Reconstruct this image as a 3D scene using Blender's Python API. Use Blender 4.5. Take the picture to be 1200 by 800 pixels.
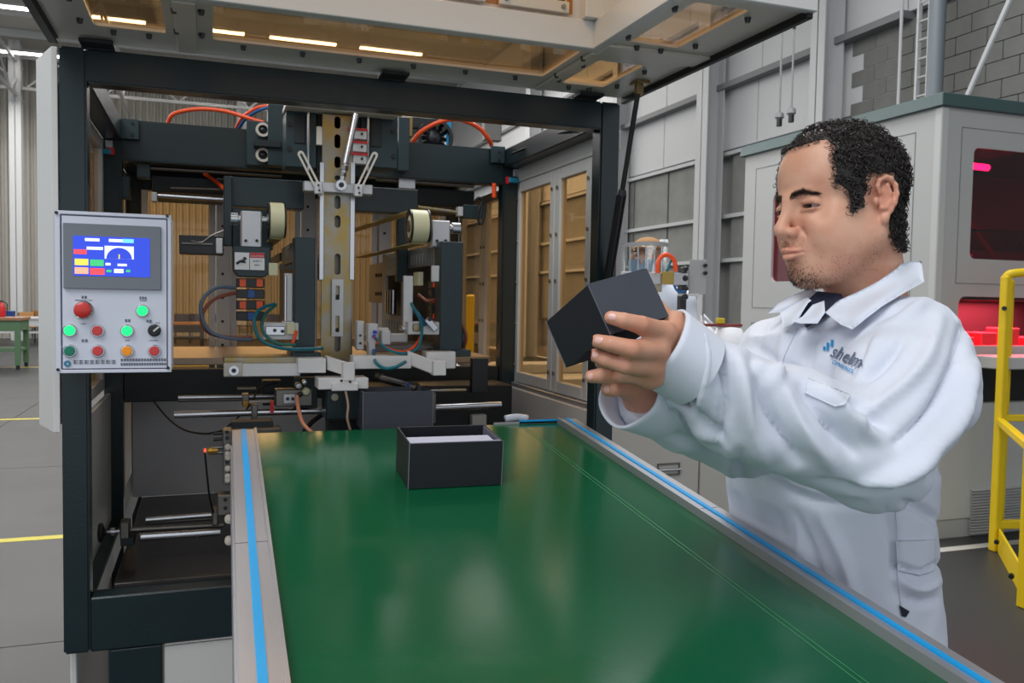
import bpy, bmesh, math, random
import numpy as np
from mathutils import Vector, Matrix, Euler
from mathutils.geometry import tessellate_polygon
from mathutils.bvhtree import BVHTree
random.seed(7)
rng = np.random.default_rng(5)
for o in list(bpy.data.objects): bpy.data.objects.remove(o)
SC = bpy.context.scene
COL = SC.collection
# ---------------------------------------------------------------- camera
CAM_H = 1.45
FPX = 1000.0                      # focal length in pixels of the 1200x800 frame
_d = Vector((-.355, .055, 1.0)).normalized()
_x = Vector((2.78, 0.0, 1.0)); _x = (_x - _x.dot(_d) * _d).normalized()
_z = _x.cross(_d)
if _z.y < 0: _z = -_z
camd = bpy.data.cameras.new('camera'); cam = bpy.data.objects.new('camera', camd); COL.objects.link(cam)
# columns of the camera matrix: right, up, backward in world coordinates
R_ = Matrix(((_x[0], _x[1], -_x[2]), (_d[0], _d[1], -_d[2]), (_z[0], _z[1], -_z[2])))
cam.matrix_world = Matrix.Translation((0, 0, CAM_H)) @ R_.to_4x4()
camd.sensor_width = 36; camd.lens = 30.0; camd.clip_start = .02; camd.clip_end = 300
camd.dof.use_dof = True; camd.dof.focus_distance = 1.25; camd.dof.aperture_fstop = 18.0
SC.camera = cam
# ---------------------------------------------------------------- world, lamps, exposure
SC.view_settings.view_transform = 'Standard'; SC.view_settings.look = 'None'
SC.view_settings.gamma = 1; SC.view_settings.exposure = 0.12
SC.view_settings.use_curve_mapping = False
w = bpy.data.worlds.new('daylight'); SC.world = w; w.use_nodes = True
bg = w.node_tree.nodes['Background']; bg.inputs[0].default_value = (.86, .93, 1.0, 1); bg.inputs[1].default_value = .74
def area(name, loc, size, power, col=(1, 1, 1), rot=(0, 0, 0), sy=None):
    l = bpy.data.lights.new(name, 'AREA'); l.energy = power; l.color = col
    l.shape = 'RECTANGLE'; l.size = size; l.size_y = sy or size
    o = bpy.data.objects.new(name, l); COL.objects.link(o); o.location = loc; o.rotation_euler = rot
    return o
area('hall_lamp', (-2.5, -1.5, 6.2), 4.0, 300, (.97, .99, 1.0), (math.radians(-14), math.radians(-16), 0))
area('hall_lamp', (3.0, 5.5, 7.0), 4.0, 400, (.98, .99, 1.0))
area('hall_lamp', (-3.0, 12.0, 7.0), 6.0, 520, (1, .98, .95))
area('hall_lamp', (3.0, 20.0, 7.0), 8.0, 700, (1, .98, .95))
area('hall_lamp', (-6.0, 24.0, 7.0), 8.0, 600, (1, .98, .95))

# ---------------------------------------------------------------- helpers
def ray(px, py):
    c = Vector(((px - 600) / FPX, (400 - py) / FPX, 1.0))
    return Vector((c.dot(_x), c.dot(_d), c.dot(_z)))
O = Vector((0, 0, CAM_H))
def PY(px, py, Y): r = ray(px, py); return O + r * (Y / r.y)
def PX(px, py, X): r = ray(px, py); return O + r * (X / r.x)
def PZ(px, py, Z): r = ray(px, py); return O + r * ((Z - CAM_H) / r.z)
def PC(px, py, d): return O + ray(px, py) * d           # d = distance along the view axis

class M:
    def __init__(s): s.v = []; s.f = []; s.sm = False
    def add(s, vs, fs):
        b = len(s.v); s.v += [tuple(v) for v in vs]; s.f += [tuple(i + b for i in f) for f in fs]; return s
    def box(s, a, b, rot=None, piv=None):
        x0, x1 = sorted((a[0], b[0])); y0, y1 = sorted((a[1], b[1])); z0, z1 = sorted((a[2], b[2]))
        vs = [Vector(p) for p in ((x0,y0,z0),(x1,y0,z0),(x1,y1,z0),(x0,y1,z0),(x0,y0,z1),(x1,y0,z1),(x1,y1,z1),(x0,y1,z1))]
        if rot is not None:
            c = Vector(piv) if piv is not None else sum(vs, Vector()) / 8
            vs = [rot @ (v - c) + c for v in vs]
        return s.add(vs, [(0,3,2,1),(4,5,6,7),(0,1,5,4),(1,2,6,5),(2,3,7,6),(3,0,4,7)])
    def hexa(s, p):   # 8 points, bottom loop then top loop
        return s.add(p, [(0,3,2,1),(4,5,6,7),(0,1,5,4),(1,2,6,5),(2,3,7,6),(3,0,4,7)])
    def beam(s, p0, p1, w, h, up=(0,0,1)):
        p0 = Vector(p0); p1 = Vector(p1); t = (p1 - p0).normalized(); u = Vector(up)
        if abs(t.dot(u)) > .98: u = Vector((0, 1, 0))
        a = t.cross(u).normalized() * w / 2; b = a.cross(t).normalized() * h / 2
        return s.hexa([p0-a-b, p0+a-b, p1+a-b, p1-a-b, p0-a+b, p0+a+b, p1+a+b, p1-a+b])
    def cyl(s, p0, p1, r, seg=16, r2=None, cap=True):
        p0 = Vector(p0); p1 = Vector(p1); t = (p1 - p0).normalized(); r2 = r if r2 is None else r2
        u = Vector((0,0,1)) if abs(t.z) < .9 else Vector((1,0,0))
        a = t.cross(u).normalized(); b = t.cross(a)
        vs = []
        for p, q in ((p0, r), (p1, r2)):
            for i in range(seg):
                an = 2*math.pi*i/seg; vs.append(p + (a*math.cos(an) + b*math.sin(an))*q)
        fs = [(i, (i+1) % seg, seg+(i+1) % seg, seg+i) for i in range(seg)]
        if cap: fs += [tuple(range(seg))[::-1], tuple(range(seg, 2*seg))]
        return s.add(vs, fs)
    def ring(s, c, ax, ro, ri, h, seg=24):
        c = Vector(c); t = Vector(ax).normalized(); u = Vector((0,0,1)) if abs(t.z) < .9 else Vector((1,0,0))
        a = t.cross(u).normalized(); b = t.cross(a); vs = []
        for r, q in ((ro, -h/2), (ro, h/2), (ri, h/2), (ri, -h/2)):
            for i in range(seg):
                an = 2*math.pi*i/seg; vs.append(c + t*q + (a*math.cos(an)+b*math.sin(an))*r)
        fs = []
        for k in range(4):
            for i in range(seg):
                j = (i+1) % seg; n = (k+1) % 4
                fs.append((k*seg+i, k*seg+j, n*seg+j, n*seg+i))
        return s.add(vs, fs)
    def tube(s, pts, r, seg=8, sub=6, closed=False, radii=None):
        pts = [Vector(p) for p in pts]
        P = spline(pts, sub) if sub > 1 else pts
        n = len(P); vs = []; prev = None
        for i, p in enumerate(P):
            t = (P[min(i+1, n-1)] - P[max(i-1, 0)]).normalized()
            if prev is None:
                u = Vector((0,0,1)) if abs(t.z) < .9 else Vector((1,0,0)); a = t.cross(u).normalized()
            else:
                a = (prev - prev.dot(t)*t).normalized()
            prev = a; b = t.cross(a)
            rr = r if radii is None else np.interp(i/(n-1), np.linspace(0, 1, len(radii)), radii)
            for k in range(seg):
                an = 2*math.pi*k/seg; vs.append(p + (a*math.cos(an)+b*math.sin(an))*rr)
        fs = [(i*seg+k, i*seg+(k+1) % seg, (i+1)*seg+(k+1) % seg, (i+1)*seg+k) for i in range(n-1) for k in range(seg)]
        fs += [tuple(range(seg))[::-1], tuple(range((n-1)*seg, n*seg))]
        return s.add(vs, fs)
    def plate(s, outer, holes, fn, th):
        """outer / holes: 2D loops; fn(u, v, w) -> world; th: thickness along w"""
        loops = [outer] + list(holes); flat = [p for l in loops for p in l]; n = len(flat)
        tr = tessellate_polygon([[Vector((p[0], p[1], 0)) for p in l] for l in loops])
        vs = [fn(p[0], p[1], 0) for p in flat] + [fn(p[0], p[1], th) for p in flat]
        fs = [tuple(t) for t in tr] + [tuple(i + n for i in t)[::-1] for t in tr]
        b = 0
        for l in loops:
            m = len(l)
            for i in range(m): fs.append((b+i, b+(i+1) % m, n+b+(i+1) % m, n+b+i))
            b += m
        return s.add(vs, fs)
    def lathe(s, c, ax, prof, seg=24):
        c = Vector(c); t = Vector(ax).normalized(); u = Vector((0,0,1)) if abs(t.z) < .9 else Vector((1,0,0))
        a = t.cross(u).normalized(); b = t.cross(a); vs = []
        for (r, h) in prof:
            for i in range(seg):
                an = 2*math.pi*i/seg; vs.append(c + t*h + (a*math.cos(an)+b*math.sin(an))*max(r, 1e-5))
        fs = [(k*seg+i, k*seg+(i+1) % seg, (k+1)*seg+(i+1) % seg, (k+1)*seg+i) for k in range(len(prof)-1) for i in range(seg)]
        fs += [tuple(range(seg))[::-1], tuple(range((len(prof)-1)*seg, len(prof)*seg))]
        return s.add(vs, fs)
def spline(p, sub):
    out = []; n = len(p)
    for i in range(n-1):
        a, b, c, d = p[max(i-1, 0)], p[i], p[i+1], p[min(i+2, n-1)]
        for k in range(sub):
            t = k/sub
            out.append(.5*((2*b) + (c-a)*t + (2*a-5*b+4*c-d)*t*t + (3*b-a-3*c+d)*t**3))
    out.append(p[-1]); return out
def rrect(x0, y0, x1, y1, r, n=4):
    pts = []
    for cx, cy, a0 in ((x1-r, y1-r, 0), (x0+r, y1-r, 90), (x0+r, y0+r, 180), (x1-r, y0+r, 270)):
        for k in range(n+1):
            a = math.radians(a0 + 90*k/n); pts.append((cx + r*math.cos(a), cy + r*math.sin(a)))
    return pts
def circ(cx, cy, r, n=14): return [(cx + r*math.cos(2*math.pi*i/n), cy + r*math.sin(2*math.pi*i/n)) for i in range(n)]

ORG = {}
def empty(name, loc, label, cat, group=None):
    o = bpy.data.objects.new(name, None); COL.objects.link(o); o.location = loc; o.empty_display_size = .05
    ORG[o.name] = Vector(loc); o['label'] = label; o['category'] = cat
    if group: o['group'] = group
    return o
def obj(name, m, mt, parent=None, bev=0, smooth=False, label=None, seg=1, fixn=True):
    """mesh object from world-space geometry"""
    v = np.array(m.v, dtype=float)
    if parent is not None: org = ORG[parent.name]
    else: org = Vector(((v[:,0].min()+v[:,0].max())/2, (v[:,1].min()+v[:,1].max())/2, v[:,2].min()))
    me = bpy.data.meshes.new(name)
    me.from_pydata((v - np.array(org)).tolist(), [], m.f)
    if fixn or bev:
        bm = bmesh.new(); bm.from_mesh(me)
        if fixn: bmesh.ops.recalc_face_normals(bm, faces=bm.faces)
        if bev: bmesh.ops.bevel(bm, geom=[e for e in bm.edges if e.calc_face_angle(0) > .5], offset=bev, segments=seg, affect='EDGES', clamp_overlap=True)
        bm.to_mesh(me); bm.free()
    if smooth:
        for p in me.polygons: p.use_smooth = True
        if smooth != 'all':
            me.set_sharp_from_angle(angle=math.radians(38))
    if isinstance(mt, (list, tuple)):
        for q in mt: me.materials.append(q)
    else: me.materials.append(mt)
    o = bpy.data.objects.new(name, me); COL.objects.link(o)
    if parent is None: o.location = org
    else: o.parent = parent
    ORG[o.name] = Vector(org)
    if label: o['label'] = label
    return o
def tag(o, label, cat, group=None):
    o['label'] = label; o['category'] = cat
    if group: o['group'] = group
    return o
def struct(name, m, mt, parent=None, **k):
    o = obj(name, m, mt, parent, **k)
    if parent is None: o['kind'] = 'structure'
    return o
def clone(o, delta, parent=None, label=None, lab=True):
    """copy a thing with its parts"""
    c = o.copy(); COL.objects.link(c)
    if parent is None: c.location = o.location + Vector(delta)
    else: c.parent = parent
    if label: c['label'] = label
    ORG[c.name] = ORG[o.name] + Vector(delta)
    for ch in list(o.children): clone(ch, delta, c)
    return c

# ---------------------------------------------------------------- materials
MATS = {}
def srgb(r, g, b):
    return tuple(((c/255)/12.92 if c/255 <= .04045 else (((c/255)+.055)/1.055)**2.4) for c in (r, g, b))
def mat(name, col, rough=.5, metal=0, noise=0, nscale=20, bump=0, bscale=60, coat=0, spec=.5, em=None, ems=1, stretch=None, rvar=0):
    if name in MATS: return MATS[name]
    m = bpy.data.materials.new(name); m.use_nodes = True; nt = m.node_tree; b = nt.nodes['Principled BSDF']
    c = srgb(*col); b.inputs['Base Color'].default_value = (*c, 1)
    b.inputs['Roughness'].default_value = rough; b.inputs['Metallic'].default_value = metal
    b.inputs['Specular IOR Level'].default_value = spec; b.inputs['Coat Weight'].default_value = coat
    if em: b.inputs['Emission Color'].default_value = (*srgb(*em), 1); b.inputs['Emission Strength'].default_value = ems
    tc = nt.nodes.new('ShaderNodeTexCoord'); mp = nt.nodes.new('ShaderNodeMapping'); nt.links.new(tc.outputs['Object'], mp.inputs[0])
    if stretch: mp.inputs['Scale'].default_value = stretch
    if noise or rvar:
        n = nt.nodes.new('ShaderNodeTexNoise'); n.inputs['Scale'].default_value = nscale; n.inputs['Detail'].default_value = 6
        nt.links.new(mp.outputs[0], n.inputs[0])
        if noise:
            r = nt.nodes.new('ShaderNodeMapRange'); r.inputs[3].default_value = 1-noise; r.inputs[4].default_value = 1+noise
            nt.links.new(n.outputs[0], r.inputs[0])
            mx = nt.nodes.new('ShaderNodeVectorMath'); mx.operation = 'SCALE'; mx.inputs[0].default_value = c
            nt.links.new(r.outputs[0], mx.inputs['Scale']); nt.links.new(mx.outputs[0], b.inputs['Base Color'])
        if rvar:
            r = nt.nodes.new('ShaderNodeMapRange'); r.inputs[3].default_value = max(.02, rough-rvar); r.inputs[4].default_value = min(1, rough+rvar)
            nt.links.new(n.outputs[0], r.inputs[0]); nt.links.new(r.outputs[0], b.inputs['Roughness'])
    if bump:
        n2 = nt.nodes.new('ShaderNodeTexNoise'); n2.inputs['Scale'].default_value = bscale; n2.inputs['Detail'].default_value = 4
        nt.links.new(mp.outputs[0], n2.inputs[0])
        bp = nt.nodes.new('ShaderNodeBump'); bp.inputs['Strength'].default_value = bump; bp.inputs['Distance'].default_value = .01
        nt.links.new(n2.outputs[0], bp.inputs['Height']); nt.links.new(bp.outputs[0], b.inputs['Normal'])
    MATS[name] = m; return m
def glassy(name, tint, gloss=.12, rough=.03):
    m = bpy.data.materials.new(name); m.use_nodes = True; nt = m.node_tree; nt.nodes.clear()
    out = nt.nodes.new('ShaderNodeOutputMaterial'); tr = nt.nodes.new('ShaderNodeBsdfTransparent'); gl = nt.nodes.new('ShaderNodeBsdfGlossy')
    mx = nt.nodes.new('ShaderNodeMixShader'); fr = nt.nodes.new('ShaderNodeLayerWeight'); fr.inputs[0].default_value = .5
    pw = nt.nodes.new('ShaderNodeMath'); pw.operation = 'POWER'; pw.inputs[1].default_value = 5.0; nt.links.new(fr.outputs['Facing'], pw.inputs[0])
    ad = nt.nodes.new('ShaderNodeMath'); ad.operation = 'MULTIPLY_ADD'; ad.inputs[1].default_value = .9; ad.inputs[2].default_value = gloss*.25
    nt.links.new(pw.outputs[0], ad.inputs[0])
    tr.inputs[0].default_value = (*tint, 1); gl.inputs[0].default_value = (.9, .9, .9, 1); gl.inputs[1].default_value = rough
    nt.links.new(ad.outputs[0], mx.inputs[0]); nt.links.new(tr.outputs[0], mx.inputs[1]); nt.links.new(gl.outputs[0], mx.inputs[2]); nt.links.new(mx.outputs[0], out.inputs[0])
    MATS[name] = m; return m
GREEN = mat('dark_green_paint', (17, 35, 39), .32, noise=.12, nscale=9, bump=.04, bscale=180, rvar=.1)
GREEN2 = mat('dark_green_castings', (32, 52, 57), .4, noise=.12, nscale=25, bump=.05, bscale=200)
WHITE = mat('white_enamel', (204, 202, 198), .4, noise=.03, nscale=6)
CREAMW = mat('hood_enamel', (204, 196, 184), .38, noise=.03, nscale=8)
BLACK = mat('black_rubber', (22, 22, 24), .55)
BLACKG = mat('black_plastic', (26, 27, 30), .35)
STEEL = mat('bright_steel', (205, 206, 210), .24, 1, noise=.08, nscale=30, rvar=.08)
STEELD = mat('dull_steel', (128, 124, 118), .42, 1, noise=.2, nscale=18, rvar=.12)
ALU = mat('milled_aluminium', (196, 196, 198), .42, .75, noise=.06, nscale=40, bump=.03, bscale=300)
ALUW = mat('anodised_block', (205, 205, 205), .45, .25, noise=.06, nscale=30)
ZINC = mat('zinc_screw', (150, 145, 130), .35, .9)
AMBER = glassy('amber_acrylic', (.88, .69, .46), .1)
CLEAR = glassy('clear_glass', (.97, .98, .98), .15)
ORANGE = mat('orange_hose', (240, 84, 30), .35)
BLUEH = mat('blue_hose', (20, 90, 150), .35)
TEALH = mat('teal_hose', (0, 110, 125), .35)
BROWNH = mat('brown_hose', (150, 84, 66), .4)
GREYH = mat('grey_blue_hose', (96, 112, 130), .4)
CREAM = mat('cream_roller', (214, 208, 170), .45, noise=.05)
# ================================================================ the hall
def conc(name, col, joint=True):
    m = mat(name, col, .42, noise=.18, nscale=.9, rvar=.12, spec=.3)
    return m
FLOORM = conc('polished_concrete', (58, 58, 59))
FY0, FY1, FX0, FX1 = -4.0, 30.0, -14.0, 8.0
floor = struct('floor', M().box((FX0, FY0, -.12), (FX1, FY1, -.006)), mat('joint_filler', (70, 70, 70), .8))
# concrete bays with saw-cut joints
bx = [-14, -10.6, -6.2, -2.1, 2.1, 5.6, 8]; by = [-4, 0.6, 3.9, 7.9, 12.2, 16.5, 21, 25.5, 30]
for i in range(len(bx)-1):
    for j in range(len(by)-1):
        obj('concrete_bay', M().box((bx[i]+.004, by[j]+.004, -.05), (bx[i+1]-.004, by[j+1]-.004, 0)), FLOORM, floor)
YEL = mat('yellow_floor_paint', (206, 190, 40), .5, noise=.15, nscale=14)
for (a, b) in ((5.56, 5.64), (10.9, 10.98), (18.4, 18.48)):
    obj('painted_line', M().box((-13, a, 0), (-.25 if a < 8 else 3, b, .0015)), YEL, floor)
for (a, b) in ((5.0, 5.07), (5.42, 5.5)):
    obj('painted_line', M().box((2.2, a-1.15, 0), (7.9, b-1.15, .0015)), YEL if a > 5.2 else mat('white_floor_paint', (190, 188, 180), .5), floor)
# far wall: ribbed metal sheets
SHEET = mat('ribbed_sheet_metal', (158, 154, 146), .55, noise=.05, nscale=2)
WALLP = mat('wall_panel_white', (190, 191, 192), .5, noise=.04, nscale=1.5)
COLM = mat('column_white', (186, 187, 188), .5, noise=.04)
wf = struct('wall_far', M().box((-14, 30.1, 0), (8, 30.25, 9.2)), SHEET)
x = -14.0; k = 0
ribsheet = None
while x < 7.9:
    m = M(); xs = x
    n = 5; wd = .2
    prof = []
    for q in range(n):
        a = xs + q*wd
        prof += [(a, 30.09), (a+.07, 30.09), (a+.1, 30.03), (a+.17, 30.03), (a+.2, 30.09)]
    vs = [(p[0], p[1], 0.0) for p in prof] + [(p[0], p[1], 8.6) for p in prof]
    L = len(prof); m.add(vs, [(i, i+1, L+i+1, L+i) for i in range(L-1)])
    if ribsheet is None:
        ribsheet = obj('wall_sheet', m, SHEET, wf, fixn=False); base = x
    else:
        c = ribsheet.copy(); COL.objects.link(c); c.location.x = x - base
    x += n*wd; k += 1
# right hand wall, block courses below, white panels above
wr = struct('wall_right', M().box((8.12, -4, 0), (8.4, 30.1, 9.2)), mat('wall_backing', (120, 120, 120), .8))
BLK = mat('concrete_block_wall', (128, 128, 124), .85, noise=.22, nscale=3.5, bump=.3, bscale=18)
CBLK = mat('dark_concrete_block', (108, 108, 104), .85, noise=.25, nscale=4, bump=.3, bscale=18)
blk = None
for r in range(14):
    for c in range(11):
        y = 4.5 + c*.42 + (.21 if r % 2 else 0); z = 3.30 + r*.205
        if z > 5.0 and y < 8.5 or z <= 4.9:
            if blk is None:
                blk = obj('concrete_block', M().box((8.03, y+.006, z+.005), (8.119, y+.414, z+.2)), CBLK, wr); b0 = (y, z)
            else:
                cc = blk.copy(); COL.objects.link(cc); cc.location = (0, y-b0[0], z-b0[1])
# louvred screen panels
def screen(y0, y1, z0, z1):
    obj('screen_panel', M().box((8.06, y0, z0), (8.1, y1, z1)), BLK, wr)
for (a, b) in ((10.55, 12.05), (12.8, 15.45), (15.5, 19.5), (19.6, 24)):
    for (z0, z1) in ((1.0, 2.15), (2.19, 2.86), (2.92, 3.86)):
        mid = (a+b)/2
        screen(a, mid-.03, z0, z1); screen(mid+.03, b, z0, z1)
for z in (2.16, 2.88, 3.9):
    obj('girt', M().box((7.98, 10.4, z-.03), (8.1, 29.9, z+.03)), COLM, wr)
# white cladding panels above with dark shadow gaps
for (z0, z1) in ((3.97, 4.95), (5.02, 6.2), (6.27, 8.6)):
    y = 8.5 if z0 < 5 else (6.9 if z0 < 6 else -4)
    while y < 29.9:
        y2 = min(y + 1.45, 29.95)
        obj('cladding_panel', M().box((7.99 + (.05 if z0 < 4.5 else 0), y+.008, z0), (8.1, y2-.008, z1)), WALLP, wr, bev=.006)
        y = y2
obj('ledge', M().box((7.86, 8.3, 4.93), (8.1, 29.9, 5.02)), mat('ledge_grey', (120, 120, 122), .6), wr)
obj('ledge', M().box((7.9, -4, 6.2), (8.1, 29.9, 6.27)), MATS['ledge_grey'], wr)
obj('cladding_panel', M().box((7.99, 5.0, 5.75), (8.1, 8.4, 8.6)), WALLP, wr)
# columns (H sections)
def column(name, x, y, par, h=8.8, w=.28, d=.3, axis='y'):
    m = M()
    if axis == 'y':
        m.box((x, y-w/2, 0), (x+.018, y+w/2, h)); m.box((x+d, y-w/2, 0), (x+d+.018, y+w/2, h)); m.box((x, y-.008, 0), (x+d, y+.008, h))
    else:
        m.box((x-w/2, y, 0), (x+w/2, y+.018, h)); m.box((x-w/2, y+d, 0), (x+w/2, y+d+.018, h)); m.box((x-.008, y, 0), (x+.008, y+d, h))
    return obj(name, m, COLM, par)
column('steel_column', 7.6, 9.5, wr); column('steel_column', 7.6, 12.3, wr, w=.34); column('steel_column', 7.7, 15.75, wr, w=.2)
column('steel_column', 7.6, 20.5, wr)
column('steel_column', -5.34, 28.6, wf, w=.32, axis='x'); column('steel_column', 1.0, 29.4, wf, w=.3, axis='x')
# ceiling: sloping ribbed roof + light fittings
CEIL = mat('roof_sheet', (170, 168, 160), .6, noise=.05, nscale=3)
ceil = struct('ceiling', M().hexa([(-14, -4, 9.6), (8, -4, 9.6), (8, 30.2, 8.7), (-14, 30.2, 8.7), (-14, -4, 9.7), (8, -4, 9.7), (8, 30.2, 8.8), (-14, 30.2, 8.8)]), CEIL)
for y in np.arange(1, 30, 1.9):
    z = 9.6 - .9*(y+4)/34.2
    obj('purlin', M().box((-14, y-.04, z-.2), (8, y+.04, z-.001)), COLM, ceil)
LAMPM = mat('lamp_glow', (255, 255, 255), .5, em=(255, 250, 240), ems=9)
fx = None
ORD = ['first', 'second', 'third', 'fourth', 'fifth', 'sixth', 'seventh', 'eighth']; ROWN = {8.0: 'nearest', 13: 'second nearest', 18.5: 'middle', 24: 'second farthest', 28: 'farthest'}
def LBL(y, i): return 'long white strip light in the %s row under the roof, %s from the left' % (ROWN[y], ORD[i])
for (yy, xs) in ((8.0, (-12, -9, -6.2, -3.4, -.6, 2.2, 5)), (13, (-12, -9, -6.2, -3.4, -.6, 2.2, 5)), (18.5, (-12, -9.6, -7.2, -4.8, -2.4, 0, 2.4, 4.8)), (24, (-12, -9.6, -7.2, -4.8, -2.4, 0, 2.4, 4.8)), (28, (-12, -9.6, -7.2, -4.8, -2.4, 0, 2.4, 4.8))):
    z = 9.6 - .9*(yy+4)/34.2 - .55
    for xx in xs:
        if fx is None:
            fx = empty('ceiling_light', (xx, yy, z), LBL(yy, 0), 'light', 'strip lights under the hall roof')
            obj('housing', M().box((xx-.9, yy-.12, z+.03), (xx+.9, yy+.12, z+.1)), COLM, fx, bev=.01)
            obj('tube', M().box((xx-.87, yy-.09, z), (xx+.87, yy+.09, z+.03)), LAMPM, fx)
            for s in (-.7, .7): obj('hanger', M().cyl((xx+s, yy, z+.1), (xx+s, yy, z+.6), .006, 6), STEELD, fx)
            f0 = Vector((xx, yy, z))
        else: clone(fx, Vector((xx, yy, z)) - f0, label=LBL(yy, xs.index(xx)))
# lattice trusses
def truss(x, y0, y1, z0, z1, lab):
    t = empty('roof_truss', (x, y0, z0), lab, 'truss', 'lattice trusses at upper left')
    obj('chord', M().beam((x, y0, z0), (x, y1, z0-.2), .07, .09), COLM, t)
    obj('chord', M().beam((x, y0, z1), (x, y1, z1-.2), .07, .09), COLM, t)
    n = 9
    for i in range(n):
        a = y0 + (y1-y0)*i/n; b = y0 + (y1-y0)*(i+1)/n
        (za, zb) = (z0, z1) if i % 2 == 0 else (z1, z0)
        obj('web_member', M().cyl((x, a, za-.2*i/n), (x, b, zb-.2*(i+1)/n), .03, 6), COLM, t)
for x, lab in ((-8.2, 'leftmost of the three long white lattice trusses'), (-5.3, 'white lattice truss above the far left steel column'), (-2.4, 'rightmost of the three long white lattice trusses')): truss(x, 13, 29.6, 7.35, 8.35, lab)
t = empty('roof_truss', (-8, 22, 7.3), 'white cross truss joining the far columns at upper left', 'truss')
obj('chord', M().beam((-13.5, 28.8, 7.4), (7.5, 28.8, 7.4), .07, .09), COLM, t); obj('chord', M().beam((-13.5, 28.8, 8.3), (7.5, 28.8, 8.3), .07, .09), COLM, t)
for i in range(20):
    a = -13.5 + i*1.05; (za, zb) = (7.4, 8.3) if i % 2 == 0 else (8.3, 7.4)
    obj('web_member', M().cyl((a, 28.8, za), (a+1.05, 28.8, zb), .03, 6), COLM, t)
# ================================================================ box forming machine: frame and guards
def pbm(m, x0, y0, x1, y1, Y, d):
    cx = (x0+x1)/2; cy = (y0+y1)/2
    a = PY(x0, cy, Y); b = PY(x1, cy, Y); t = PY(cx, y0, Y); u = PY(cx, y1, Y)
    return m.box((a.x, Y, u.z), (b.x, Y+d, t.z))
def pb(name, x0, y0, x1, y1, Y, d, mt, par, bev=.0015, **k):
    return obj(name, pbm(M(), x0, y0, x1, y1, Y, d), mt, par, bev=bev, **k)
def screws(par, pts, Y, r=.0035, mt=None, name='bolt', h=.004):
    for (px, py) in pts:
        p = PY(px, py, Y)
        obj(name, M().cyl(p, p + Vector((0, -h, 0)), r, 8).cyl(p + Vector((0, -h, 0)), p + Vector((0, -h*1.02, 0)), r*.5, 6), mt or BLACKG, par)
XL, XR, ZT = -.256, .871, 1.895
mc = empty('box_forming_machine', (.3, 1.75, 0), 'dark green box forming machine with open tubular frame behind the green conveyor', 'machine')
def part(name, m, mt, bev=.002, **k): return obj(name, m, mt, mc, bev=bev, **k)
YF = (1.75, 2.42, 3.06)
for i, y in enumerate(YF):
    zb = .772 if i == 0 else .0
    part('post', M().box((XL, y, zb), (XL+.045, y+.047, ZT)), GREEN, .004, seg=2)
    part('post', M().box((XR-.047, y, zb if i == 0 else 0), (XR, y+.047, ZT)), GREEN, .004, seg=2)
    h = .062 if i == 0 else .105
    part('top_beam', M().box((XL+.045 if i else XL+.044, y, ZT-h), (XR-.046, y+.047, ZT-.0005)), GREEN, .003, seg=2)
for x in (XL, XR-.047):
    for (a, b) in ((1.797, 2.42), (2.467, 3.06)):
        part('side_beam', M().box((x, a, ZT-.055), (x+.045, b, ZT)), GREEN, .003)
        part('side_rail', M().box((x, a, .80), (x+.045, b, .86)), GREEN, .003)
part('bottom_beam', M().box((XL+.045, 1.75, .772), (XR-.047, 1.80, .876)), GREEN, .003)
part('leg', M().box((-.18, 1.752, 0), (-.085, 1.84, .772)), GREEN, .003)
part('leg', M().box((.70, 1.752, 0), (.80, 1.84, .772)), GREEN, .003)
part('base_panel', M().box((-.082, 1.757, .05), (.69, 1.765, .765)), WHITE, .002)
part('side_base_panel', M().box((XR-.02, 1.84, .03), (XR-.005, 3.05, 1.19)), WHITE, .002)
part('work_plate', M().box((-.175, 1.80, .868), (XR-.05, 2.56, .884)), mat('oily_black_plate', (46, 42, 40), .22, noise=.5, nscale=7, rvar=.15, spec=.7), .002)
part('back_plate', M().box((-.20, 2.56, .884), (.95-.13, 2.575, 1.17)), mat('grey_back_plate', (190, 188, 188), .5, 0, noise=.12, nscale=5), .002)
part('rear_table', M().box((-.2, 2.5, 1.255), (.82, 3.05, 1.275)), mat('brushed_table', (170, 150, 128), .35, .4, noise=.1), .002)
part('rear_beam', M().box((-.21, 2.425, 1.165), (.82, 2.465, 1.25)), mat('near_black_paint', (24, 28, 30), .5), .002)  # beam in one even near-black paint
# corner brackets on the second frame
for (a, b, c, d_, pts) in ((141, 139, 163, 163, ((155, 144), (155, 157))), (576, 171, 592, 191, ((585, 178), (585, 188)))):
    q = pb('corner_bracket', a, b, c, d_, 2.405, .014, GREEN2, mc)
    screws(q, pts, 2.405)
for (x0, y0, x1, y1) in ((118, 174, 130, 180), (597, 208, 608, 214)):
    q = pb('sensor', x0, y0, x1, y1, 2.40, .02, mat('sensor_teal', (20, 130, 160), .4), mc)
    pb('sensor_clip', x0+6 if x0 < 300 else x0-3, y0-1, x1+4 if x0 < 300 else x0, y1+1, 2.405, .012, mat('red_plastic', (200, 30, 30), .4), q, .0005)
    pb('sensor_bracket', x0+5, y0-10, x1+2, y0-1, 2.41, .01, ALU, mc)
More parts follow.
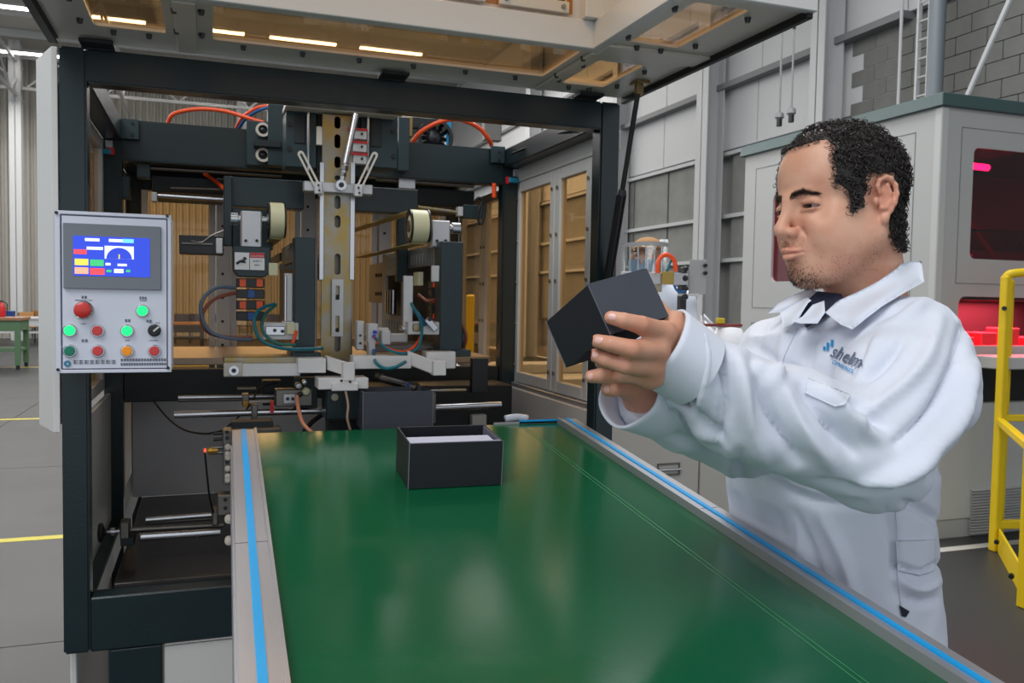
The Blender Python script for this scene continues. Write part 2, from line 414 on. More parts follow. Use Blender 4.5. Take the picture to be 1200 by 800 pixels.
# white side doors with amber panes, right side
def side_door(X, y0, y1, z0, z1, inner, pane, nm='side_door', dx=0):
    q = part(nm, M().box((X, y0, z0), (X+.02, y0+.03, z1)).box((X, y1-.035, z0), (X+.02, y1, z1)).box((X, y0+.03, z0), (X+.02, y1-.035, z0+.03)).box((X, y0+.03, z1-.03), (X+.02, y1-.035, z1)), WHITE, .0015)
    obj('pane', M().box((X+.006, y0+.027, z0+.027), (X+.011, y1-.03, z1-.027)), AMBER, q)
    for k in range(5):
        z = z0+.05 + (z1-z0-.1)*k/4
        for yy in (y0+.015, y1-.018):
            obj('screw', M().cyl((X, yy, z), (X-.004, yy, z), .005, 8), ZINC, q)
    return q
side_door(.872, 1.90, 2.13, 1.205, 1.80, 0, 0)
side_door(.872, 2.135, 2.44, 1.205, 1.80, 0, 0)
part('side_header', M().box((.868, 1.80, 1.80), (.90, 2.47, 1.845)), WHITE, .002)
part('side_sill', M().box((.86, 1.80, 1.186), (.91, 2.47, 1.203)), ALU, .002)
for (a, b) in ((2.47, 2.77), (2.77, 3.06)): side_door(.872, a, b, 1.205, 1.80, 0, 0)
for (a, b) in ((1.80, 2.11), (2.12, 2.42), (2.47, 2.77), (2.77, 3.06)): side_door(XL-.018, a, b, 1.20, 1.84, 0, 0)
part('side_base_panel', M().box((XL+.004, 1.80, .02), (XL+.016, 3.05, 1.19)), WHITE, .002)
# opened white cover folded back at the left of the front post
part('side_cover', M().hexa([(XL-.003, 1.757, 1.19), (XL-.045, 1.868, 1.19), (XL-.056, 1.868, 1.19), (XL-.014, 1.757, 1.19), (XL-.003, 1.757, 1.893), (XL-.045, 1.868, 1.893), (XL-.056, 1.868, 1.893), (XL-.014, 1.757, 1.893)])
     .box((XL-.056, 1.866, 1.19), (XL-.045, 2.42, 1.893)), WHITE, .001)
# rear doors with amber panes and aluminium mullions
for (a, b) in ((-.21, .02), (.07, .30), (.34, .57), (.60, .82)):
    q = part('rear_door', M().box((a, 3.065, 1.1), (a+.02, 3.085, 1.84)).box((b-.02, 3.065, 1.1), (b, 3.085, 1.84)).box((a+.02, 3.065, 1.1), (b-.02, 3.085, 1.14)).box((a+.02, 3.065, 1.8), (b-.02, 3.085, 1.84)), ALU, .001)
    obj('pane', M().box((a+.015, 3.072, 1.13), (b-.015, 3.078, 1.81)), AMBER, q)
for a in (.023, .303, .572):
    q = part('mullion', M().box((a, 3.05, 1.1), (a+.045, 3.09, 1.84)), ALU, .002)
    for k in range(8): obj('screw', M().cyl((a+.02, 3.05, 1.2+.08*k), (a+.02, 3.046, 1.2+.08*k), .005, 8), BLACKG, q)
part('inner_ceiling', M().box((-.2, 2.5, 1.86), (.82, 3.05, 1.88)), GREEN2)

# ================================================================ hood
hd = empty('machine_hood', (.3, 1.75, 1.9), 'white lifted hood with amber windows above the green machine frame', 'hood')
HZ = 1.905
def hp(name, m, mt, par=None, bev=.0015, **k): return obj(name, m, mt, par or hd, bev=bev, **k)
def slab(nm, x0, x1, y0, y1, holes):
    m = M().plate([(x0, y0), (x1, y0), (x1, y1), (x0, y1)], [rrect(a, c, b, d_, .006, 2) for (a, b, c, d_) in holes], lambda u, v, w: Vector((u, v, HZ + w)), .005)
    return hp(nm, m, CREAMW, bev=0)
wins = [(-.185, -.071, 1.46, 1.635), (.006, .645, 1.452, 1.642), (.694, .785, 1.385, 1.672)]
wins = [(-.185, -.071, 1.46, 1.635), (.006, .640, 1.452, 1.642)]
slab('back_strip', XL, .655, 1.435, 1.735, wins)
slab('side_strip', .655, XR, 1.12, 1.735, [(.694, .79, 1.492, 1.672), (.694, .79, 1.150, 1.365)])
for (a, b, c, d_) in wins + [(.694, .79, 1.492, 1.672), (.694, .79, 1.150, 1.365)]:
    hp('window', M().box((a-.012, c-.012, HZ+.005), (b+.012, d_+.012, HZ+.009)), AMBER, bev=0)
    n = max(2, int((b-a)/.12)+1)
    for k in range(n):
        x = a + (b-a)*(k+.5)/n
        hp('knob', M().cyl((x, d_+.018, HZ), (x, d_+.018, HZ-.008), .0055, 8, r2=.004), BLACKG, bev=0)
    for y in (c+.03, d_-.03):
        for x in (a-.018, b+.018):
            hp('knob', M().cyl((x, y, HZ), (x, y, HZ-.008), .0055, 8, r2=.004), BLACKG, bev=0)
# stiffening ribs and recess
hp('rib', M().box((-.055, 1.44, HZ-.006), (-.02, 1.73, HZ)), CREAMW)
hp('rib', M().box((.655, 1.44, HZ-.006), (.675, 1.73, HZ)), CREAMW)
hp('rib', M().box((.665, 1.385, HZ-.006), (XR, 1.445, HZ)), CREAMW)
hp('recess_rail', M().box((XL, 1.415, HZ-.004), (.67, 1.437, HZ+.045)), WHITE)
hp('recess_rail', M().box((.648, 1.12, HZ-.004), (.67, 1.415, HZ+.045)), WHITE)
hp('recess_post', M().box((.625, 1.40, HZ+.045), (.67, 1.437, HZ+.32)), WHITE)
wb = hp('recess_wall', M().plate([(XL, 0), (.625, 0), (.625, .275), (XL, .275)], [rrect(.03, .035, .30, .24, .01, 2), rrect(.34, .02, .60, .24, .01, 2)], lambda u, v, w: Vector((u, 1.43+w, HZ+.045+v)), .008), WHITE, bev=0)
for (a, b) in ((.03, .30), (.34, .60)):
    obj('pane', M().box((a-.01, 1.425, HZ+.055), (b+.01, 1.429, HZ+.3)), AMBER, wb)
for (a, b) in ((.375, .445), (.47, .60)):
    q = obj('clamp_strip', M().box((a, 1.415, HZ+.052), (b, 1.424, HZ+.072)), CREAMW, wb, bev=.001)
    ORG[q.name] = ORG[wb.name]
    for x in (a+.012, b-.012): obj('screw', M().cyl((x, 1.415, HZ+.062), (x, 1.411, HZ+.062), .004, 8), ZINC, hd)
ws = hp('recess_wall', M().plate([(1.12, 0), (1.40, 0), (1.40, .275), (1.12, .275)], [rrect(1.15, .02, 1.37, .24, .01, 2)], lambda u, v, w: Vector((.66+w, u, HZ+.045+v)), .008), WHITE, bev=0)
obj('pane', M().box((.664, 1.14, HZ+.055), (.668, 1.38, HZ+.3)), AMBER, ws)
hp('recess_top', M().box((XL, 1.12, HZ+.32), (.67, 1.437, HZ+.324)), AMBER, bev=0)
hp('edge_seal', M().box((XR, 1.115, HZ-.012), (XR+.012, 1.75, HZ+.016)), BLACK)
hp('edge_seal', M().box((XL-.014, 1.115, HZ-.012), (XL+.002, 1.735, HZ+.016)), BLACK)
hp('edge_strip', M().box((.66, 1.105, HZ-.004), (XR+.012, 1.12, HZ+.03)), WHITE)
for x in (-.19, .35, .78):
    q = hp('hinge', M().box((x-.028, 1.70, HZ-.012), (x+.028, 1.752, HZ-.005)).cyl((x-.028, 1.744, HZ-.009), (x+.028, 1.744, HZ-.009), .006, 10), BLACK)
hp('back_lip', M().box((XL, 1.735, HZ), (XR, 1.747, HZ+.03)), CREAMW)
# gas strut
t0 = PC(741, 97, 1.62); t1 = PC(697, 330, 1.735)
t0 = Vector((.838, 1.60, 1.898)); t1 = Vector((.842, 1.74, 1.48))
gs = empty('gas_strut', t1, 'black gas strut between the lifted hood and the right front post', 'gas strut')
mid = t0.lerp(t1, .52)
obj('rod', M().cyl(t0, mid, .0055, 10), BLACKG, gs, smooth=True)
obj('barrel', M().cyl(mid, t1, .011, 12).lathe(mid, (t0-mid), [(.011, 0), (.008, .012)]), mat('gloss_black', (20, 20, 22), .25), gs, smooth=True)
obj('end_bracket', M().box(t0+Vector((-.015, -.02, 0)), t0+Vector((.015, .015, .006))).box(t0+Vector((-.008, -.006, -.02)), t0+Vector((.008, .006, .002))), mat('brass_bracket', (150, 130, 90), .4, .8), gs, bev=.001)
obj('end_bracket', M().box(t1+Vector((-.008, -.004, -.012)), t1+Vector((.008, .012, .01))), STEEL, gs, bev=.001)

# ================================================================ operator panel
YP = 1.655
cp = empty('control_panel', PY(131, 436, YP), 'light grey operator panel with touch screen and push buttons on the left post', 'control panel')
PNL = mat('panel_grey', (212, 214, 226), .35, .15)
a = PY(64, 246, YP); b = PY(201, 436, YP)
obj('housing', M().box((a.x, YP+.004, b.z), (b.x, YP+.09, a.z)), PNL, cp, bev=.004, seg=2)
h = .004
obj('frame_rim', M().plate([(a.x, b.z), (b.x, b.z), (b.x, a.z), (a.x, a.z)], [rrect(a.x+.008, b.z+.006, b.x-.006, a.z-.006, .002, 2)], lambda u, v, w: Vector((u, YP+.001+w, v)), .006), PNL, cp, bev=.0008)
obj('face_plate', M().box((a.x+.010, YP+.0025, b.z+.008), (b.x-.008, YP+.005, a.z-.008)), PNL, cp)
obj('frame_groove', M().plate([(a.x+.0085, b.z+.0065), (b.x-.0065, b.z+.0065), (b.x-.0065, a.z-.0065), (a.x+.0085, a.z-.0065)], [[(a.x+.0102, b.z+.0082), (b.x-.0082, b.z+.0082), (b.x-.0082, a.z-.0082), (a.x+.0102, a.z-.0082)]], lambda u, v, w: Vector((u, YP+.0022+w, v)), .002), mat('groove_violet', (70, 66, 96), .5), cp)
for (px, py) in ((66, 249), (196, 253), (68, 433), (197, 431)):
    p = PY(px, py, YP); obj('corner_screw', M().cyl(p, p+Vector((0, -.002, 0)), .0028, 10), BLACKG, cp)
pb('mount_arm', 86, 300, 110, 400, YP+.09, .02, GREEN, cp)
def rect(px0, py0, px1, py1, Y):   # polygon in image -> box
    return PY(px0, py0, Y), PY(px1, py1, Y)
def flat(name, px0, py0, px1, py1, lift, mt, par, th=.0006, bev=0):
    p, q = rect(px0, py0, px1, py1, YP)
    return obj(name, M().box((p.x, YP-lift, q.z), (q.x, YP-lift+th, p.z)), mt, par, bev=bev)
scr = flat('touch_screen', 74, 261, 189, 340, .004, mat('screen_bezel', (118, 122, 130), .3), cp, .006, .001)
EMI = lambda n, c, s=.9: mat(n, c, .4, em=c, ems=s)
disp = flat('display', 86, 276, 176, 325, .0046, EMI('screen_blue', (42, 66, 190)), scr, .0006)
ORG[disp.name] = ORG[cp.name]
def d(name, x0, y0, x1, y1, m, l=.0052): return flat(name, x0, y0, x1, y1, l, m, scr)
wht = EMI('screen_white', (225, 232, 250)); rd = EMI('screen_red', (235, 70, 80)); yl = EMI('screen_yellow', (225, 200, 80)); gr = EMI('screen_green', (60, 180, 110)); pk = EMI('screen_peach', (235, 160, 130)); cy = EMI('screen_cyan', (110, 200, 230))
for r in ((100, 279, 117, 283), (128, 280, 144, 284), (102, 289, 121, 293), (138, 309, 149, 312), (124, 308, 130, 311), (134, 315, 145, 320)): d('readout', *r, wht)
d('readout', 144, 280, 157, 285, cy); d('key', 87, 292, 102, 298, rd); d('key', 88, 303, 104, 311, yl); d('key', 106, 304, 122, 312, gr)
d('key', 88, 313, 104, 321, pk); d('key', 106, 314, 123, 322, rd); d('key', 125, 316, 131, 319, gr); d('key', 148, 316, 153, 319, gr)
d('gauge_field', 123, 288, 157, 304, wht)
p, q = rect(125, 303, 155, 303, YP); cx = (p.x+q.x)/2; rr = (q.x-p.x)/2
obj('gauge_arc', M().plate([(cx+rr*math.cos(math.pi*k/16), p.z+rr*.95*math.sin(math.pi*k/16)) for k in range(17)], [], lambda u, v, w: Vector((u, YP-.0058+w, v)), .0005), disp.data.materials[0], scr)
obj('gauge_needle', M().box((cx-.001, YP-.0064, p.z), (cx+.001, YP-.0059, p.z+.008)), yl, scr)
# push buttons with chrome rings
def button(px, py, r, col, name, em=0, label=None, mush=False):
    c = PY(px, py, YP+.002); k = obj('button_ring', M().lathe(c, (0, -1, 0), [(r*1.28, 0), (r*1.28, .003), (r*1.12, .005), (r*1.05, .005)], 20), STEEL, cp, smooth=True)
    mt = mat('lens_'+name, col, .3, em=col if em else None, ems=em)
    hgt = .018 if mush else .008
    prof = [(r*.7, 0), (r*.7, hgt*.5), (r*1.05, hgt*.6), (r*1.1, hgt*.85), (r*.8, hgt), (0, hgt*1.02)] if mush else [(r, .002), (r, hgt*.8), (r*.85, hgt), (0, hgt*1.03)]
    q = obj('push_button', M().lathe(c, (0, -1, 0), prof, 20), mt, cp, smooth=True)
    if label: q['label'] = label
    return q
R0 = .0088
button(98, 363, .0125, (205, 52, 48), 'red', 0, 'large red mushroom emergency stop', True)
button(167, 364, R0, (20, 235, 120), 'lit_green', 1.0, 'lit green button under the screen at right')
button(82, 387, R0, (20, 235, 120), 'lit_green', 1.0, 'lit green button at left'); button(114.5, 387.5, R0, (205, 60, 62), 'soft_red', 0, 'red button in the middle row')
button(149, 387.5, R0, (20, 235, 120), 'lit_green', 1.0, 'lit green button in the middle row')
c = PY(181, 387, YP+.002)
obj('selector_switch', M().lathe(c, (0, -1, 0), [(.011, 0), (.011, .004), (.0085, .005), (.0085, .014), (0, .0145)], 18), BLACKG, cp, smooth=True, label='black selector switch with white pointer')
obj('pointer', M().beam(c+Vector((-.001, -.0155, -.001)), c+Vector((.008, -.0155, .007)), .002, .003), WHITE, cp)
button(82, 411, R0, (0, 120, 95), 'dark_green_lens', 0, 'dark green button in the bottom row'); button(115, 411, R0, (205, 60, 62), 'soft_red', 0, 'red button in the bottom row, second from left')
button(149, 411, R0, (230, 140, 20), 'amber_lens', .15, 'orange button in the bottom row'); button(181, 411, R0, (205, 60, 62), 'soft_red', 0, 'red button at the bottom right')
# captions: tiny engraved strokes
INK = mat('engraved_ink', (60, 62, 84), .6)
def text(s, loc, size, mt, par, name='lettering', rot=None, ext=.0002, align='CENTER', sx=1.0, shear=0):
    cu = bpy.data.curves.new('t', 'FONT'); cu.body = s; cu.size = size; cu.extrude = ext; cu.align_x = align; cu.shear = shear
    cu.resolution_u = 3
    to = bpy.data.objects.new('t', cu); COL.objects.link(to)
    bpy.context.view_layer.update()
    me = bpy.data.meshes.new_from_object(to.evaluated_get(bpy.context.evaluated_depsgraph_get()))
    bpy.data.objects.remove(to); me.transform(Matrix.Diagonal((sx, 1, 1, 1)))
    m4 = Matrix.Translation(Vector(loc) - ORG[par.name]) @ (rot or Matrix.Rotation(math.pi/2, 4, 'X'))
    me.transform(m4); me.materials.append(mt)
    o = bpy.data.objects.new(name, me); COL.objects.link(o); o.parent = par; ORG[o.name] = ORG[par.name]
    return o
def glyphs(px0, px1, py, hpx, n, par=cp, name='caption'):
    """a row of square characters drawn as strokes"""
    m = M(); p, q = rect(px0, py-hpx/2, px1, py+hpx/2, YP); wd = (q.x-p.x)/n; H_ = p.z-q.z
    for k in range(n):
        x0 = p.x + wd*k + wd*.1; x1 = x0 + wd*.8
        for f in (.1, .5, .9): m.box((x0, YP+.0014, q.z+H_*f-.0003), (x1, YP+.0026, q.z+H_*f+.0003))
        xm = x0 + wd*.4*(1 if k % 2 else .6); m.box((xm-.0003, YP+.0014, q.z), (xm+.0003, YP+.0026, p.z))
    return obj(name, m, INK, par)
glyphs(95, 102, 348, 3, 2); glyphs(163, 172, 349, 3, 3); glyphs(146, 153, 375.5, 3, 2); glyphs(95, 103, 399, 3, 2); glyphs(171, 178, 376, 2.5, 2)
text('EMERGENCY STOP', PY(98, 352.5, YP+.0022), .0032, INK, cp); text('POWER', PY(168, 353, YP+.0022), .0032, INK, cp)
text('START', PY(98, 380, YP+.0022), .003, INK, cp); text('MAN    AUTO', PY(181, 379, YP+.0022), .003, INK, cp); text('STOP', PY(149, 399.5, YP+.0022), .003, INK, cp); text('LOW HIGH', PY(180, 399.5, YP+.0022), .003, INK, cp)
glyphs(85, 136, 424, 4, 8); glyphs(141, 195, 421.5, 2.6, 16); glyphs(141, 195, 426.5, 2.2, 18)
c = PY(79, 426, YP+.001)
obj('maker_mark', M().ring(c, (0, 1, 0), .0055, .0025, .001, 18), mat('mark_teal', (20, 120, 150), .4), cp)
for (x, y) in ((100, 363),): pass
# ================================================================ press ram: slotted bar, head block, links
YB = 2.10
pr = empty('press_ram', PY(394, 420, YB), 'slotted brass coloured press bar hanging from the centre of the machine', 'press')
RUST = mat('stained_brass_steel', (176, 158, 112), .34, .8, noise=.35, nscale=16, rvar=.15)
_n = RUST.node_tree; _b = _n.nodes['Principled BSDF']; _t = _n.nodes.new('ShaderNodeTexNoise'); _t.inputs['Scale'].default_value = 22; _t.inputs['Detail'].default_value = 7
_c = _n.nodes.new('ShaderNodeTexCoord'); _n.links.new(_c.outputs['Object'], _t.inputs[0]); _r = _n.nodes.new('ShaderNodeValToRGB'); _r.color_ramp.elements[0].position = .38; _r.color_ramp.elements[1].position = .62
_r.color_ramp.elements[0].color = (*srgb(164, 140, 86), 1); _r.color_ramp.elements[1].color = (*srgb(152, 148, 140), 1); _n.links.new(_t.outputs[0], _r.inputs[0]); _n.links.new(_r.outputs[0], _b.inputs['Base Color'])
PERF = mat('perforated_paint', (124, 130, 130), .45, noise=.1, nscale=30)
a = PY(378, 133, YB); b = PY(411, 420, YB)
slots = []
for (y0, y1) in ((136, 151), (157, 174), (183, 197), (205, 212), (229, 245), (252, 267), (297, 322), (345, 369), (384, 412)):
    p = PY(392, y0, YB); q = PY(399, y1, YB); slots.append(rrect(p.x, q.z, q.x, p.z, (q.x-p.x)*.49, 4))
bar = obj('slotted_bar', M().plate([(a.x, b.z), (b.x, b.z), (b.x, a.z), (a.x, a.z)], slots, lambda u, v, w: Vector((u, YB+w, v)), .012), RUST, pr)
_p = PY(377, 330, YB); _q = PY(413, 420, YB); obj('lower_flange', M().box((_p.x, YB+.004, _q.z), (a.x+.001, YB+.014, _p.z)), STEELD, pr); obj('lower_flange', M().box((b.x-.001, YB+.004, _q.z), (_q.x, YB+.014, _p.z)), STEELD, pr)
obj('bar_backing', M().box((a.x+.012, YB+.03, b.z), (b.x-.012, YB+.034, a.z)), STEELD, pr)
for (x0, x1) in ((374.5, 379), (410.5, 415)):
    p = PY(x0, 190, YB); q = PY(x1, 328, YB); obj('edge_rail', M().box((p.x, YB-.004, q.z), (q.x, YB+.03, p.z)), STEEL, pr, bev=.001)
pb('head_plate', 335, 124, 467, 130, YB-.03, .1, CREAMW, pr)
pb('head_block', 335, 131, 371, 196, YB+.02, .1, GREEN2, pr); pb('head_block', 423, 134, 466, 196, YB+.02, .1, GREEN2, pr)
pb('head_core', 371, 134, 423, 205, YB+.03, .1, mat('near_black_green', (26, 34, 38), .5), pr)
pb('slot_plate', 345, 134, 358, 168, YB+.017, .004, MATS['near_black_green'], pr); pb('slot_plate', 434, 137, 447, 172, YB+.017, .004, MATS['near_black_green'], pr)  # near-black plates drawn in place of hollow slots
pb('side_rod', 360, 130, 363, 200, YB, .01, STEEL, pr); pb('side_rod', 430, 134, 433, 200, YB, .01, STEEL, pr)
pb('guide_plate', 371, 148, 381, 170, YB+.005, .012, CREAMW, pr)
screws(pr, ((339, 145), (339, 174), (461, 154), (461, 183)), YB+.02, .006)
for y in (158, 173, 187):
    q = pb('valve_block', 414, y-8, 430, y+5, YB-.005, .03, ALUW, pr)
    m = pbm(M(), 408, y-8, 431, y-5.5, YB-.008, .006); obj('red_gasket', m, mat('red_plastic', (200, 30, 30), .4), pr)
    screws(pr, ((424, y-1),), YB-.005, .003)
obj('cross_bar', pbm(M(), 356, 214, 437, 226, YB-.03, .028), ALU, pr, bev=.002)
# connecting rod with ball end
t = PY(417, 134, YB-.03); u = PY(405, 192, YB-.045); e = PY(399.5, 217, YB-.045)
obj('connecting_rod', M().cyl(t, u, .0075, 14).cyl(u, u.lerp(e, .35), .005, 10), STEEL, pr, smooth=True)
obj('hex_nut', M().cyl(u.lerp(e, .1), u.lerp(e, .3), .0095, 6), STEELD, pr); obj('hex_nut', M().cyl(u.lerp(e, .42), u.lerp(e, .58), .008, 6), STEELD, pr)
obj('rod_end', M().ring(e, (0, 1, 0), .0125, .006, .014, 18).cyl(u.lerp(e, .3), u.lerp(e, .75), .006, 10), STEEL, pr, smooth=True)
obj('rod_bolt', M().cyl(e+Vector((0, .02, 0)), e+Vector((0, -.01, 0)), .006, 12), BLACKG, pr)
def link(p0, p1, Y):
    a = PY(*p0, Y); b = PY(*p1, Y); t = (b-a); L = t.length; t.normalize(); n = Vector((-t.z, 0, t.x)); wd = .0075
    loc = lambda u, v, w: a + t*u + n*v + Vector((0, w, 0))
    outer = [(L+wd*math.cos(x), wd*math.sin(x)) for x in np.linspace(-math.pi/2, math.pi/2, 8)] + [(-wd*.2+wd*math.cos(x), wd*math.sin(x)) for x in np.linspace(math.pi/2, 3*math.pi/2, 8)]
    hole = [(L*.82+.003*math.cos(x), .003*math.sin(x)) for x in np.linspace(-math.pi/2, math.pi/2, 6)] + [(.0+.003*math.cos(x), .003*math.sin(x)) for x in np.linspace(math.pi/2, 3*math.pi/2, 6)]
    obj('slotted_link', M().plate(outer, [hole], loc, .005), CREAMW, pr)
link((353, 181), (376, 226), YB-.04); link((439, 182), (418, 226), YB-.04)
for (x, y) in ((373, 218), (420, 221)):
    pb('link_block', x-4, y-5, x+5, y+9, YB-.05, .012, ALUW, pr)
    screws(pr, ((x, y-1), (x+1, y+5)), YB-.05, .0025)
# slotted lower hanger plate
a = PY(389, 327, YB-.012); b = PY(402, 394, YB-.012)
obj('hanger_plate', M().plate([(a.x, b.z), (b.x, b.z), (b.x, a.z), (a.x, a.z)], [rrect(a.x+.009, b.z+.01, b.x-.009, b.z+.05, .003, 3), rrect(a.x+.009, a.z-.05, b.x-.009, a.z-.015, .003, 3)], lambda u, v, w: Vector((u, YB-.012+w, v)), .006), ALUW, pr)

# ================================================================ carriage beams, side arms
def arm_unit(side):
    """one folding carriage; side -1 left, +1 right"""
    L = side < 0
    nm = 'folding_carriage'
    base = PY(357 if L else 529, 418, 2.0)
    u = empty(nm, base, 'dark green folding carriage with cream roller on the left of the slotted bar' if L else 'dark green folding carriage with perforated plate, right of the slotted bar', 'carriage', 'folding carriages')
    Y = 2.0
    if L:
        pb('cross_arm', 262, 209, 356, 243, 2.22, .06, GREEN, u); pb('hanger_plate', 262, 206, 272, 288, 2.19, .03, GREEN, u)
        pb('hanger_plate', 272, 245, 320, 292, 2.20, .02, GREEN, u)
        pb('column', 345, 278, 369, 418, Y, .06, GREEN2, u); pb('column_foot', 340, 413, 376, 420, Y-.01, .09, GREEN2, u)
        xs = PY(345, 300, Y).x; y0, y1 = 2.06, 2.75; zt = PY(345, 282, Y).z; zb = zt-.045
    else:
        pb('cross_arm', 415, 220, 490, 249, 2.22, .06, GREEN, u); pb('hanger_plate', 466, 249, 478, 330, 2.35, .03, GREEN2, u)
        pb('column', 516, 283, 542, 414, Y, .06, GREEN2, u); pb('column_foot', 508, 410, 552, 418, Y-.01, .09, GREEN2, u)
        xs = PY(516, 300, Y).x; y0, y1 = 2.06, 2.95; zt = PY(516, 285, Y).z; zb = zt-.05
    # perforated plate running back from the column
    n = 8 if not L else 6
    h1 = [rrect(y0+.02+k*.032, zb+.008, y0+.033+k*.032, zt-.01, .006, 3) for k in range(n)]
    obj('perforated_plate', M().plate([(y0, zb), (y0+.30, zb), (y0+.30, zt), (y0, zt)], h1, lambda a, b, w: Vector((xs+w, a, b)), .006), PERF, u, label='perforated side plate with oval holes')
    if not L:
        zf, zg = zt-.005, zb-.20
        h2 = [rrect(y0+.36+k*.04, zt-.045, y0+.376+k*.04, zt-.012, .006, 3) for k in range(5)] + [rrect(y0+.36+k*.04, zg+.012, y0+.376+k*.04, zg+.05, .006, 3) for k in range(6)] + [rrect(y0+.36, zg+.065, y0+.58, zt-.065, .004, 2)]
        obj('perforated_plate', M().plate([(y0+.32, zg), (y0+.64, zg), (y0+.64, zt), (y0+.32, zt)], h2, lambda a, b, w: Vector((xs-.005+w, a, b)), .006), PERF, u)
        obj('long_plate', M().box((xs+.002, y0+.64, zg+.1), (xs+.01, 2.98, zt-.02)), STEELD, u)
        for k in range(6): obj('screw', M().cyl((xs-.001, y0+.68+.04*(k % 3), zt-.06-.06*(k//3)), (xs-.006, y0+.68+.04*(k % 3), zt-.06-.06*(k//3)), .006, 8), BLACKG, u)
        obj('long_bar', M().box((xs-.02, y0+.02, zg-.03), (xs-.002, 2.98, zg-.012)), STEELD, u)
        for k in range(3): obj('small_cylinder', M().cyl((xs-.015, y0+.42+.035*k, zg+.07), (xs-.015, y0+.42+.035*k, zg+.14), .010, 10), STEEL, u, smooth=True)
        obj('inner_block', M().box((xs-.004, y0+.36, zg+.05), (xs+.0, y0+.58, zg+.064)), STEELD, u)
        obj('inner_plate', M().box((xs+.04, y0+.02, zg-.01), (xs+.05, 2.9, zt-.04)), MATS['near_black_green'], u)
        obj('sensor_block', M().box((xs-.015, y0+.10, zt-.10), (xs-.002, y0+.16, zt-.065)), CREAM, u, bev=.001)
    else:
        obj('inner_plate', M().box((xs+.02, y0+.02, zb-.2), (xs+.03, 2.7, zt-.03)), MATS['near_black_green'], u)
        obj('long_bar', M().box((xs-.004, y0+.32, zt-.03), (xs+.006, 2.85, zt-.01)), GREEN2, u)
    # roller with bearing block (axis along X)
    cx0, cx1, cy = (315, 333, 258) if L else (480, 500, 265)
    Yr = 2.06
    p = PY(cx0, cy, Yr); q = PY(cx1, cy, Yr); r = .0405
    obj('roller', M().lathe(p, (1, 0, 0), [(0, 0), (r*.9, 0), (r, .002), (r, q.x-p.x-.002), (r*.9, q.x-p.x), (0, q.x-p.x)], 32), CREAM, u, smooth=True)
    obj('roller_rim', M().ring((p.x-.001, p.y, p.z), (1, 0, 0), r*1.02, r*.72, .003, 32).ring((q.x+.001, q.y, q.z), (1, 0, 0), r*1.02, r*.72, .003, 32), BLACKG, u)
    obj('roller_hub', M().cyl((p.x-.004, p.y, p.z), (p.x, p.y, p.z), r*.35, 16), STEELD, u)
    sx0, sx1 = (272, 320) if L else (497, 538)
    s0 = PY(sx0, cy+1, Yr); s1 = PY(sx1, cy+1, Yr)
    obj('roller_shaft', M().cyl((s0.x, Yr, p.z), (s1.x, Yr, p.z), .009, 14), STEEL, u, smooth=True)
    (b0, b1, t0_, t1_) = (282, 307, 247, 290) if L else (506, 528, 258, 290)
    pb('bearing_block', b0, t0_, b1, t1_, Yr-.02, .045, ALU, u, bev=.003)
    screws(u, ((b0+6, t1_-8), (b1-6, t1_-8)), Yr-.02, .0035)
    (e0, e1) = (270, 279) if L else (529, 539)
    p0 = PY(e0, cy, Yr); p1 = PY(e1, cy, Yr)
    obj('shaft_collar', M().cyl((p0.x, Yr, p.z), (p1.x, Yr, p.z), .014, 14), STEEL, u, smooth=True, bev=.001)
    # flat belt running back from the roller
    pz = p.z + r
    obj('flat_belt', M().hexa([(p.x+.004, Yr, pz-.001), (q.x-.004, Yr, pz-.001), (q.x-.004-(.0 if L else .05), 3.0, pz-.0), (p.x+.004-(.0 if L else .05), 3.0, pz-.0), (p.x+.004, Yr, pz+.001), (q.x-.004, Yr, pz+.001), (q.x-.004-(.0 if L else .05), 3.0, pz+.002), (p.x+.004-(.0 if L else .05), 3.0, pz+.002)]), mat('yellow_belt', (190, 170, 110), .6), u)
    obj('flat_belt', M().box((p.x+.004, Yr, p.z-r-.002), (q.x-.004, 2.9, p.z-r)), MATS['yellow_belt'], u)
    # white vertical bar and clamps
    (v0, v1, w0, w1) = (333, 343, 320, 378) if L else (473, 484, 323, 384)
    pb('white_bar', v0, w0, v1, w1, 2.02, .012, ALUW, u)
    pb('bar_cap', v0-2, w1-2, v1+3, w1+3, 2.01, .03, STEEL, u)
    if L:
        pb('clamp_body', 308, 378, 350, 398, 1.99, .05, ALUW, u); pb('clamp_plate', 311, 382, 334, 393, 1.985, .006, STEEL, u); screws(u, ((331, 388), (322, 387)), 1.985, .004)
        pb('clamp_nut', 336, 378, 346, 392, 1.98, .012, CREAM, u)
        pb('small_block', 315, 308, 326, 323, 2.02, .03, CREAM, u); screws(u, ((330, 313), (340, 313)), 2.02, .006)
        pb('post_rail', 333, 322, 336, 378, 2.015, .01, STEEL, u)
    else:
        pb('clamp_body', 478, 377, 515, 392, 1.99, .05, ALUW, u); pb('clamp_plate', 484, 379, 494, 388, 1.985, .006, RUST, u)
        q_ = PY(505, 380, 1.98); obj('clamp_lever', M().box(q_+Vector((-.018, -.01, -.008)), q_+Vector((.018, .004, .008)), Matrix.Rotation(math.radians(48), 3, 'Y')), STEEL, u, bev=.002)
        q_ = PY(503, 374, 1.975); obj('lever_screw', M().cyl(q_, q_+Vector((0, -.008, 0)), .005, 8), BLACKG, u)
        pb('white_plate', 506, 311, 515, 330, 1.998, .01, ALUW, u)
    return u
ul = arm_unit(-1); ur = arm_unit(1)
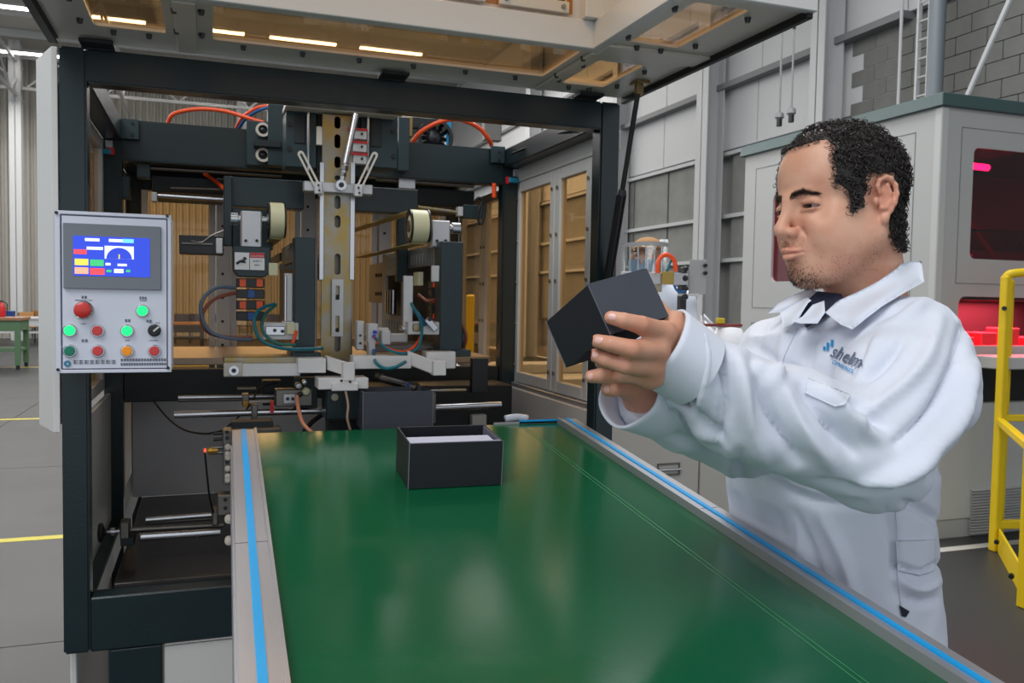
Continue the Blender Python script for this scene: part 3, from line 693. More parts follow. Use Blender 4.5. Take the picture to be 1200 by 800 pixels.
# black cable carriers with orange and blue hose stubs
def drag_chain(x0, x1, y0, y1, Y, label, n):
    u = empty('cable_carrier', PY((x0+x1)/2, y1, Y), label, 'cable carrier', 'cable carriers')
    for k in range(n):
        a = y0 + (y1-y0)*k/n; b = y0 + (y1-y0)*(k+.82)/n
        q = pb('chain_link', x0, a, x1, b, Y, .035, BLACKG, u)
        for j, c_ in enumerate(((235, 90, 30), (30, 80, 150), (235, 90, 30))):
            f0 = x0 + (x1-x0)*(.12+.3*j)
            if (k+j) % 2 == 0: pb('hose_stub', f0, a+1, f0+(x1-x0)*.22, b-1, Y-.003, .01, mat('stub_%d' % j, c_, .4), q, 0)
    return u
drag_chain(277, 310, 326, 378, 2.04, 'black stacked cable carrier with orange hoses under the safety label box', 4)
drag_chain(506, 516, 330, 376, 2.06, 'narrow black cable carrier beside the right green column', 5)
# motor box with safety label
mb = empty('drive_box', PY(295, 325, 2.03), 'dark green drive box with white and red safety label', 'drive box')
a = PY(273, 288, 2.03); b = PY(317, 325, 2.03)
obj('box_body', M().plate([(b.x, b.z+.014), (b.x-.012, b.z), (a.x+.012, b.z), (a.x, b.z+.014), (a.x, a.z), (b.x, a.z)], [], lambda u, v, w: Vector((u, 2.03+w, v)), .08), GREEN2, mb, bev=.002)
lb = pb('safety_label', 275, 296, 310, 316, 2.028, .002, mat('label_white', (235, 235, 235), .5), mb, 0)
pb('label_header', 293, 296.5, 310, 302, 2.0272, .001, mat('label_red', (205, 30, 40), .5), mb, 0)
text('CAUTION', PY(301.5, 301, 2.0268), .0062, MATS['label_white'], mb); text('SAFETY', PY(301.5, 307, 2.0275), .0062, INK, mb); text('FIRST', PY(301.5, 311.5, 2.0275), .0055, INK, mb)
p = PY(283, 306, 2.0275); obj('hand_symbol', M().tube([p+Vector((-.011, 0, -.006)), p+Vector((-.003, 0, 0)), p+Vector((.006, 0, .003))], .0032, 6).tube([p+Vector((-.002, 0, -.001)), p+Vector((.009, 0, -.002))], .002, 6, 2).cyl(p+Vector((.007, -.001, .006)), p+Vector((.007, .001, .006)), .004, 10), BLACKG, mb)
obj('divider', pbm(M(), 292.2, 296, 292.8, 316, 2.0274, .001), INK, mb)
# linear actuator stub at the left
la = empty('linear_actuator', PY(235, 298, 2.1), 'short black linear actuator sticking out left of the safety label', 'actuator')
pb('body', 210, 276, 262, 298, 2.12, .05, BLACKG, la); pb('end_block', 253, 279, 261, 297, 2.10, .03, ALUW, la); pb('groove', 212, 284, 250, 287, 2.117, .004, STEELD, la)
p = [PY(x, y, 2.10) for x, y in ((224, 282), (236, 284), (248, 276), (262, 270))]; obj('cable', M().tube(p, .002, 6), STEELD, la)
# upper guide shafts and brackets
gs_ = empty('guide_shaft', PY(220, 232, 2.46), 'dark guide shafts under the upper green beam, left of the slotted bar', 'shaft')
def rod(par, x0, y0, x1, y1, Y, r, mt=STEEL, nm='rod'):
    return obj(nm, M().cyl(PY(x0, y0, Y), PY(x1, y1, Y), r, 14), mt, par, smooth=True)
rod(gs_, 185, 229, 262, 234, 2.46, .006); rod(gs_, 165, 196, 330, 206, 2.46, .005, STEELD); rod(gs_, 200, 220, 262, 222, 2.5, .004, STEELD)
pb('shaft_block', 177, 225, 184, 236, 2.45, .03, ALUW, gs_); pb('end_block', 160, 192, 176, 208, 2.44, .04, GREEN2, gs_); pb('end_plate', 140, 206, 152, 232, 2.44, .05, GREEN2, gs_)
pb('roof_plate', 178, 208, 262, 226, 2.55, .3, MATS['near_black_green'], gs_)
gs2 = empty('guide_shaft', PY(520, 245, 2.46), 'dark guide shafts under the upper green beam, right of the slotted bar', 'shaft')
rod(gs2, 490, 243, 537, 249, 2.46, .006, RUST); rod(gs2, 440, 210, 555, 218, 2.46, .006, STEELD); pb('shaft_block', 537, 242, 543, 253, 2.44, .03, ALUW, gs2)
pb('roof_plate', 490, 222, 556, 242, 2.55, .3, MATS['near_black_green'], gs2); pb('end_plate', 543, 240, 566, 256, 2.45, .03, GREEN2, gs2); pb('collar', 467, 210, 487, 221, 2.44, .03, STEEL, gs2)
# pulley bracket with two white rings on the second frame
pk_ = empty('pulley_bracket', PY(300, 192, 2.39), 'green bracket with two white rimmed pulleys at left of the press head', 'bracket')
pb('bracket_plate', 289, 142, 322, 194, 2.385, .03, GREEN2, pk_); pb('bracket_block', 314, 122, 332, 194, 2.36, .05, GREEN2, pk_); pb('bracket_rib', 298, 164, 330, 172, 2.35, .04, MATS['near_black_green'], pk_)
for y in (152.5, 182):
    c = PY(308, y, 2.375); obj('pulley_rim', M().ring(c, (0, 1, 0), .0185, .012, .02, 24), CREAMW, pk_, smooth=True)
    obj('pulley_hub', M().lathe(c+Vector((0, .008, 0)), (0, -1, 0), [(.0125, 0), (.0125, .01), (.006, .014), (0, .016)], 16), BLACKG, pk_, smooth=True)
mc2 = empty('pulley_bracket', PY(479, 196, 2.39), 'green bracket at right of the press head beside the cooling fan', 'bracket')
pb('bracket_plate', 467, 137, 480, 200, 2.37, .04, GREEN2, mc2)
# fan motor behind the beam
fn = empty('cooling_fan', PY(505, 180, 2.62), 'black round cooling fan behind the upper beam on the right', 'fan')
c = PY(509, 162, 2.6)
obj('fan_ring', M().ring(c, (0, 1, 0), .056, .046, .04, 24), BLACKG, fn, smooth=True)
for k in range(12):
    an = 2*math.pi*k/12; obj('blade', M().beam(c+Vector((.014*math.cos(an), 0, .014*math.sin(an))), c+Vector((.047*math.cos(an), .012, .047*math.sin(an))), .012, .003, up=(0, 1, .4)), BLACKG, fn)
obj('fan_hub', M().lathe(c+Vector((0, .01, 0)), (0, -1, 0), [(.018, 0), (.018, .015), (0, .022)], 16), BLACKG, fn, smooth=True)
pb('fan_housing', 478, 137, 520, 152, 2.66, .08, BLACKG, fn, .004); pb('blue_connector', 524, 139, 529, 178, 2.6, .02, mat('bright_blue', (20, 150, 200), .4), fn)
pb('terminal', 568, 140, 588, 165, 2.7, .03, STEELD, fn, .003); pb('fan_bracket', 470, 136, 484, 160, 2.63, .05, mat('brass_cable', (150, 120, 70), .5), fn, .003)

# ================================================================ lower guide beams (grey blocks in front)
lg = empty('guide_beam', PY(400, 450, 1.93), 'long light grey U shaped guide beam below the slotted bar', 'guide beam')
BLOCK = mat('grey_block', (222, 220, 220), .5, .1, noise=.06, nscale=20)
pb('left_bar', 262, 426, 352, 441, 1.95, .03, BLOCK, lg); pb('left_block', 349, 420, 382, 437, 1.93, .06, BLOCK, lg)
pb('end_ring_plate', 262, 425, 284, 441, 1.945, .008, CREAMW, lg)
c = PY(274, 434, 1.943); obj('bearing', M().ring(c, (0, 1, 0), .0105, .005, .008, 20), STEEL, lg, smooth=True); obj('bearing_pin', M().cyl(c, c+Vector((0, -.005, 0)), .004, 12), BLACKG, lg)
# U bracket: two sloping cheeks and a base
za = PY(395, 440, 1.9).z; zc = PY(395, 455, 1.9).z
def slope_bar(nm, p0, p1, hgt, dep):
    m = M(); a = PY(*p0, 1.93); b = PY(*p1, 1.90)
    m.hexa([(a.x, 1.94, a.z-hgt), (b.x, 1.90, b.z-hgt), (b.x+.002, 1.90+dep, b.z-hgt), (a.x+.002, 1.94+dep, a.z-hgt), (a.x, 1.94, a.z), (b.x, 1.90, b.z), (b.x+.002, 1.90+dep, b.z), (a.x+.002, 1.94+dep, a.z)])
    return obj(nm, m, BLOCK, lg, bev=.0015)
slope_bar('left_cheek', (384, 418), (413, 427), .030, .06); pb('cheek_end', 402, 425, 416, 446, 1.895, .03, BLOCK, lg)
pb('base_block', 373, 443, 432, 456, 1.90, .07, BLOCK, lg); pb('base_end', 389, 449, 420, 458, 1.885, .03, BLOCK, lg)
pb('middle_bar', 414, 417, 482, 432, 1.93, .05, BLOCK, lg)
slope_bar('right_cheek', (479, 411), (512, 424), .032, .05); pb('right_end', 508, 423, 523, 440, 1.89, .03, BLOCK, lg)
pb('right_bar', 500, 412, 534, 432, 1.95, .05, BLOCK, lg)
pb('under_plate', 262, 418, 350, 426, 1.97, .10, RUST, lg)
screws(lg, ((400, 446), (410, 447)), 1.885, .003)
lb2 = empty('lower_block', PY(410, 490, 1.93), 'dark green bearing block below the grey U shaped beam', 'block')
pb('body', 382, 456, 425, 492, 1.92, .08, GREEN, lb2, .003); c = PY(392, 465, 1.918); obj('plug', M().cyl(c, c+Vector((0, -.006, 0)), .008, 14), RUST, lb2)
pb('shelf', 424, 452, 600, 500, 2.22, .15, MATS['near_black_paint'], lb2, .003)
pb('stand', 385, 492, 425, 520, 1.98, .06, MATS['near_black_green'], lb2)
# rods left and right
rs = empty('slide_rods', PY(280, 490, 2.0), 'pair of chrome slide rods crossing the left half of the machine above the black plate', 'slide rods')
rod(rs, 209, 466, 330, 464, 2.12, .005); rod(rs, 204, 486, 385, 481, 2.02, .0075); rod(rs, 209, 469, 330, 467, 2.14, .004, STEELD)
pb('rod_block', 284, 462, 292, 476, 2.10, .04, STEELD, rs); pb('rod_block', 295, 474, 302, 491, 2.0, .04, STEELD, rs); pb('brass_nut', 285, 470, 291, 477, 2.09, .01, mat('brass_nut', (200, 150, 60), .35, .8), rs, 0)
pb('small_bracket', 308, 446, 330, 475, 2.16, .05, MATS['near_black_green'], rs)
rod(rs, 292, 471, 318, 470, 2.06, .004, CREAMW, 'pin'); rod(rs, 278, 455, 300, 455, 2.1, .004, RUST, 'pin')
pb('hose_clamp', 317, 470, 321, 484, 2.0, .02, MATS['red_plastic'], rs, 0)
rr_ = empty('slide_rods', PY(545, 480, 2.0), 'chrome slide rods at the right, behind the dark box', 'slide rods')
rod(rr_, 505, 458, 546, 457, 2.1, .004, RUST); rod(rr_, 506, 478, 587, 474, 2.05, .0085); pb('rod_block', 503, 460, 511, 496, 2.04, .04, STEELD, rr_); rod(rr_, 486, 457, 512, 457, 2.05, .004, STEEL)
pb('dark_plate', 553, 420, 572, 460, 2.1, .02, BLACKG, rr_); pb('support', 553, 486, 570, 530, 2.2, .05, WHITE, rr_)
# pneumatic manifold and cylinders
mf = empty('pneumatic_manifold', PY(345, 480, 2.0), 'pneumatic valve manifold with round gauge under the left end of the grey beam', 'manifold')
pb('body', 323, 456, 366, 476, 2.0, .04, STEELD, mf, .002); pb('body', 332, 461, 347, 473, 1.992, .01, ALU, mf); screws(mf, ((337, 467), (343, 467)), 1.992, .004)
pb('back_plate', 345, 442, 372, 480, 2.03, .02, GREEN2, mf)
for (x, y, r, mt) in ((350, 452, .008, ALU), (359, 459, .0095, CREAM), (357, 448, .006, STEEL), (352, 462, .006, BLACKG)):
    c = PY(x, y, 1.99); obj('fitting', M().lathe(c+Vector((0, .02, 0)), (0, -1, 0), [(r*.8, 0), (r, .004), (r, .02), (r*.7, .024), (0, .025)], 14), mt, mf, smooth=True)
cy_ = empty('air_cylinder', PY(468, 458, 1.99), 'silver air cylinder lying above the dark box', 'air cylinder')
p0 = PY(447, 443, 2.03); p1 = PY(482, 453, 1.97)
obj('barrel', M().cyl(p0, p1, .0095, 16), STEEL, cy_, smooth=True); obj('end_cap', M().cyl(p1, p1.lerp(p0, -.2), .012, 12), STEELD, cy_, smooth=True); obj('end_cap', M().cyl(p0, p0.lerp(p1, -.15), .012, 12), STEELD, cy_, smooth=True)
pb('foot', 474, 451, 492, 458, 1.97, .02, STEELD, cy_); c = PY(478, 451, 1.965); obj('port', M().cyl(c, c+Vector((0, -.004, .003)), .003, 8), mat('port_blue', (20, 70, 200), .4), cy_)
# valve blocks right of bar
vb = empty('valve_blocks', PY(440, 410, 2.02), 'row of small silver valve blocks with blue fittings right of the slotted bar', 'valve blocks')
for (x0, y0, x1, y1, Y) in ((418, 376, 427, 410, 2.03), (431, 379, 443, 402, 2.0), (438, 384, 456, 396, 2.05), (447, 387, 458, 404, 2.02), (456, 391, 478, 401, 2.06), (432, 400, 440, 418, 2.0)):
    pb('block', x0, y0, x1, y1, Y, .03, ALUW, vb, .002)
screws(vb, ((422, 393), (422, 402)), 2.03, .003)
for (x, y) in ((439, 389), (438, 394), (438, 411)):
    c = PY(x, y, 1.997); obj('blue_fitting', M().cyl(c, c+Vector((0, -.008, 0)), .0045, 12), mat('port_blue', (20, 70, 200), .4), vb)
pb('tray', 430, 404, 520, 412, 2.06, .2, STEELD, vb)
# bolted plate at the belt end with sensors
bp_ = empty('bolted_end_plate', PY(285, 560, 1.80), 'steel bolted side plate with white rollers at the far left conveyor corner', 'end plate')
ES = 1.86
pb('top_plate', 262, 503, 330, 515, ES, .05, STEELD, bp_); pb('side_plate', 261, 505, 272, 568, ES-.03, .05, STEELD, bp_); pb('bracket', 271, 494, 320, 504, ES+.04, .05, MATS['near_black_green'], bp_)
for y in (506, 513, 541): c = PY(266, y, ES-.032); obj('bolt', M().cyl(c, c+Vector((0, -.004, 0)), .004, 8), BLACKG, bp_)
for y in (523, 531, 535, 548, 557, 561):
    c = PY(267, y, ES-.035); obj('small_roller', M().lathe(c, (0, -1, 0), [(.006, 0), (.006, .012), (.004, .014), (0, .014)], 12), CREAMW, bp_, smooth=True)
for y, l in ((507, 12), (514, 12), (524, 17), (530, 17)):
    a = PY(262, y, ES-.01); b = PY(262-l, y+1, ES-.01); obj('threaded_pin', M().cyl(a, b, .0035, 8), BLACKG if y < 520 else STEELD, bp_)
c = PY(243, 528, ES-.01); obj('sensor_body', M().cyl(c, c+Vector((.02, 0, 0)), .006, 10).cyl(c+Vector((.004, 0, 0)), c+Vector((.008, 0, 0)), .009, 8), mat('brass_nut', (200, 150, 60), .35, .8), bp_)
c = PY(239, 528, ES-.01); obj('sensor_light', M().cyl(c, c+Vector((.004, 0, 0)), .004, 10), mat('led_red', (255, 60, 30), .4, em=(255, 60, 30), ems=3), bp_)
pb('clamp', 255, 580, 272, 604, ES-.06, .04, STEELD, bp_, .002); screws(bp_, ((264, 585), (264, 595)), ES-.06, .004)
for y in (607, 632):
    c = PY(268, y, ES-.07); obj('end_roller', M().lathe(c, (0, -1, 0), [(.008, 0), (.008, .014), (0, .016)], 12), CREAMW, bp_, smooth=True)
# adjustment spindle on the black plate
sp = empty('adjusting_spindle', PY(200, 634, 1.92), 'chrome adjusting spindle with black star knob above the black plate', 'spindle')
YS = 1.94
rod(sp, 171, 609, 250, 603, YS+.05, .006); rod(sp, 171, 612, 250, 607, YS+.06, .005, STEELD); rod(sp, 150, 621, 262, 615, YS+.02, .0055, STEELD); rod(sp, 165, 629, 258, 623, YS-.02, .008)
pb('nut_block', 140, 612, 152, 632, YS, .04, STEELD, sp, .003); pb('nut_block', 248, 598, 256, 616, YS, .05, STEELD, sp, .003)
pb('stand_block', 141, 630, 157, 640, YS, .06, MATS['near_black_green'], sp)
a = PY(118, 624, YS+.02); b = PY(142, 622, YS+.02)
obj('knob', M().lathe(a, (1, 0, 0), [(.006, -.006), (.019, -.004), (.021, .0), (.019, .004), (.008, .008), (.006, .012)], 10), BLACK, sp, smooth=True)
obj('knob_shaft', M().cyl(a, b, .004, 10).cyl(a.lerp(b, .5), a.lerp(b, .7), .009, 10), STEEL, sp, smooth=True)

# ================================================================ hoses and cables
def hose(pts, r, mt, label, nm='air_hose', cat='hose', grp=None):
    P = [PY(*p) for p in pts]
    o = obj(nm, M().tube(P, r, 8, 8), mt, None, smooth='all'); return tag(o, label, cat, grp)
hose([(196, 148, 2.5), (203, 134, 2.48), (230, 128, 2.46), (262, 130, 2.44), (290, 138, 2.42), (310, 144, 2.40)], .0055, ORANGE, 'orange air hose arching over the upper beam, left of the press head')
hose([(276, 152, 2.5), (284, 138, 2.46), (300, 127, 2.43), (314, 124, 2.42)], .005, ORANGE, 'short orange hose climbing beside a blue one left of the press head')
hose([(279, 152, 2.49), (288, 139, 2.45), (302, 130, 2.42), (314, 126, 2.41)], .0045, BLUEH, 'short blue hose climbing beside an orange one left of the press head')
hose([(483, 167, 2.45), (494, 154, 2.43), (515, 143, 2.41), (538, 140, 2.41), (560, 149, 2.42), (572, 162, 2.43), (577, 173, 2.45)], .0065, ORANGE, 'orange air hose arching over the upper beam, right of the press head')
hose([(240, 204, 2.55), (252, 212, 2.5), (264, 222, 2.45)], .0055, ORANGE, 'orange hose dropping behind the left guide shafts')
hose([(579, 215, 2.41), (579, 232, 2.41)], .007, ORANGE, 'short orange hose stub on the second right post')
hose([(276, 337, 2.02), (254, 337, 1.99), (238, 350, 1.97), (236, 368, 1.97), (246, 388, 1.97), (268, 396, 1.98), (296, 398, 2.0)], .0042, GREYH, 'grey blue hose looping left of the black cable carrier')
hose([(277, 343, 2.03), (252, 350, 2.0), (237, 368, 1.98), (240, 385, 1.98), (258, 394, 2.0), (295, 395, 2.01)], .0042, BROWNH, 'brown hose looping left of the black cable carrier')
hose([(322, 356, 2.0), (305, 362, 1.97), (298, 376, 1.95), (304, 396, 1.94), (322, 406, 1.94), (345, 409, 1.95), (378, 408, 1.99)], .0038, TEALH, 'teal hose hanging under the left clamp body')
hose([(323, 357, 2.02), (310, 370, 1.98), (308, 388, 1.96), (324, 402, 1.95), (346, 404, 1.96)], .0038, mat('cable_green', (40, 110, 100), .4), 'green hose hanging beside the teal one under the left clamp body')
hose([(342, 404, 1.97), (345, 396, 1.97), (347, 388, 1.98)], .004, ORANGE, 'short orange hose end on the left clamp body')
hose([(439, 395, 1.99), (446, 403, 1.96), (462, 411, 1.95), (478, 411, 1.96), (488, 403, 1.97), (494, 393, 1.99)], .0036, ORANGE, 'orange hose sagging between valve blocks and right clamp')
hose([(440, 396, 1.98), (450, 406, 1.95), (464, 413, 1.94), (480, 413, 1.95), (491, 404, 1.96), (494, 380, 1.98), (482, 355, 2.02)], .0036, TEALH, 'teal hose sagging under the orange one at the right clamp')
hose([(438, 412, 1.985), (440, 424, 1.92), (450, 431, 1.88), (463, 430, 1.88), (475, 424, 1.92)], .0042, TEALH, 'thick teal hose drooping over the grey beam')
hose([(536, 375, 2.07), (544, 386, 2.06), (546, 398, 2.06), (541, 412, 2.08)], .0045, BROWNH, 'brown hose bending behind the right green column')
hose([(534, 374, 2.08), (541, 384, 2.07), (542, 400, 2.07), (539, 410, 2.09)], .0035, GREYH, 'grey hose bending behind the right green column')
hose([(490, 345, 2.05), (500, 352, 2.03), (508, 352, 2.04)], .004, BROWNH, 'brown cable beside the narrow cable carrier')
hose([(485, 362, 2.03), (493, 372, 2.0), (498, 382, 1.99)], .005, BLUEH, 'blue hose dropping behind the right white bar')
hose([(348, 464, 1.97), (350, 480, 1.93), (356, 497, 1.9), (372, 512, 1.88)], .0045, mat('peach_hose', (214, 140, 110), .4), 'pale orange hose running down from the pneumatic manifold')
hose([(405, 458, 1.88), (408, 475, 1.86), (407, 490, 1.85), (411, 505, 1.85)], .0028, mat('tan_cable', (150, 126, 104), .5), 'tan cable hanging from the grey U shaped beam', 'cable', 'cable')
hose([(178, 467, 2.3), (195, 488, 2.2), (215, 503, 2.1), (240, 508, 2.0), (262, 504, 1.93)], .0022, BLACK, 'thin black cable sagging below the left slide rods', 'cable', 'cable')
hose([(262, 504, 1.96), (290, 478, 2.05), (305, 455, 2.1), (325, 448, 2.12)], .002, BLACK, 'thin black cable rising behind the left slide rods', 'cable', 'cable')
hose([(240, 530, 1.84), (243, 560, 1.86), (246, 585, 1.9), (251, 603, 1.95)], .002, BLACK, 'thin black sensor cable hanging from the red lit sensor', 'cable', 'cable')
hose([(600, 180, 2.3), (625, 170, 2.2), (645, 163, 2.1), (655, 156, 2.0), (668, 153, 1.9)], .0035, BLACK, 'black cable clipped along the upper right side beam', 'cable', 'cable')
hose([(555, 236, 2.4), (562, 232, 2.4), (568, 240, 2.4), (566, 258, 2.4), (562, 262, 2.4), (560, 250, 2.4), (565, 236, 2.4)], .004, BLACK, 'coiled black cable tied to the second right post', 'cable', 'cable')
hose([(357, 505, 2.0), (365, 495, 2.03), (378, 485, 2.05)], .006, BLACK, 'black cable behind the pale orange hose', 'cable', 'cable')
# ================================================================ green belt conveyor (falls gently and runs slightly askew towards the camera)
CZ0, CY0, CS, CK = 1.171, 1.80, .100, .018
def cz(y): return CZ0 + (y-CY0)*CS
def cxo(x, y): return x + CK*(y-1.79)
def PV(px, py, lift=0):          # point of the belt plane seen at a place of the photograph
    r = ray(px, py); t = (CZ0 + lift - CY0*CS - CAM_H) / (r.z - CS*r.y); return O + r*t
cv = empty('belt_conveyor', (.42, 1.0, 0), 'green belt conveyor with aluminium side rails and blue edge tape', 'conveyor')
YN, YFAR = .30, 1.795
def cslab(nm, x0, x1, ya, yb, top, th, mt, bev=0, par=None, **k):
    P = lambda x, y, z: (cxo(x, y), y, cz(y)+z)
    return obj(nm, M().hexa([P(x0, ya, top-th), P(x1, ya, top-th), P(x1, yb, top-th), P(x0, yb, top-th), P(x0, ya, top), P(x1, ya, top), P(x1, yb, top), P(x0, yb, top)]), mt, par or cv, bev=bev, **k)
BELT = mat('green_belt', (0, 84, 50), .16, noise=.04, nscale=3, bump=.012, bscale=500, spec=.6)
RAIL = mat('side_rail_alu', (178, 176, 180), .34, .6, noise=.05, nscale=30, bump=.02, bscale=250, stretch=(1, .04, 1))
TAPE = mat('blue_tape', (0, 158, 226), .35)
belt = cslab('belt', .088, .752, YN, YFAR, 0, .006, BELT)
obj('belt_nose', M().cyl((.09, YFAR-.02, cz(YFAR)-.03), (.75, YFAR-.02, cz(YFAR)-.03), .028, 20), BELT, cv, smooth=True)
for x in (.655, .663): cslab('belt_seam', x, x+.0008, YN, YFAR-.01, .0007, .001, mat('seam_pale_green', (70, 130, 90), .4), par=belt)
cslab('side_rail', .043, .088, YN, YFAR-.005, .010, .07, RAIL, .0012)
cslab('side_rail', .752, .795, YN, YFAR-.005, .010, .07, RAIL, .0012)
cslab('rail_lip', .086, .0905, YN, YFAR-.005, .0135, .02, RAIL); cslab('rail_lip', .7495, .754, YN, YFAR-.005, .0135, .02, RAIL)
cslab('edge_tape', .0605, .0705, YN, YFAR-.006, .0115, .002, TAPE); cslab('edge_tape', .768, .776, YN, YFAR-.006, .0125, .003, TAPE)
for ya in (1.18,):
    for (x0, x1) in ((.0435, .0605), (.0705, .086), (.754, .768), (.776, .7945)):
        cslab('rail_joint', x0, x1, ya, ya+.0012, .0103, .002, MATS['groove_violet'])
cslab('side_plate', .040, .044, YN, YFAR-.1, .004, .11, RAIL, .001); cslab('side_plate', .794, .798, YN, YFAR-.1, .004, .11, RAIL, .001)
cslab('slider_bed', .088, .752, YN, YFAR-.06, -.012, .03, STEELD); cslab('return_belt', .095, .745, YN, YFAR-.02, -.065, .004, BELT)
for y in (.45, 1.15):
    for x in (.055, .77):
        obj('leg', M().box((x-.015, y-.02, .02), (x+.025, y+.02, cz(y)-.075)), RAIL, cv, bev=.002)
        obj('foot', M().cyl((x+.005, y, 0), (x+.005, y, .02), .03, 16), BLACK, cv)
    obj('cross_tie', M().box((.07, y-.015, .25), (.755, y+.015, .29)), RAIL, cv)
# blue tape and folded cloth across the far edge
tp = obj('tape_roll', M().box((.66, 1.797, cz(1.8)+.000), (.792, 1.800, cz(1.8)+.008)), TAPE, cv)
obj('end_lip', M().box((.60, 1.797, cz(1.8)-.004), (.80, 1.803, cz(1.8)+.004)), RAIL, cv)
cl_ = obj('rolled_sheet', M().tube([PY(592, 491, 1.83), PY(605, 489, 1.83), PY(618, 490.5, 1.83)], .009, 12, 4), mat('clear_film', (190, 200, 215), .25), None, smooth='all')
tag(cl_, 'small rolled white plastic film behind the far right corner of the belt', 'film')
# boxes ------------------------------------------------------------
CARD = mat('black_card', (24, 26, 33), .5, noise=.06, nscale=40, bump=.02, bscale=300)
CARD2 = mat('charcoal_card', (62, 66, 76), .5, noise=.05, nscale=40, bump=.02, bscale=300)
EDGE = mat('card_edge', (120, 118, 130), .6)
LIN = mat('grey_lining', (186, 186, 204), .6)
def open_box(name, org, ux, uy, uz, L, D, Hh, label, th=.003, mt=CARD, group=None, cat='box'):
    """box with origin at its lower near left corner, open upwards"""
    u = empty(name, org, label, cat, group)
    def B(a, b): return [org + ux*x + uy*y + uz*z for (x, y, z) in ((a[0],a[1],a[2]),(b[0],a[1],a[2]),(b[0],b[1],a[2]),(a[0],b[1],a[2]),(a[0],a[1],b[2]),(b[0],a[1],b[2]),(b[0],b[1],b[2]),(a[0],b[1],b[2]))]
    for nm, a, b in (('front_wall', (0, 0, 0), (L, th, Hh)), ('back_wall', (0, D-th, 0), (L, D, Hh)), ('side_wall', (0, th, 0), (th, D-th, Hh)), ('side_wall', (L-th, th, 0), (L, D-th, Hh)), ('bottom', (th, th, 0), (L-th, D-th, th))):
        obj(nm, M().hexa(B(a, b)), mt, u, bev=.0006)
    obj('corner_edge', M().hexa(B((-.0003, -.0003, 0), (.0009, .001, Hh+.0002))), EDGE, u); obj('corner_edge', M().hexa(B((L-.0009, -.0003, 0), (L+.0003, .001, Hh+.0002))), EDGE, u)
    return u, B
a = PV(478, 574); b = PV(587.5, 568.5); c = PV(467, 553.5)
ux = (b-a); L = ux.length; ux.normalize(); uz = Vector((0, -CS, 1)).normalized(); uy = uz.cross(ux).normalized()
bx_, B = open_box('open_box', a + uz*.0008, ux, uy, uz, L, .115, .0785, 'open black cardboard box with pale lining standing on the green belt')
obj('inner_box', M().hexa(B((.004, .004, .0035), (L-.004, .006, .079))), LIN, bx_); obj('lining', M().hexa(B((.0035, .005, .0745), (L-.014, .050, .0762))), LIN, bx_, label='pale grey inner shelf')
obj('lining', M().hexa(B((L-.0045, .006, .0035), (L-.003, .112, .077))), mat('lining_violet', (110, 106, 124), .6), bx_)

# charcoal box waiting at the end of the belt
YBX = 1.86
a = PY(425, 503, YBX); b = PY(507, 503, YBX); t = PY(466, 458.5, YBX)
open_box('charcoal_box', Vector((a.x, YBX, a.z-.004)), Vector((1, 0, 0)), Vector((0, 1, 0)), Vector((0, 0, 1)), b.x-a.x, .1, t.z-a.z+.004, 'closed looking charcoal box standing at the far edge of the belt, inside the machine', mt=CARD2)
obj('box_stand', M().box((a.x+.02, YBX+.02, .884), (b.x-.02, YBX+.08, a.z-.004)), STEELD, mc)
# ================================================================ white laser cabinet on the right
CABW = mat('cabinet_paint', (178, 178, 176), .45, noise=.02, nscale=4)
CABL = mat('cabinet_paint_light', (192, 192, 189), .45, noise=.02, nscale=4)
MAG = glassy('magenta_acrylic', (.62, .05, .16), .35, .02)
lc = empty('laser_cabinet', (5.3, 5, 0), 'big white machine cabinet with magenta windows and dark green roof rim', 'cabinet')
CX, CY, CT = 4.2, 4.08, 2.67
# left wall with window opening, front wall with two openings
obj('side_wall', M().plate([(CY, .0), (6.06, .0), (6.06, CT), (CY, CT)], [rrect(4.75, 1.63, 5.715, 2.32, .05, 4)], lambda u, v, w: Vector((CX+w, u, v)), .03), CABW, lc)
wf0 = PY(1136, 303, CY); wf1 = PY(1136, 172, CY)
obj('front_wall', M().plate([(CX+.03, .0), (7.4, .0), (7.4, CT), (CX+.03, CT)], [rrect(wf0.x, wf0.z, wf0.x+1.3, wf1.z, .04, 4), rrect(PY(1122, 380, CY).x, PY(1122, 405, CY).z, PY(1122, 380, CY).x+1.5, PY(1122, 347, CY).z, .05, 4)], lambda u, v, w: Vector((u, CY+w, v)), .03), CABW, lc)
obj('corner_post', M().box((CX-.008, CY-.008, .06), (CX+.05, CY+.05, CT)), CABL, lc, bev=.006)
obj('back_wall', M().box((CX, 6.06, 0), (7.4, 6.1, CT)), CABW, lc)
obj('roof_rim', M().hexa([(CX-.03, CY-.03, CT), (7.5, CY-.03, CT), (7.5, 6.15, CT), (CX-.03, 6.15, CT), (CX-.01, CY-.01, CT+.085), (7.5, CY-.01, CT+.085), (7.5, 6.15, CT+.085), (CX-.01, 6.15, CT+.085)]), mat('rim_green', (58, 80, 80), .4), lc, bev=.004)
obj('window', M().box((CX+.02, 4.7, 1.6), (CX+.026, 5.75, 2.36)), MAG, lc)
obj('window', M().box((wf0.x-.03, CY+.02, wf0.z-.03), (wf0.x+1.33, CY+.026, wf1.z+.03)), MAG, lc)
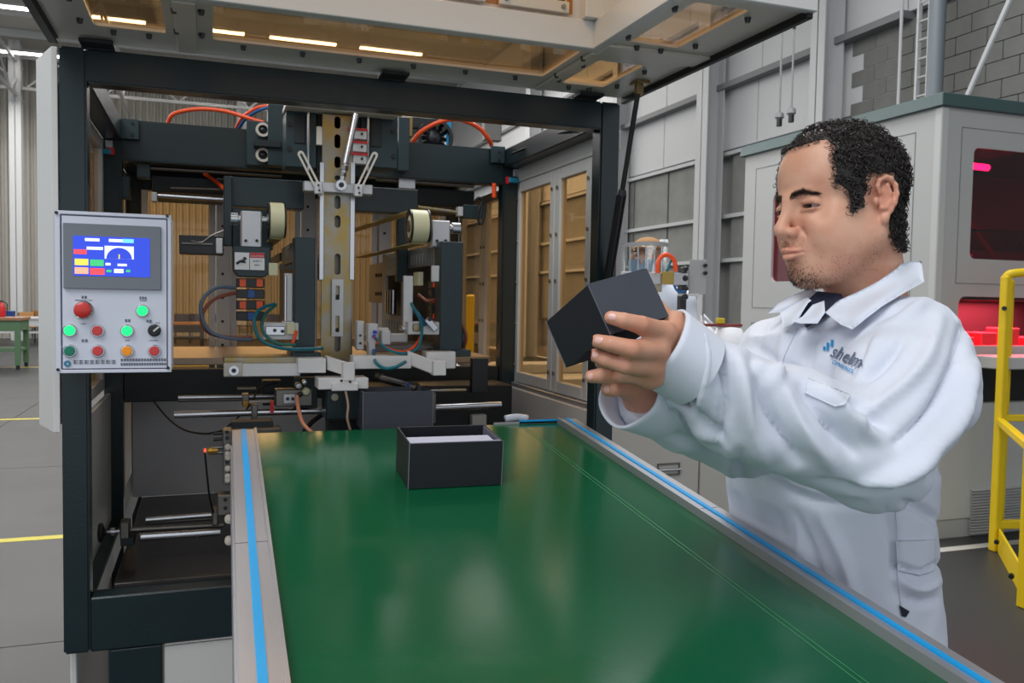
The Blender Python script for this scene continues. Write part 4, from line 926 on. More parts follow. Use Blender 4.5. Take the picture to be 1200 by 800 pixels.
# door outlines drawn as thin grey seam strips
def doorp(nm, a, b, c, d_, side):
    m = M()
    t = .004
    for (p, q, r, s) in ((a, b, c, c+t), (a, b, d_-t, d_), (a, a+t, c, d_), (b-t, b, c, d_)):
        if side: m.box((CX-.0025, p, r), (CX, q, s))
        else: m.box((p, CY-.0025, r), (q, CY, s))
    return obj(nm, m, mat('seam_grey', (120, 120, 118), .6), lc)
doorp('door_seam', 4.28, 5.95, 1.42, 2.55, True); doorp('door_seam', 4.45, 5.95, .3, 1.3, True)
doorp('door_seam', CX+.16, CX+1.9, 1.60, 2.56, False)
e0 = PY(1120, 415, CY)
obj('counter', M().box((e0.x+.06, CY-.28, e0.z-.075), (7.3, CY+.02, e0.z)), CABL, lc, bev=.006)
obj('black_panel', M().box((e0.x+.08, CY-.02, e0.z-.30), (7.3, CY-.001, e0.z-.075)), BLACKG, lc)  # flat black panel drawn in place of a hollow under the counter
obj('base_panel', M().box((CX+.0, CY-.012, .12), (CX+1.1, CY, e0.z-.31)), CABL, lc, bev=.003)
obj('base_panel', M().box((CX+1.11, CY-.012, .12), (7.3, CY, e0.z-.31)), CABL, lc, bev=.003)
v0 = PY(1135, 625, CY-.012); v1 = PY(1135, 572, CY-.012); n = 16
for k in range(n):
    z = v0.z + (v1.z-v0.z)*k/n
    obj('vent_slat', M().hexa([(v0.x, CY-.03, z), (v0.x+.45, CY-.03, z), (v0.x+.45, CY-.012, z+.009), (v0.x, CY-.012, z+.009), (v0.x, CY-.03, z+.004), (v0.x+.45, CY-.03, z+.004), (v0.x+.45, CY-.012, z+.013), (v0.x, CY-.012, z+.013)]), CABW, lc)
obj('plinth', M().box((CX+.03, CY+.03, 0), (7.3, 6, .12)), BLACKG, lc)
obj('side_box', M().box((CX-.16, 4.3, .45), (CX, 4.9, 1.0)), CABL, lc, bev=.01)
# interior: machinery, red work light, tube lamp
obj('inner_deck', M().box((CX+.05, CY+.05, 1.50), (7.3, 6, 1.56)), mat('inner_dark', (60, 52, 56), .5), lc)
obj('inner_gantry', M().box((CX+.4, 4.9, 1.9), (7.2, 5.1, 2.05)), MATS['inner_dark'], lc); obj('inner_column', M().box((CX+.62, 4.6, 1.56), (CX+.82, 4.8, 2.5)), MATS['inner_dark'], lc)
obj('inner_carriage', M().box((CX+.9, 4.75, 1.66), (CX+1.05, 4.9, 1.84)), CABL, lc, bev=.01)
obj('inner_cable', M().tube([(CX+.35, 4.5, 1.75), (CX+.6, 4.45, 1.95), (CX+.9, 4.45, 1.98), (CX+1.2, 4.5, 1.9)], .012, 8), BLACKG, lc)
obj('inner_arm', M().beam((CX+.3, 4.4, 2.3), (CX+.95, 4.5, 1.8), .03, .03), MATS['red_plastic'], lc)
obj('tube_lamp', M().cyl((wf0.x+.02, 4.35, wf1.z-.05), (wf0.x+.42, 4.35, wf1.z-.06), .022, 12), mat('tube_glow', (255, 240, 250), .4, em=(255, 225, 240), ems=14), lc)
obj('lower_back', M().box((CX+.04, CY+.6, e0.z), (7.3, CY+.62, 1.5)), MATS['inner_dark'], lc)
for k in range(5):
    obj('work_piece', M().box((CX+.42+.2*k, CY+.2, e0.z), (CX+.56+.2*k, CY+.35, e0.z+.10+.03*(k % 3))), mat('red_light_painted_plastic', (225, 60, 70), .4), lc, bev=.006)  # red light of the bay put into the pieces' own colour
rl = area('red_work_light', (CX+.9, CY+.35, 1.49), .9, 26, (1, .08, .12), sy=.3)
rl2 = area('cabinet_light', (CX+1.0, 4.9, 2.6), .9, 16, (1, .7, .8), sy=.5)
# ================================================================ yellow guard frame
yg = empty('guard_rail', (4.0, 3.4, 0), 'yellow welded guard frame with toe board at the right edge', 'guard rail')
YP_ = mat('safety_yellow', (236, 200, 20), .4, noise=.05, nscale=12)
A = PZ(1165, 645, 0); A = Vector((A.x, A.y, 0)); Bp = PZ(1196, 712, 0); Bp = Vector((Bp.x, Bp.y, 0))
h = 1.66
Bt = Vector((Bp.x+.0, Bp.y, 0))
def post(p, z0, z1, w=.05): return obj('post', M().box((p.x-w/2, p.y-w/2, z0), (p.x+w/2, p.y+w/2, z1)), YP_, yg, bev=.006)
post(A, .0, h-.02); post(Bp+Vector((.02, 0, 0)), 0, h+.1)
A2 = A + Vector((.16, .10, 0)); post(A2, .05, h-.04, .03)
obj('top_rail', M().tube([A+Vector((0, 0, h-.06)), A+Vector((.005, -.0, h-.02)), A+Vector((.05, -.03, h)), A+Vector((.3, -.12, h+.01)), A+Vector((1.2, -.3, h+.01))], .026, 10, 5), YP_, yg, smooth=True)
obj('mid_rail', M().beam(A+Vector((0, 0, .78)), Bp+Vector((.02, 0, .78)), .04, .04), YP_, yg, bev=.004)
obj('mid_rail', M().beam(A+Vector((0, 0, .80)), A+Vector((1.2, -.3, .80)), .04, .04), YP_, yg, bev=.004)
obj('low_rail', M().beam(A+Vector((0, 0, .16)), A+Vector((1.2, -.3, .16)), .04, .05), YP_, yg, bev=.004)
obj('toe_board', M().beam(A+Vector((-.0, -.03, .07)), Bp+Vector((0.02, -.03, .07)), .012, .14), YP_, yg, bev=.002)
for p in (A+Vector((-.01, -.04, 0)), A.lerp(Bp, .6), A): pass
for (p, z) in ((A.lerp(Bp, .12), .1), (A.lerp(Bp, .7), .08), (A, 1.45)):
    obj('bolt', M().cyl(p+Vector((-.04, -.03, z)), p+Vector((-.06, -.045, z)), .014, 8), BLACKG, yg)

# ================================================================ white cabinets with a worktop behind the operator
YC = 2.98
wc = empty('base_cabinet', (2.0, YC+.4, 0), 'white machine base cabinet with recessed steel handle behind the conveyor rail', 'cabinet')
zt_ = PY(850, 440, YC).z
x0 = .93; x1 = PY(820, 540, YC).x; x2 = PY(940, 540, YC).x
WB = mat('base_white', (188, 184, 176), .45, noise=.03)
obj('door', M().box((x0, YC, .10), (x1-.004, YC+.02, zt_-.03)), WB, wc, bev=.002); obj('door', M().box((x1+.004, YC, .10), (x2, YC+.02, zt_-.03)), WB, wc, bev=.002)
obj('carcass', M().box((x0, YC+.02, 0), (x2, YC+.8, zt_-.03)), mat('carcass_grey', (170, 168, 162), .5), wc)
a = PY(770, 543, YC); b = PY(796, 556, YC)
obj('handle', M().plate([(a.x, b.z), (b.x, b.z), (b.x, a.z), (a.x, a.z)], [[(a.x+.005, b.z+.006), (b.x-.005, b.z+.006), (b.x-.005, a.z-.006), (a.x+.005, a.z-.006)]], lambda u, v, w: Vector((u, YC-.006+w, v)), .006), STEELD, wc)
obj('handle', M().cyl((a.x, YC-.012, (a.z+b.z)/2), (b.x, YC-.012, (a.z+b.z)/2), .005, 8), STEEL, wc)
wt = obj('worktop', M().box((x0-.0, YC-.02, zt_-.03), (x2+.02, YC+.85, zt_)), ALU, wc, bev=.003)
obj('upstand', M().box((x0, YC+.2, zt_), (x2, YC+.22, zt_+.04)), ALUW, wc, bev=.003)
# things on the worktop
bag = obj('paper_bag', M().hexa([Vector((PY(822, 432, 3.3).x, 3.3, zt_)), Vector((PY(852, 432, 3.3).x, 3.3, zt_)), Vector((PY(852, 432, 3.4).x, 3.4, zt_)), Vector((PY(822, 432, 3.4).x, 3.4, zt_)), PY(821, 362, 3.3), PY(846, 390, 3.3), PY(846, 390, 3.4), PY(821, 366, 3.4)]), mat('crumpled_white', (232, 232, 236), .7, bump=.5, bscale=9), None, bev=.02, seg=3, smooth='all')
tag(bag, 'crumpled white bag standing on the worktop beside the machine cabinet', 'bag')
bag2 = obj('plastic_bag', M().lathe(Vector((PY(853, 433, 3.12).x, 3.12, zt_)), (0, 0, 1), [(.095, 0), (.11, .05), (.085, .12), (.05, PY(843, 381, 3.1).z-zt_-.012), (0, PY(843, 381, 3.1).z-zt_-.006)], 14), MATS['crumpled_white'], None, smooth='all'); tag(bag2, 'low white plastic bundle lying under the red bar', 'bag')
rb = obj('red_bar', M().beam(Vector((PY(818, 380, 3.12).x, 3.12, PY(843, 381, 3.1).z)), Vector((PY(868, 380, 3.12).x, 3.12, PY(843, 381, 3.1).z)), .03, .012), mat('dull_red', (130, 50, 44), .5), None, bev=.002); tag(rb, 'dull red flat bar resting over the white bundle', 'bar')
yk = obj('tape_measure', M().box((PY(840, 381, 3.12).x, 3.108, PY(843, 381, 3.1).z+.006), (PY(848, 381, 3.12).x, 3.132, PY(843, 381, 3.1).z+.03)), mat('tool_yellow', (210, 180, 30), .4), None, bev=.003); tag(yk, 'small yellow tool lying on the red bar', 'tool')
# small pick and place gantry
g = empty('small_gantry', PY(800, 430, 3.55), 'grey aluminium gantry bar with orange and blue air tubes in front of the masked worker', 'gantry')
pb('bar', 733, 319, 806, 333, 3.55, .05, ALU, g); obj('upright', M().box((PY(796, 400, 3.6).x, 3.6, zt_), (PY(803, 400, 3.6).x, 3.63, PY(800, 312, 3.6).z)), BLACKG, g); pb('brass_plate', 776, 318, 790, 333, 3.54, .01, mat('brass_plate', (176, 150, 80), .4, .6), g)
for y in (315, 326, 338, 348): c = PY(803, y, 3.55); obj('knob', M().lathe(c, (0, -1, 0), [(.013, -.02), (.015, 0), (.01, .012), (0, .014)], 12), BLACKG, g, smooth=True)
pb('clear_plate', 808, 304, 828, 345, 3.6, .006, mat('milky_plate', (168, 168, 166), .3), g); pb('white_strip', 795, 344, 820, 347, 3.56, .01, WHITE, g)
for y in (311, 320): c = PY(826, y, 3.59); obj('knob', M().cyl(c, c+Vector((0, -.01, 0)), .01, 8), BLACKG, g)
obj('orange_tube', M().tube([PY(x, y, 3.53) for x, y in ((771, 320), (771, 308), (776, 300), (783, 299), (790, 305), (792, 318))], .011, 8, 6), ORANGE, g, smooth='all')
obj('blue_tube', M().tube([PY(x, y, 3.55) for x, y in ((781, 318), (785, 308), (788, 303))], .007, 8, 4), TEALH, g, smooth='all')
obj('blue_tube', M().tube([PY(x, y, 3.53) for x, y in ((790, 334), (793, 340), (798, 342), (803, 341))], .006, 8, 4), BLUEH, g, smooth='all')
pb('fitting', 762, 333, 776, 342, 3.54, .04, RUST, g, .003)
# ================================================================ building services on the right wall
def wtag(o, l, c): return tag(o, l, c)
ld = empty('wall_ladder', PX(1082, 112, 7.6), 'pale vertical ladder fixed to the block wall above the cabinet', 'ladder')
pa = PX(1076, 60, 7.6); pb_ = PX(1089, 60, 7.6)
for p in (pa, pb_): obj('rail', M().beam((7.6, p.y, 2.9), (7.6, p.y, 6.3), .03, .05, up=(1, 0, 0)), COLM, ld)
for k in range(16): obj('rung', M().cyl((7.6, pa.y, 3.0+k*.21), (7.6, pb_.y, 3.0+k*.21), .012, 6), COLM, ld)
pc_ = PX(1097, 60, 7.4); o = obj('drain_pipe', M().cyl((7.4, pc_.y, 2.6), (7.4, pc_.y, 7.5), .085, 14), mat('pipe_grey', (110, 118, 124), .45), None, smooth=True); tag(o, 'thick grey green vertical pipe beside the wall ladder', 'pipe')
pc_ = PX(1055, 60, 7.8); o = obj('conduit', M().cyl((7.8, pc_.y, 2.6), (7.8, pc_.y, 7.5), .02, 8), COLM, None, smooth=True); tag(o, 'thin pale conduit running up the wall left of the ladder', 'conduit')
o = obj('tie_rod', M().cyl(PX(1134, 112, 7.3), PX(1188, -10, 7.3), .028, 8), COLM, None, smooth=True); tag(o, 'slanting pale tie rod above the right end of the cabinet', 'rod')
for (x, yb, l) in ((919, 145, 'left of the two ceiling droppers with dark plugs hanging above the operator'), (933, 140, 'right of the two ceiling droppers with dark plugs hanging above the operator')):
    t0 = PX(x, -40, 6.4); e = PX(x+.5, yb-14, 6.4)
    u = empty('power_dropper', PX(x, yb, 6.4), l, 'power dropper', None)
    e = Vector((6.4, t0.y, e.z)); 
    obj('cable', M().cyl((6.4, t0.y, 9.1), e, .012, 8), mat('dropper_grey', (140, 140, 142), .5), u); obj('cable_clip', M().cyl((6.4, t0.y, PX(x, 33, 6.4).z), (6.4, t0.y, PX(x, 28, 6.4).z), .02, 8), BLACKG, u)
    obj('socket_body', M().lathe(e, (0, 0, -1), [(.02, -.02), (.05, .0), (.055, .05), (.03, .07)], 12), MATS['dropper_grey'], u, smooth=True)
    obj('plug', M().cyl(e+Vector((0, 0, -.07)), e+Vector((0, 0, -.15)), .035, 10), BLACKG, u, smooth=True)
# ================================================================ far left: work tables, chairs, extinguisher
def table(px, py, w, dp, hh, mt, topm, label, feet=True, z=0):
    c = PZ(px, py, 0); u = empty('work_table', (c.x, c.y, 0), label, 'table')
    obj('top', M().box((c.x-w, c.y-dp/2, hh-.05), (c.x, c.y+dp/2, hh)), topm, u)
    obj('apron', M().box((c.x-w+.03, c.y-dp/2+.03, hh-.24), (c.x-.03, c.y+dp/2-.03, hh-.05)), mt, u)
    for sx in (0, 1):
        for sy in (0, 1):
            x = c.x-.07 - sx*(w-.14); y = c.y - dp/2 + .07 + sy*(dp-.14)
            obj('leg', M().box((x-.045, y-.045, .08), (x+.045, y+.045, hh-.05)), mt, u); obj('castor', M().box((x-.03, y-.03, 0), (x+.03, y+.03, .08)), BLACK, u)
    obj('shelf', M().box((c.x-w+.05, c.y-dp/2+.05, .33), (c.x-.05, c.y+dp/2-.05, .38)), mt, u)
    return u, c
TG = mat('table_green', (84, 116, 84), .5); WOOD = mat('table_wood', (150, 110, 80), .5, noise=.15)
u, c = table(31, 431, 1.6, .9, .96, TG, WOOD, 'green steel work table with wooden top and castors at far left')
e = PY(6, 372, 22); o = obj('blue_crate', M().box((e.x-.15, 22, .74), (e.x+.15, 22.3, 1.0)), mat('crate_blue', (30, 60, 130), .5), None, bev=.01)
tag(o, 'small blue crate on the table beside the red extinguisher at far left', 'crate')
u2, c2 = table(54, 404, 1.7, .8, .76, COLM, mat('table_white', (206, 206, 206), .5), 'white topped table in front of the far wall at left')
e = PY(22, 383, c2.y); o = obj('blue_crate', M().box((c2.x-1.55, c2.y-.2, .76), (c2.x-1.05, c2.y+.2, 1.02)), MATS['crate_blue'], None, bev=.01); tag(o, 'wide blue crate on the white topped table at far left', 'crate')
fe = empty('fire_extinguisher', (c.x-.42, c.y+.1, .96), 'small red fire extinguisher standing on the green work table', 'fire extinguisher')
o3 = Vector(fe.location); obj('cylinder', M().lathe(o3, (0, 0, 1), [(.06, 0), (.065, .02), (.065, .2), (.03, .26), (.02, .28)], 14), mat('ext_red', (190, 30, 30), .35), fe, smooth=True)
obj('valve', M().box(o3+Vector((-.05, -.015, .28)), o3+Vector((.03, .015, .31))), BLACK, fe); obj('hose', M().tube([o3+Vector((.02, 0, .29)), o3+Vector((.09, 0, .24)), o3+Vector((.085, 0, .08))], .01, 6), BLACK, fe)
def chair(x, y, rz, label, frame, seatm, grp='chairs seen through the amber windows'):
    u = empty('chair', (x, y, 0), label, 'chair', grp); Rm = Matrix.Rotation(rz, 3, 'Z')
    def P(a, b, c_): return Vector((x, y, 0)) + Rm @ Vector((a, b, c_))
    for sx in (-.2, .2):
        obj('leg', M().cyl(P(sx, -.2, 0), P(sx, -.2, .45), .014, 6), frame, u); obj('leg', M().cyl(P(sx, .2, 0), P(sx, .22, .85), .014, 6), frame, u)
    obj('seat', M().hexa([P(-.22, -.22, .44), P(.22, -.22, .44), P(.22, .22, .44), P(-.22, .22, .44), P(-.22, -.22, .47), P(.22, -.22, .47), P(.22, .22, .47), P(-.22, .22, .47)]), seatm, u, bev=.008)
    obj('backrest', M().hexa([P(-.21, .20, .62), P(.21, .20, .62), P(.21, .22, .62), P(-.21, .22, .62), P(-.21, .22, .86), P(.21, .22, .86), P(.21, .24, .86), P(-.21, .24, .86)]), seatm, u, bev=.006)
CHS = mat('chair_blue', (60, 70, 110), .6); CHW = mat('chair_wood', (170, 120, 60), .5)
for (px, py, r, l) in ((34, 401, .2, 'wooden seated chair under the white topped table, left one'), (52, 396, 2.9, 'wooden seated chair under the white topped table, right one')):
    c = PZ(px, py, 0); chair(c.x, c.y-.3, r, l, BLACKG, CHW, 'chairs at the far left tables')
k = 0
for (px, py, r, l) in ((214, 402, .1, 'chair behind the amber rear windows, just right of the control panel'), (232, 400, 3.0, 'chair behind the amber rear windows, left of the grey mullion'), (262, 402, .4, 'chair behind the amber rear windows, right of the grey mullion'), (285, 398, 2.8, 'chair behind the amber rear windows, under the cable loops'), (322, 400, .2, 'chair behind the amber rear windows, beside the left green column')):
    c = PZ(px, py, 0); chair(c.x, c.y, r, l, BLACKG, CHS)
table(240, 412, 1.5, .8, .74, BLACKG, WOOD, 'brown topped table seen through the amber rear windows at left')
table(560, 420, 1.9, .9, .9, BLACKG, WOOD, 'brown topped table seen through the amber windows at right of the machine')
yb = obj('yellow_bollard', M().box(PY(550, 395, 5.5), PY(558, 345, 5.58)), YP_, None, bev=.01)
p0 = PY(549, 350, 5.5); p1 = PY(557, 350, 5.5)
yb.data.clear_geometry(); bpy.data.objects.remove(yb)
yb = obj('yellow_bollard', M().box((p0.x, 5.5, 0), (p1.x, 5.56, PY(553, 345, 5.5).z)), YP_, None, bev=.01); tag(yb, 'yellow upright post behind the machine, left of the right rear frame post', 'post')
# ================================================================ small implicit surface modeller (numpy)
class Field:
    def __init__(s, lo, hi, h):
        s.lo = np.array(lo, float); s.h = h
        n = np.ceil((np.array(hi) - s.lo)/h).astype(int) + 1
        s.ax = [s.lo[i] + h*np.arange(n[i]) for i in range(3)]
        s.f = np.full(n, 1.0, dtype=np.float32)
    def _sl(s, lo, hi):
        sl = []
        for i in range(3):
            a = int(np.floor((lo[i]-s.lo[i])/s.h)); b = int(np.ceil((hi[i]-s.lo[i])/s.h)) + 1
            sl.append(slice(max(a, 0), max(min(b, len(s.ax[i])), 0)))
        return tuple(sl)
    def _grid(s, sl):
        return np.meshgrid(s.ax[0][sl[0]], s.ax[1][sl[1]], s.ax[2][sl[2]], indexing='ij', sparse=True)
    def _comb(s, sl, d, k, op):
        a = s.f[sl]; d = d.astype(np.float32)
        if op == 'sub': d = -d
        if op == 'add':
            h = np.maximum(k - np.abs(a-d), 0)/k if k > 0 else 0
            s.f[sl] = np.minimum(a, d) - h*h*k*.25
        elif op == 'sub':       # max(a, -shape)
            h = np.maximum(k - np.abs(a-d), 0)/k if k > 0 else 0
            s.f[sl] = np.maximum(a, d) + h*h*k*.25
    def ell(s, c, r, k=.01, rot=None, op='add', w=None):
        c = np.array(c, float); r = np.array(r, float)*np.ones(3); m = r.max() + k + 2*s.h + (.02 if op == 'add' else 0)
        sl = s._sl(c-m, c+m); X, Y, Z = s._grid(sl)
        x, y, z = X-c[0], Y-c[1], Z-c[2]
        if rot is not None:
            R = np.array(rot); x, y, z = (R[0,0]*x+R[1,0]*y+R[2,0]*z, R[0,1]*x+R[1,1]*y+R[2,1]*z, R[0,2]*x+R[1,2]*y+R[2,2]*z)
        k0 = np.sqrt((x/r[0])**2 + (y/r[1])**2 + (z/r[2])**2) + 1e-9
        k1 = np.sqrt((x/r[0]**2)**2 + (y/r[1]**2)**2 + (z/r[2]**2)**2) + 1e-9
        s._comb(sl, k0*(k0-1)/k1, k, op); return s
    def cap(s, a, b, ra, rb=None, k=.01, op='add'):
        rb = ra if rb is None else rb; a = np.array(a, float); b = np.array(b, float); m = max(ra, rb) + k + 2*s.h + (.02 if op == 'add' else 0)
        sl = s._sl(np.minimum(a, b)-m, np.maximum(a, b)+m); X, Y, Z = s._grid(sl)
        ab = b-a; L2 = max((ab*ab).sum(), 1e-12)
        t = np.clip(((X-a[0])*ab[0] + (Y-a[1])*ab[1] + (Z-a[2])*ab[2])/L2, 0, 1)
        d = np.sqrt((X-a[0]-t*ab[0])**2 + (Y-a[1]-t*ab[1])**2 + (Z-a[2]-t*ab[2])**2) - (ra + (rb-ra)*t)
        s._comb(sl, d, k, op); return s
    def chain(s, pts, rad, k=.01, op='add'):
        for i in range(len(pts)-1): s.cap(pts[i], pts[i+1], rad[i], rad[i+1], k, op)
        return s
    def half(s, p, n, k=.0):      # keep the side where (x-p).n < 0
        n = np.array(n, float); n /= np.linalg.norm(n); sl = (slice(None),)*3; X, Y, Z = s._grid(sl)
        d = (X-p[0])*n[0] + (Y-p[1])*n[1] + (Z-p[2])*n[2]; s._comb(sl, -d, k, 'sub'); return s
    def mesh(s):
        f = s.f; neg = f < 0; nx, ny, nz = f.shape
        c = [neg[i:nx-1+i, j:ny-1+j, k:nz-1+k] for i in (0,1) for j in (0,1) for k in (0,1)]
        allv = np.logical_and.reduce(c); anyv = np.logical_or.reduce(c); act = anyv & ~allv
        idx = np.argwhere(act); n = len(idx); vid = np.full(act.shape, -1, np.int64); vid[act] = np.arange(n)
        acc = np.zeros((n, 3)); cnt = np.zeros(n)
        cor = [(i, j, k) for i in (0,1) for j in (0,1) for k in (0,1)]
        val = {q: f[idx[:,0]+q[0], idx[:,1]+q[1], idx[:,2]+q[2]] for q in cor}
        for a in cor:
            for ax in range(3):
                if a[ax] == 0:
                    b = list(a); b[ax] = 1; b = tuple(b); va, vb = val[a], val[b]; m = (va < 0) != (vb < 0)
                    t = np.where(m, va/np.where(va-vb == 0, 1, va-vb), 0)
                    p = np.tile(np.array(a, float), (n, 1)); p[:, ax] += t; acc[m] += p[m]; cnt[m] += 1
        V = s.lo + (idx + acc/cnt[:, None])*s.h
        F = []
        for ax in range(3):
            o1, o2 = [(1, 2), (2, 0), (0, 1)][ax]
            sl0 = [slice(None)]*3; sl1 = [slice(None)]*3; sl0[ax] = slice(0, -1); sl1[ax] = slice(1, None)
            A = neg[tuple(sl0)]; B = neg[tuple(sl1)]; ed = np.argwhere(A != B)
            ok = (ed[:, o1] > 0) & (ed[:, o2] > 0) & (ed[:, o1] < f.shape[o1]-1) & (ed[:, o2] < f.shape[o2]-1); ed = ed[ok]
            ins = A[tuple(ed.T)]
            q = []
            for (d1, d2) in ((-1, -1), (0, -1), (0, 0), (-1, 0)):
                e = ed.copy(); e[:, o1] += d1; e[:, o2] += d2; q.append(vid[tuple(e.T)])
            q = np.stack(q, 1); q[~ins] = q[~ins][:, ::-1]; F.append(q)
        return V, np.concatenate(F)
def relax(V, F, it=2, lam=.5):
    e = np.concatenate([F[:, [0,1]], F[:, [1,2]], F[:, [2,3]], F[:, [3,0]]]); e = np.concatenate([e, e[:, ::-1]])
    n = len(V); deg = np.bincount(e[:,0], minlength=n)[:, None]+1e-9
    for q in range(it):
        for l in (lam, -lam*1.04):
            m = np.stack([np.bincount(e[:,0], weights=V[e[:,1], i], minlength=n) for i in range(3)], 1)/deg
            V = V + l*(m - V)
    return V
def vnormals(V, F):
    a = V[F[:,2]]-V[F[:,0]]; b = V[F[:,3]]-V[F[:,1]]; fn = np.cross(a, b); N = np.zeros_like(V)
    for i in range(4):
        for j in range(3): N[:, j] += np.bincount(F[:, i], weights=fn[:, j], minlength=len(V))
    return N/(np.linalg.norm(N, axis=1)[:, None]+1e-12)
CAMR = np.array([list(_x), list(_d), list(_z)])      # cam components -> world components (rows: world axes)
def c2w(V):
    V = np.asarray(V, float); return V @ CAMR.T + np.array([0, 0, CAM_H])
def w2c(V):
    return (np.asarray(V, float) - np.array([0, 0, CAM_H])) @ CAMR
def C3(px, py, d): return np.array([(px-600)/FPX*d, (400-py)/FPX*d, d])
def toPx(V): return np.stack([600 + FPX*V[:,0]/V[:,2], 400 - FPX*V[:,1]/V[:,2]], 1)
def meshobj(name, V, F, mt, par, world=True, smooth=True, flip=False):
    """V in camera-frame components unless world"""
    W = V if world else c2w(V)
    org = np.array(ORG[par.name]) if par else np.array([W[:,0].mean(), W[:,1].mean(), W[:,2].min()])
    me = bpy.data.meshes.new(name); F = [tuple(int(i) for i in (f[::-1] if flip else f)) for f in F]
    me.from_pydata((W-org).tolist(), [], F); me.materials.append(mt)
    if smooth: me.polygons.foreach_set('use_smooth', [True]*len(me.polygons))
    o = bpy.data.objects.new(name, me); COL.objects.link(o)
    if par: o.parent = par
    else: o.location = org
    ORG[o.name] = Vector(org); return o
# ================================================================ the operator
man = empty('person', (1.02, 1.0, 0), 'man with short curly dark hair in white lab coat holding a black box', 'person')
def skin_mat(name, col, red):
    m = bpy.data.materials.new(name); m.use_nodes = True; nt = m.node_tree; b = nt.nodes['Principled BSDF']
    b.inputs['Roughness'].default_value = .48; b.inputs['Specular IOR Level'].default_value = .38
    b.inputs['Subsurface Weight'].default_value = .12; b.inputs['Subsurface Radius'].default_value = (.012, .005, .003); b.inputs['Subsurface Scale'].default_value = .5
    tc = nt.nodes.new('ShaderNodeTexCoord'); n = nt.nodes.new('ShaderNodeTexNoise'); n.inputs['Scale'].default_value = 26; n.inputs['Detail'].default_value = 5
    nt.links.new(tc.outputs['Object'], n.inputs[0]); r = nt.nodes.new('ShaderNodeMixRGB'); r.inputs[1].default_value = (*srgb(*col), 1); r.inputs[2].default_value = (*srgb(*red), 1)
    mr = nt.nodes.new('ShaderNodeMapRange'); mr.inputs[1].default_value = .35; mr.inputs[2].default_value = .7; nt.links.new(n.outputs[0], mr.inputs[0]); nt.links.new(mr.outputs[0], r.inputs[0])
    at = nt.nodes.new('ShaderNodeAttribute'); at.attribute_name = 'tone'
    mx = nt.nodes.new('ShaderNodeMixRGB'); mx.blend_type = 'MULTIPLY'; mx.inputs[0].default_value = 1
    nt.links.new(r.outputs[0], mx.inputs[1]); nt.links.new(at.outputs['Color'], mx.inputs[2]); nt.links.new(mx.outputs[0], b.inputs['Base Color'])
    n2 = nt.nodes.new('ShaderNodeTexNoise'); n2.inputs['Scale'].default_value = 900; nt.links.new(tc.outputs['Object'], n2.inputs[0])
    bp = nt.nodes.new('ShaderNodeBump'); bp.inputs['Strength'].default_value = .12; bp.inputs['Distance'].default_value = .001; nt.links.new(n2.outputs[0], bp.inputs['Height']); nt.links.new(bp.outputs[0], b.inputs['Normal'])
    return m
SKIN = skin_mat('skin', (216, 168, 142), (206, 148, 122))
# head frame inside the camera frame
def euler_np(a):
    cx_, sx_, cy_, sy_, cz_, sz_ = np.cos(a[0]), np.sin(a[0]), np.cos(a[1]), np.sin(a[1]), np.cos(a[2]), np.sin(a[2])
    return np.array([[cz_,-sz_,0],[sz_,cz_,0],[0,0,1]]) @ np.array([[cy_,0,sy_],[0,1,0],[-sy_,0,cy_]]) @ np.array([[1,0,0],[0,cx_,-sx_],[0,sx_,cx_]])
HB = np.array([[-1,0,0],[0,0,1],[0,-1,0]], float)
HR = HB @ euler_np((.01, .085, .30)); HC = np.array([.489, .2005, 1.27])
def h2c(P): return np.asarray(P, float) @ HR.T + HC
def c2h(P): return (np.asarray(P, float) - HC) @ HR
mm = .001
H = Field((-.125, -.105, -.17), (.125, .105, .14), .0017)
def E(c, r, k=.012, rot=None, op='add', sym=False):
    c = np.array(c)*mm; r = np.array(r)*mm*np.ones(3)
    H.ell(c, r, k, rot, op)
    if sym: H.ell(c*[1, -1, 1], r, k, None if rot is None else np.diag([1, -1, 1]) @ np.array(rot) @ np.diag([1, -1, 1]), op)
def K(a, b, ra, rb=None, k=.008, op='add', sym=False):
    a = np.array(a)*mm; b = np.array(b)*mm; rb = ra if rb is None else rb
    H.cap(a, b, ra*mm, rb*mm, k, op)
    if sym: H.cap(a*[1, -1, 1], b*[1, -1, 1], ra*mm, rb*mm, k, op)
def rotm(ax, deg): return np.array(Matrix.Rotation(math.radians(deg), 3, ax))
E((-11, 0, 38), (86, 77, 80), .01); E((34, 0, 44), (51, 63, 60), .03)
E((34, 0, -20), (50, 60, 72), .03); E((10, 0, -35), (60, 66, 52), .03)
E((42, 36, -44), (36, 31, 40), .025, sym=True); E((56, 34, -18), (24, 24, 18), .02, sym=True)
K((-2, 58, -52), (52, 26, -92), 16, 17, .03, sym=True); E((64, 0, -95), (21, 26, 20), .02)
E((26, 0, -88), (48, 46, 24), .025)
K((-26, 0, -40), (-42, 0, -175), 57, 53, .03)
# brow, sockets, lids
K((82, 10, 14), (73, 44, 12), 7.5, 6, .014, sym=True); E((98, 31, 2), (16, 16, 11), .016, op='sub', sym=True)
E((80, 54, 0), (10, 12, 20), .02, op='sub', sym=True)
E((70.5, 32, 2), (13.6, 15.2, 13.4), .004, sym=True)
K((82, 22, 7.5), (81, 42, 6), 2.4, 2, .004, sym=True); K((84, 22, -6), (80.5, 41, -6), 1.8, 1.6, .005, sym=True)
E((75.0, 33, -1.2), (12.5, 13.5, 3.2), .001, rot=rotm('X', -5), op='sub', sym=True); K((86, 20, 10.5), (83.5, 44, 8.5), 1.2, 1.0, .004, op='sub', sym=True)
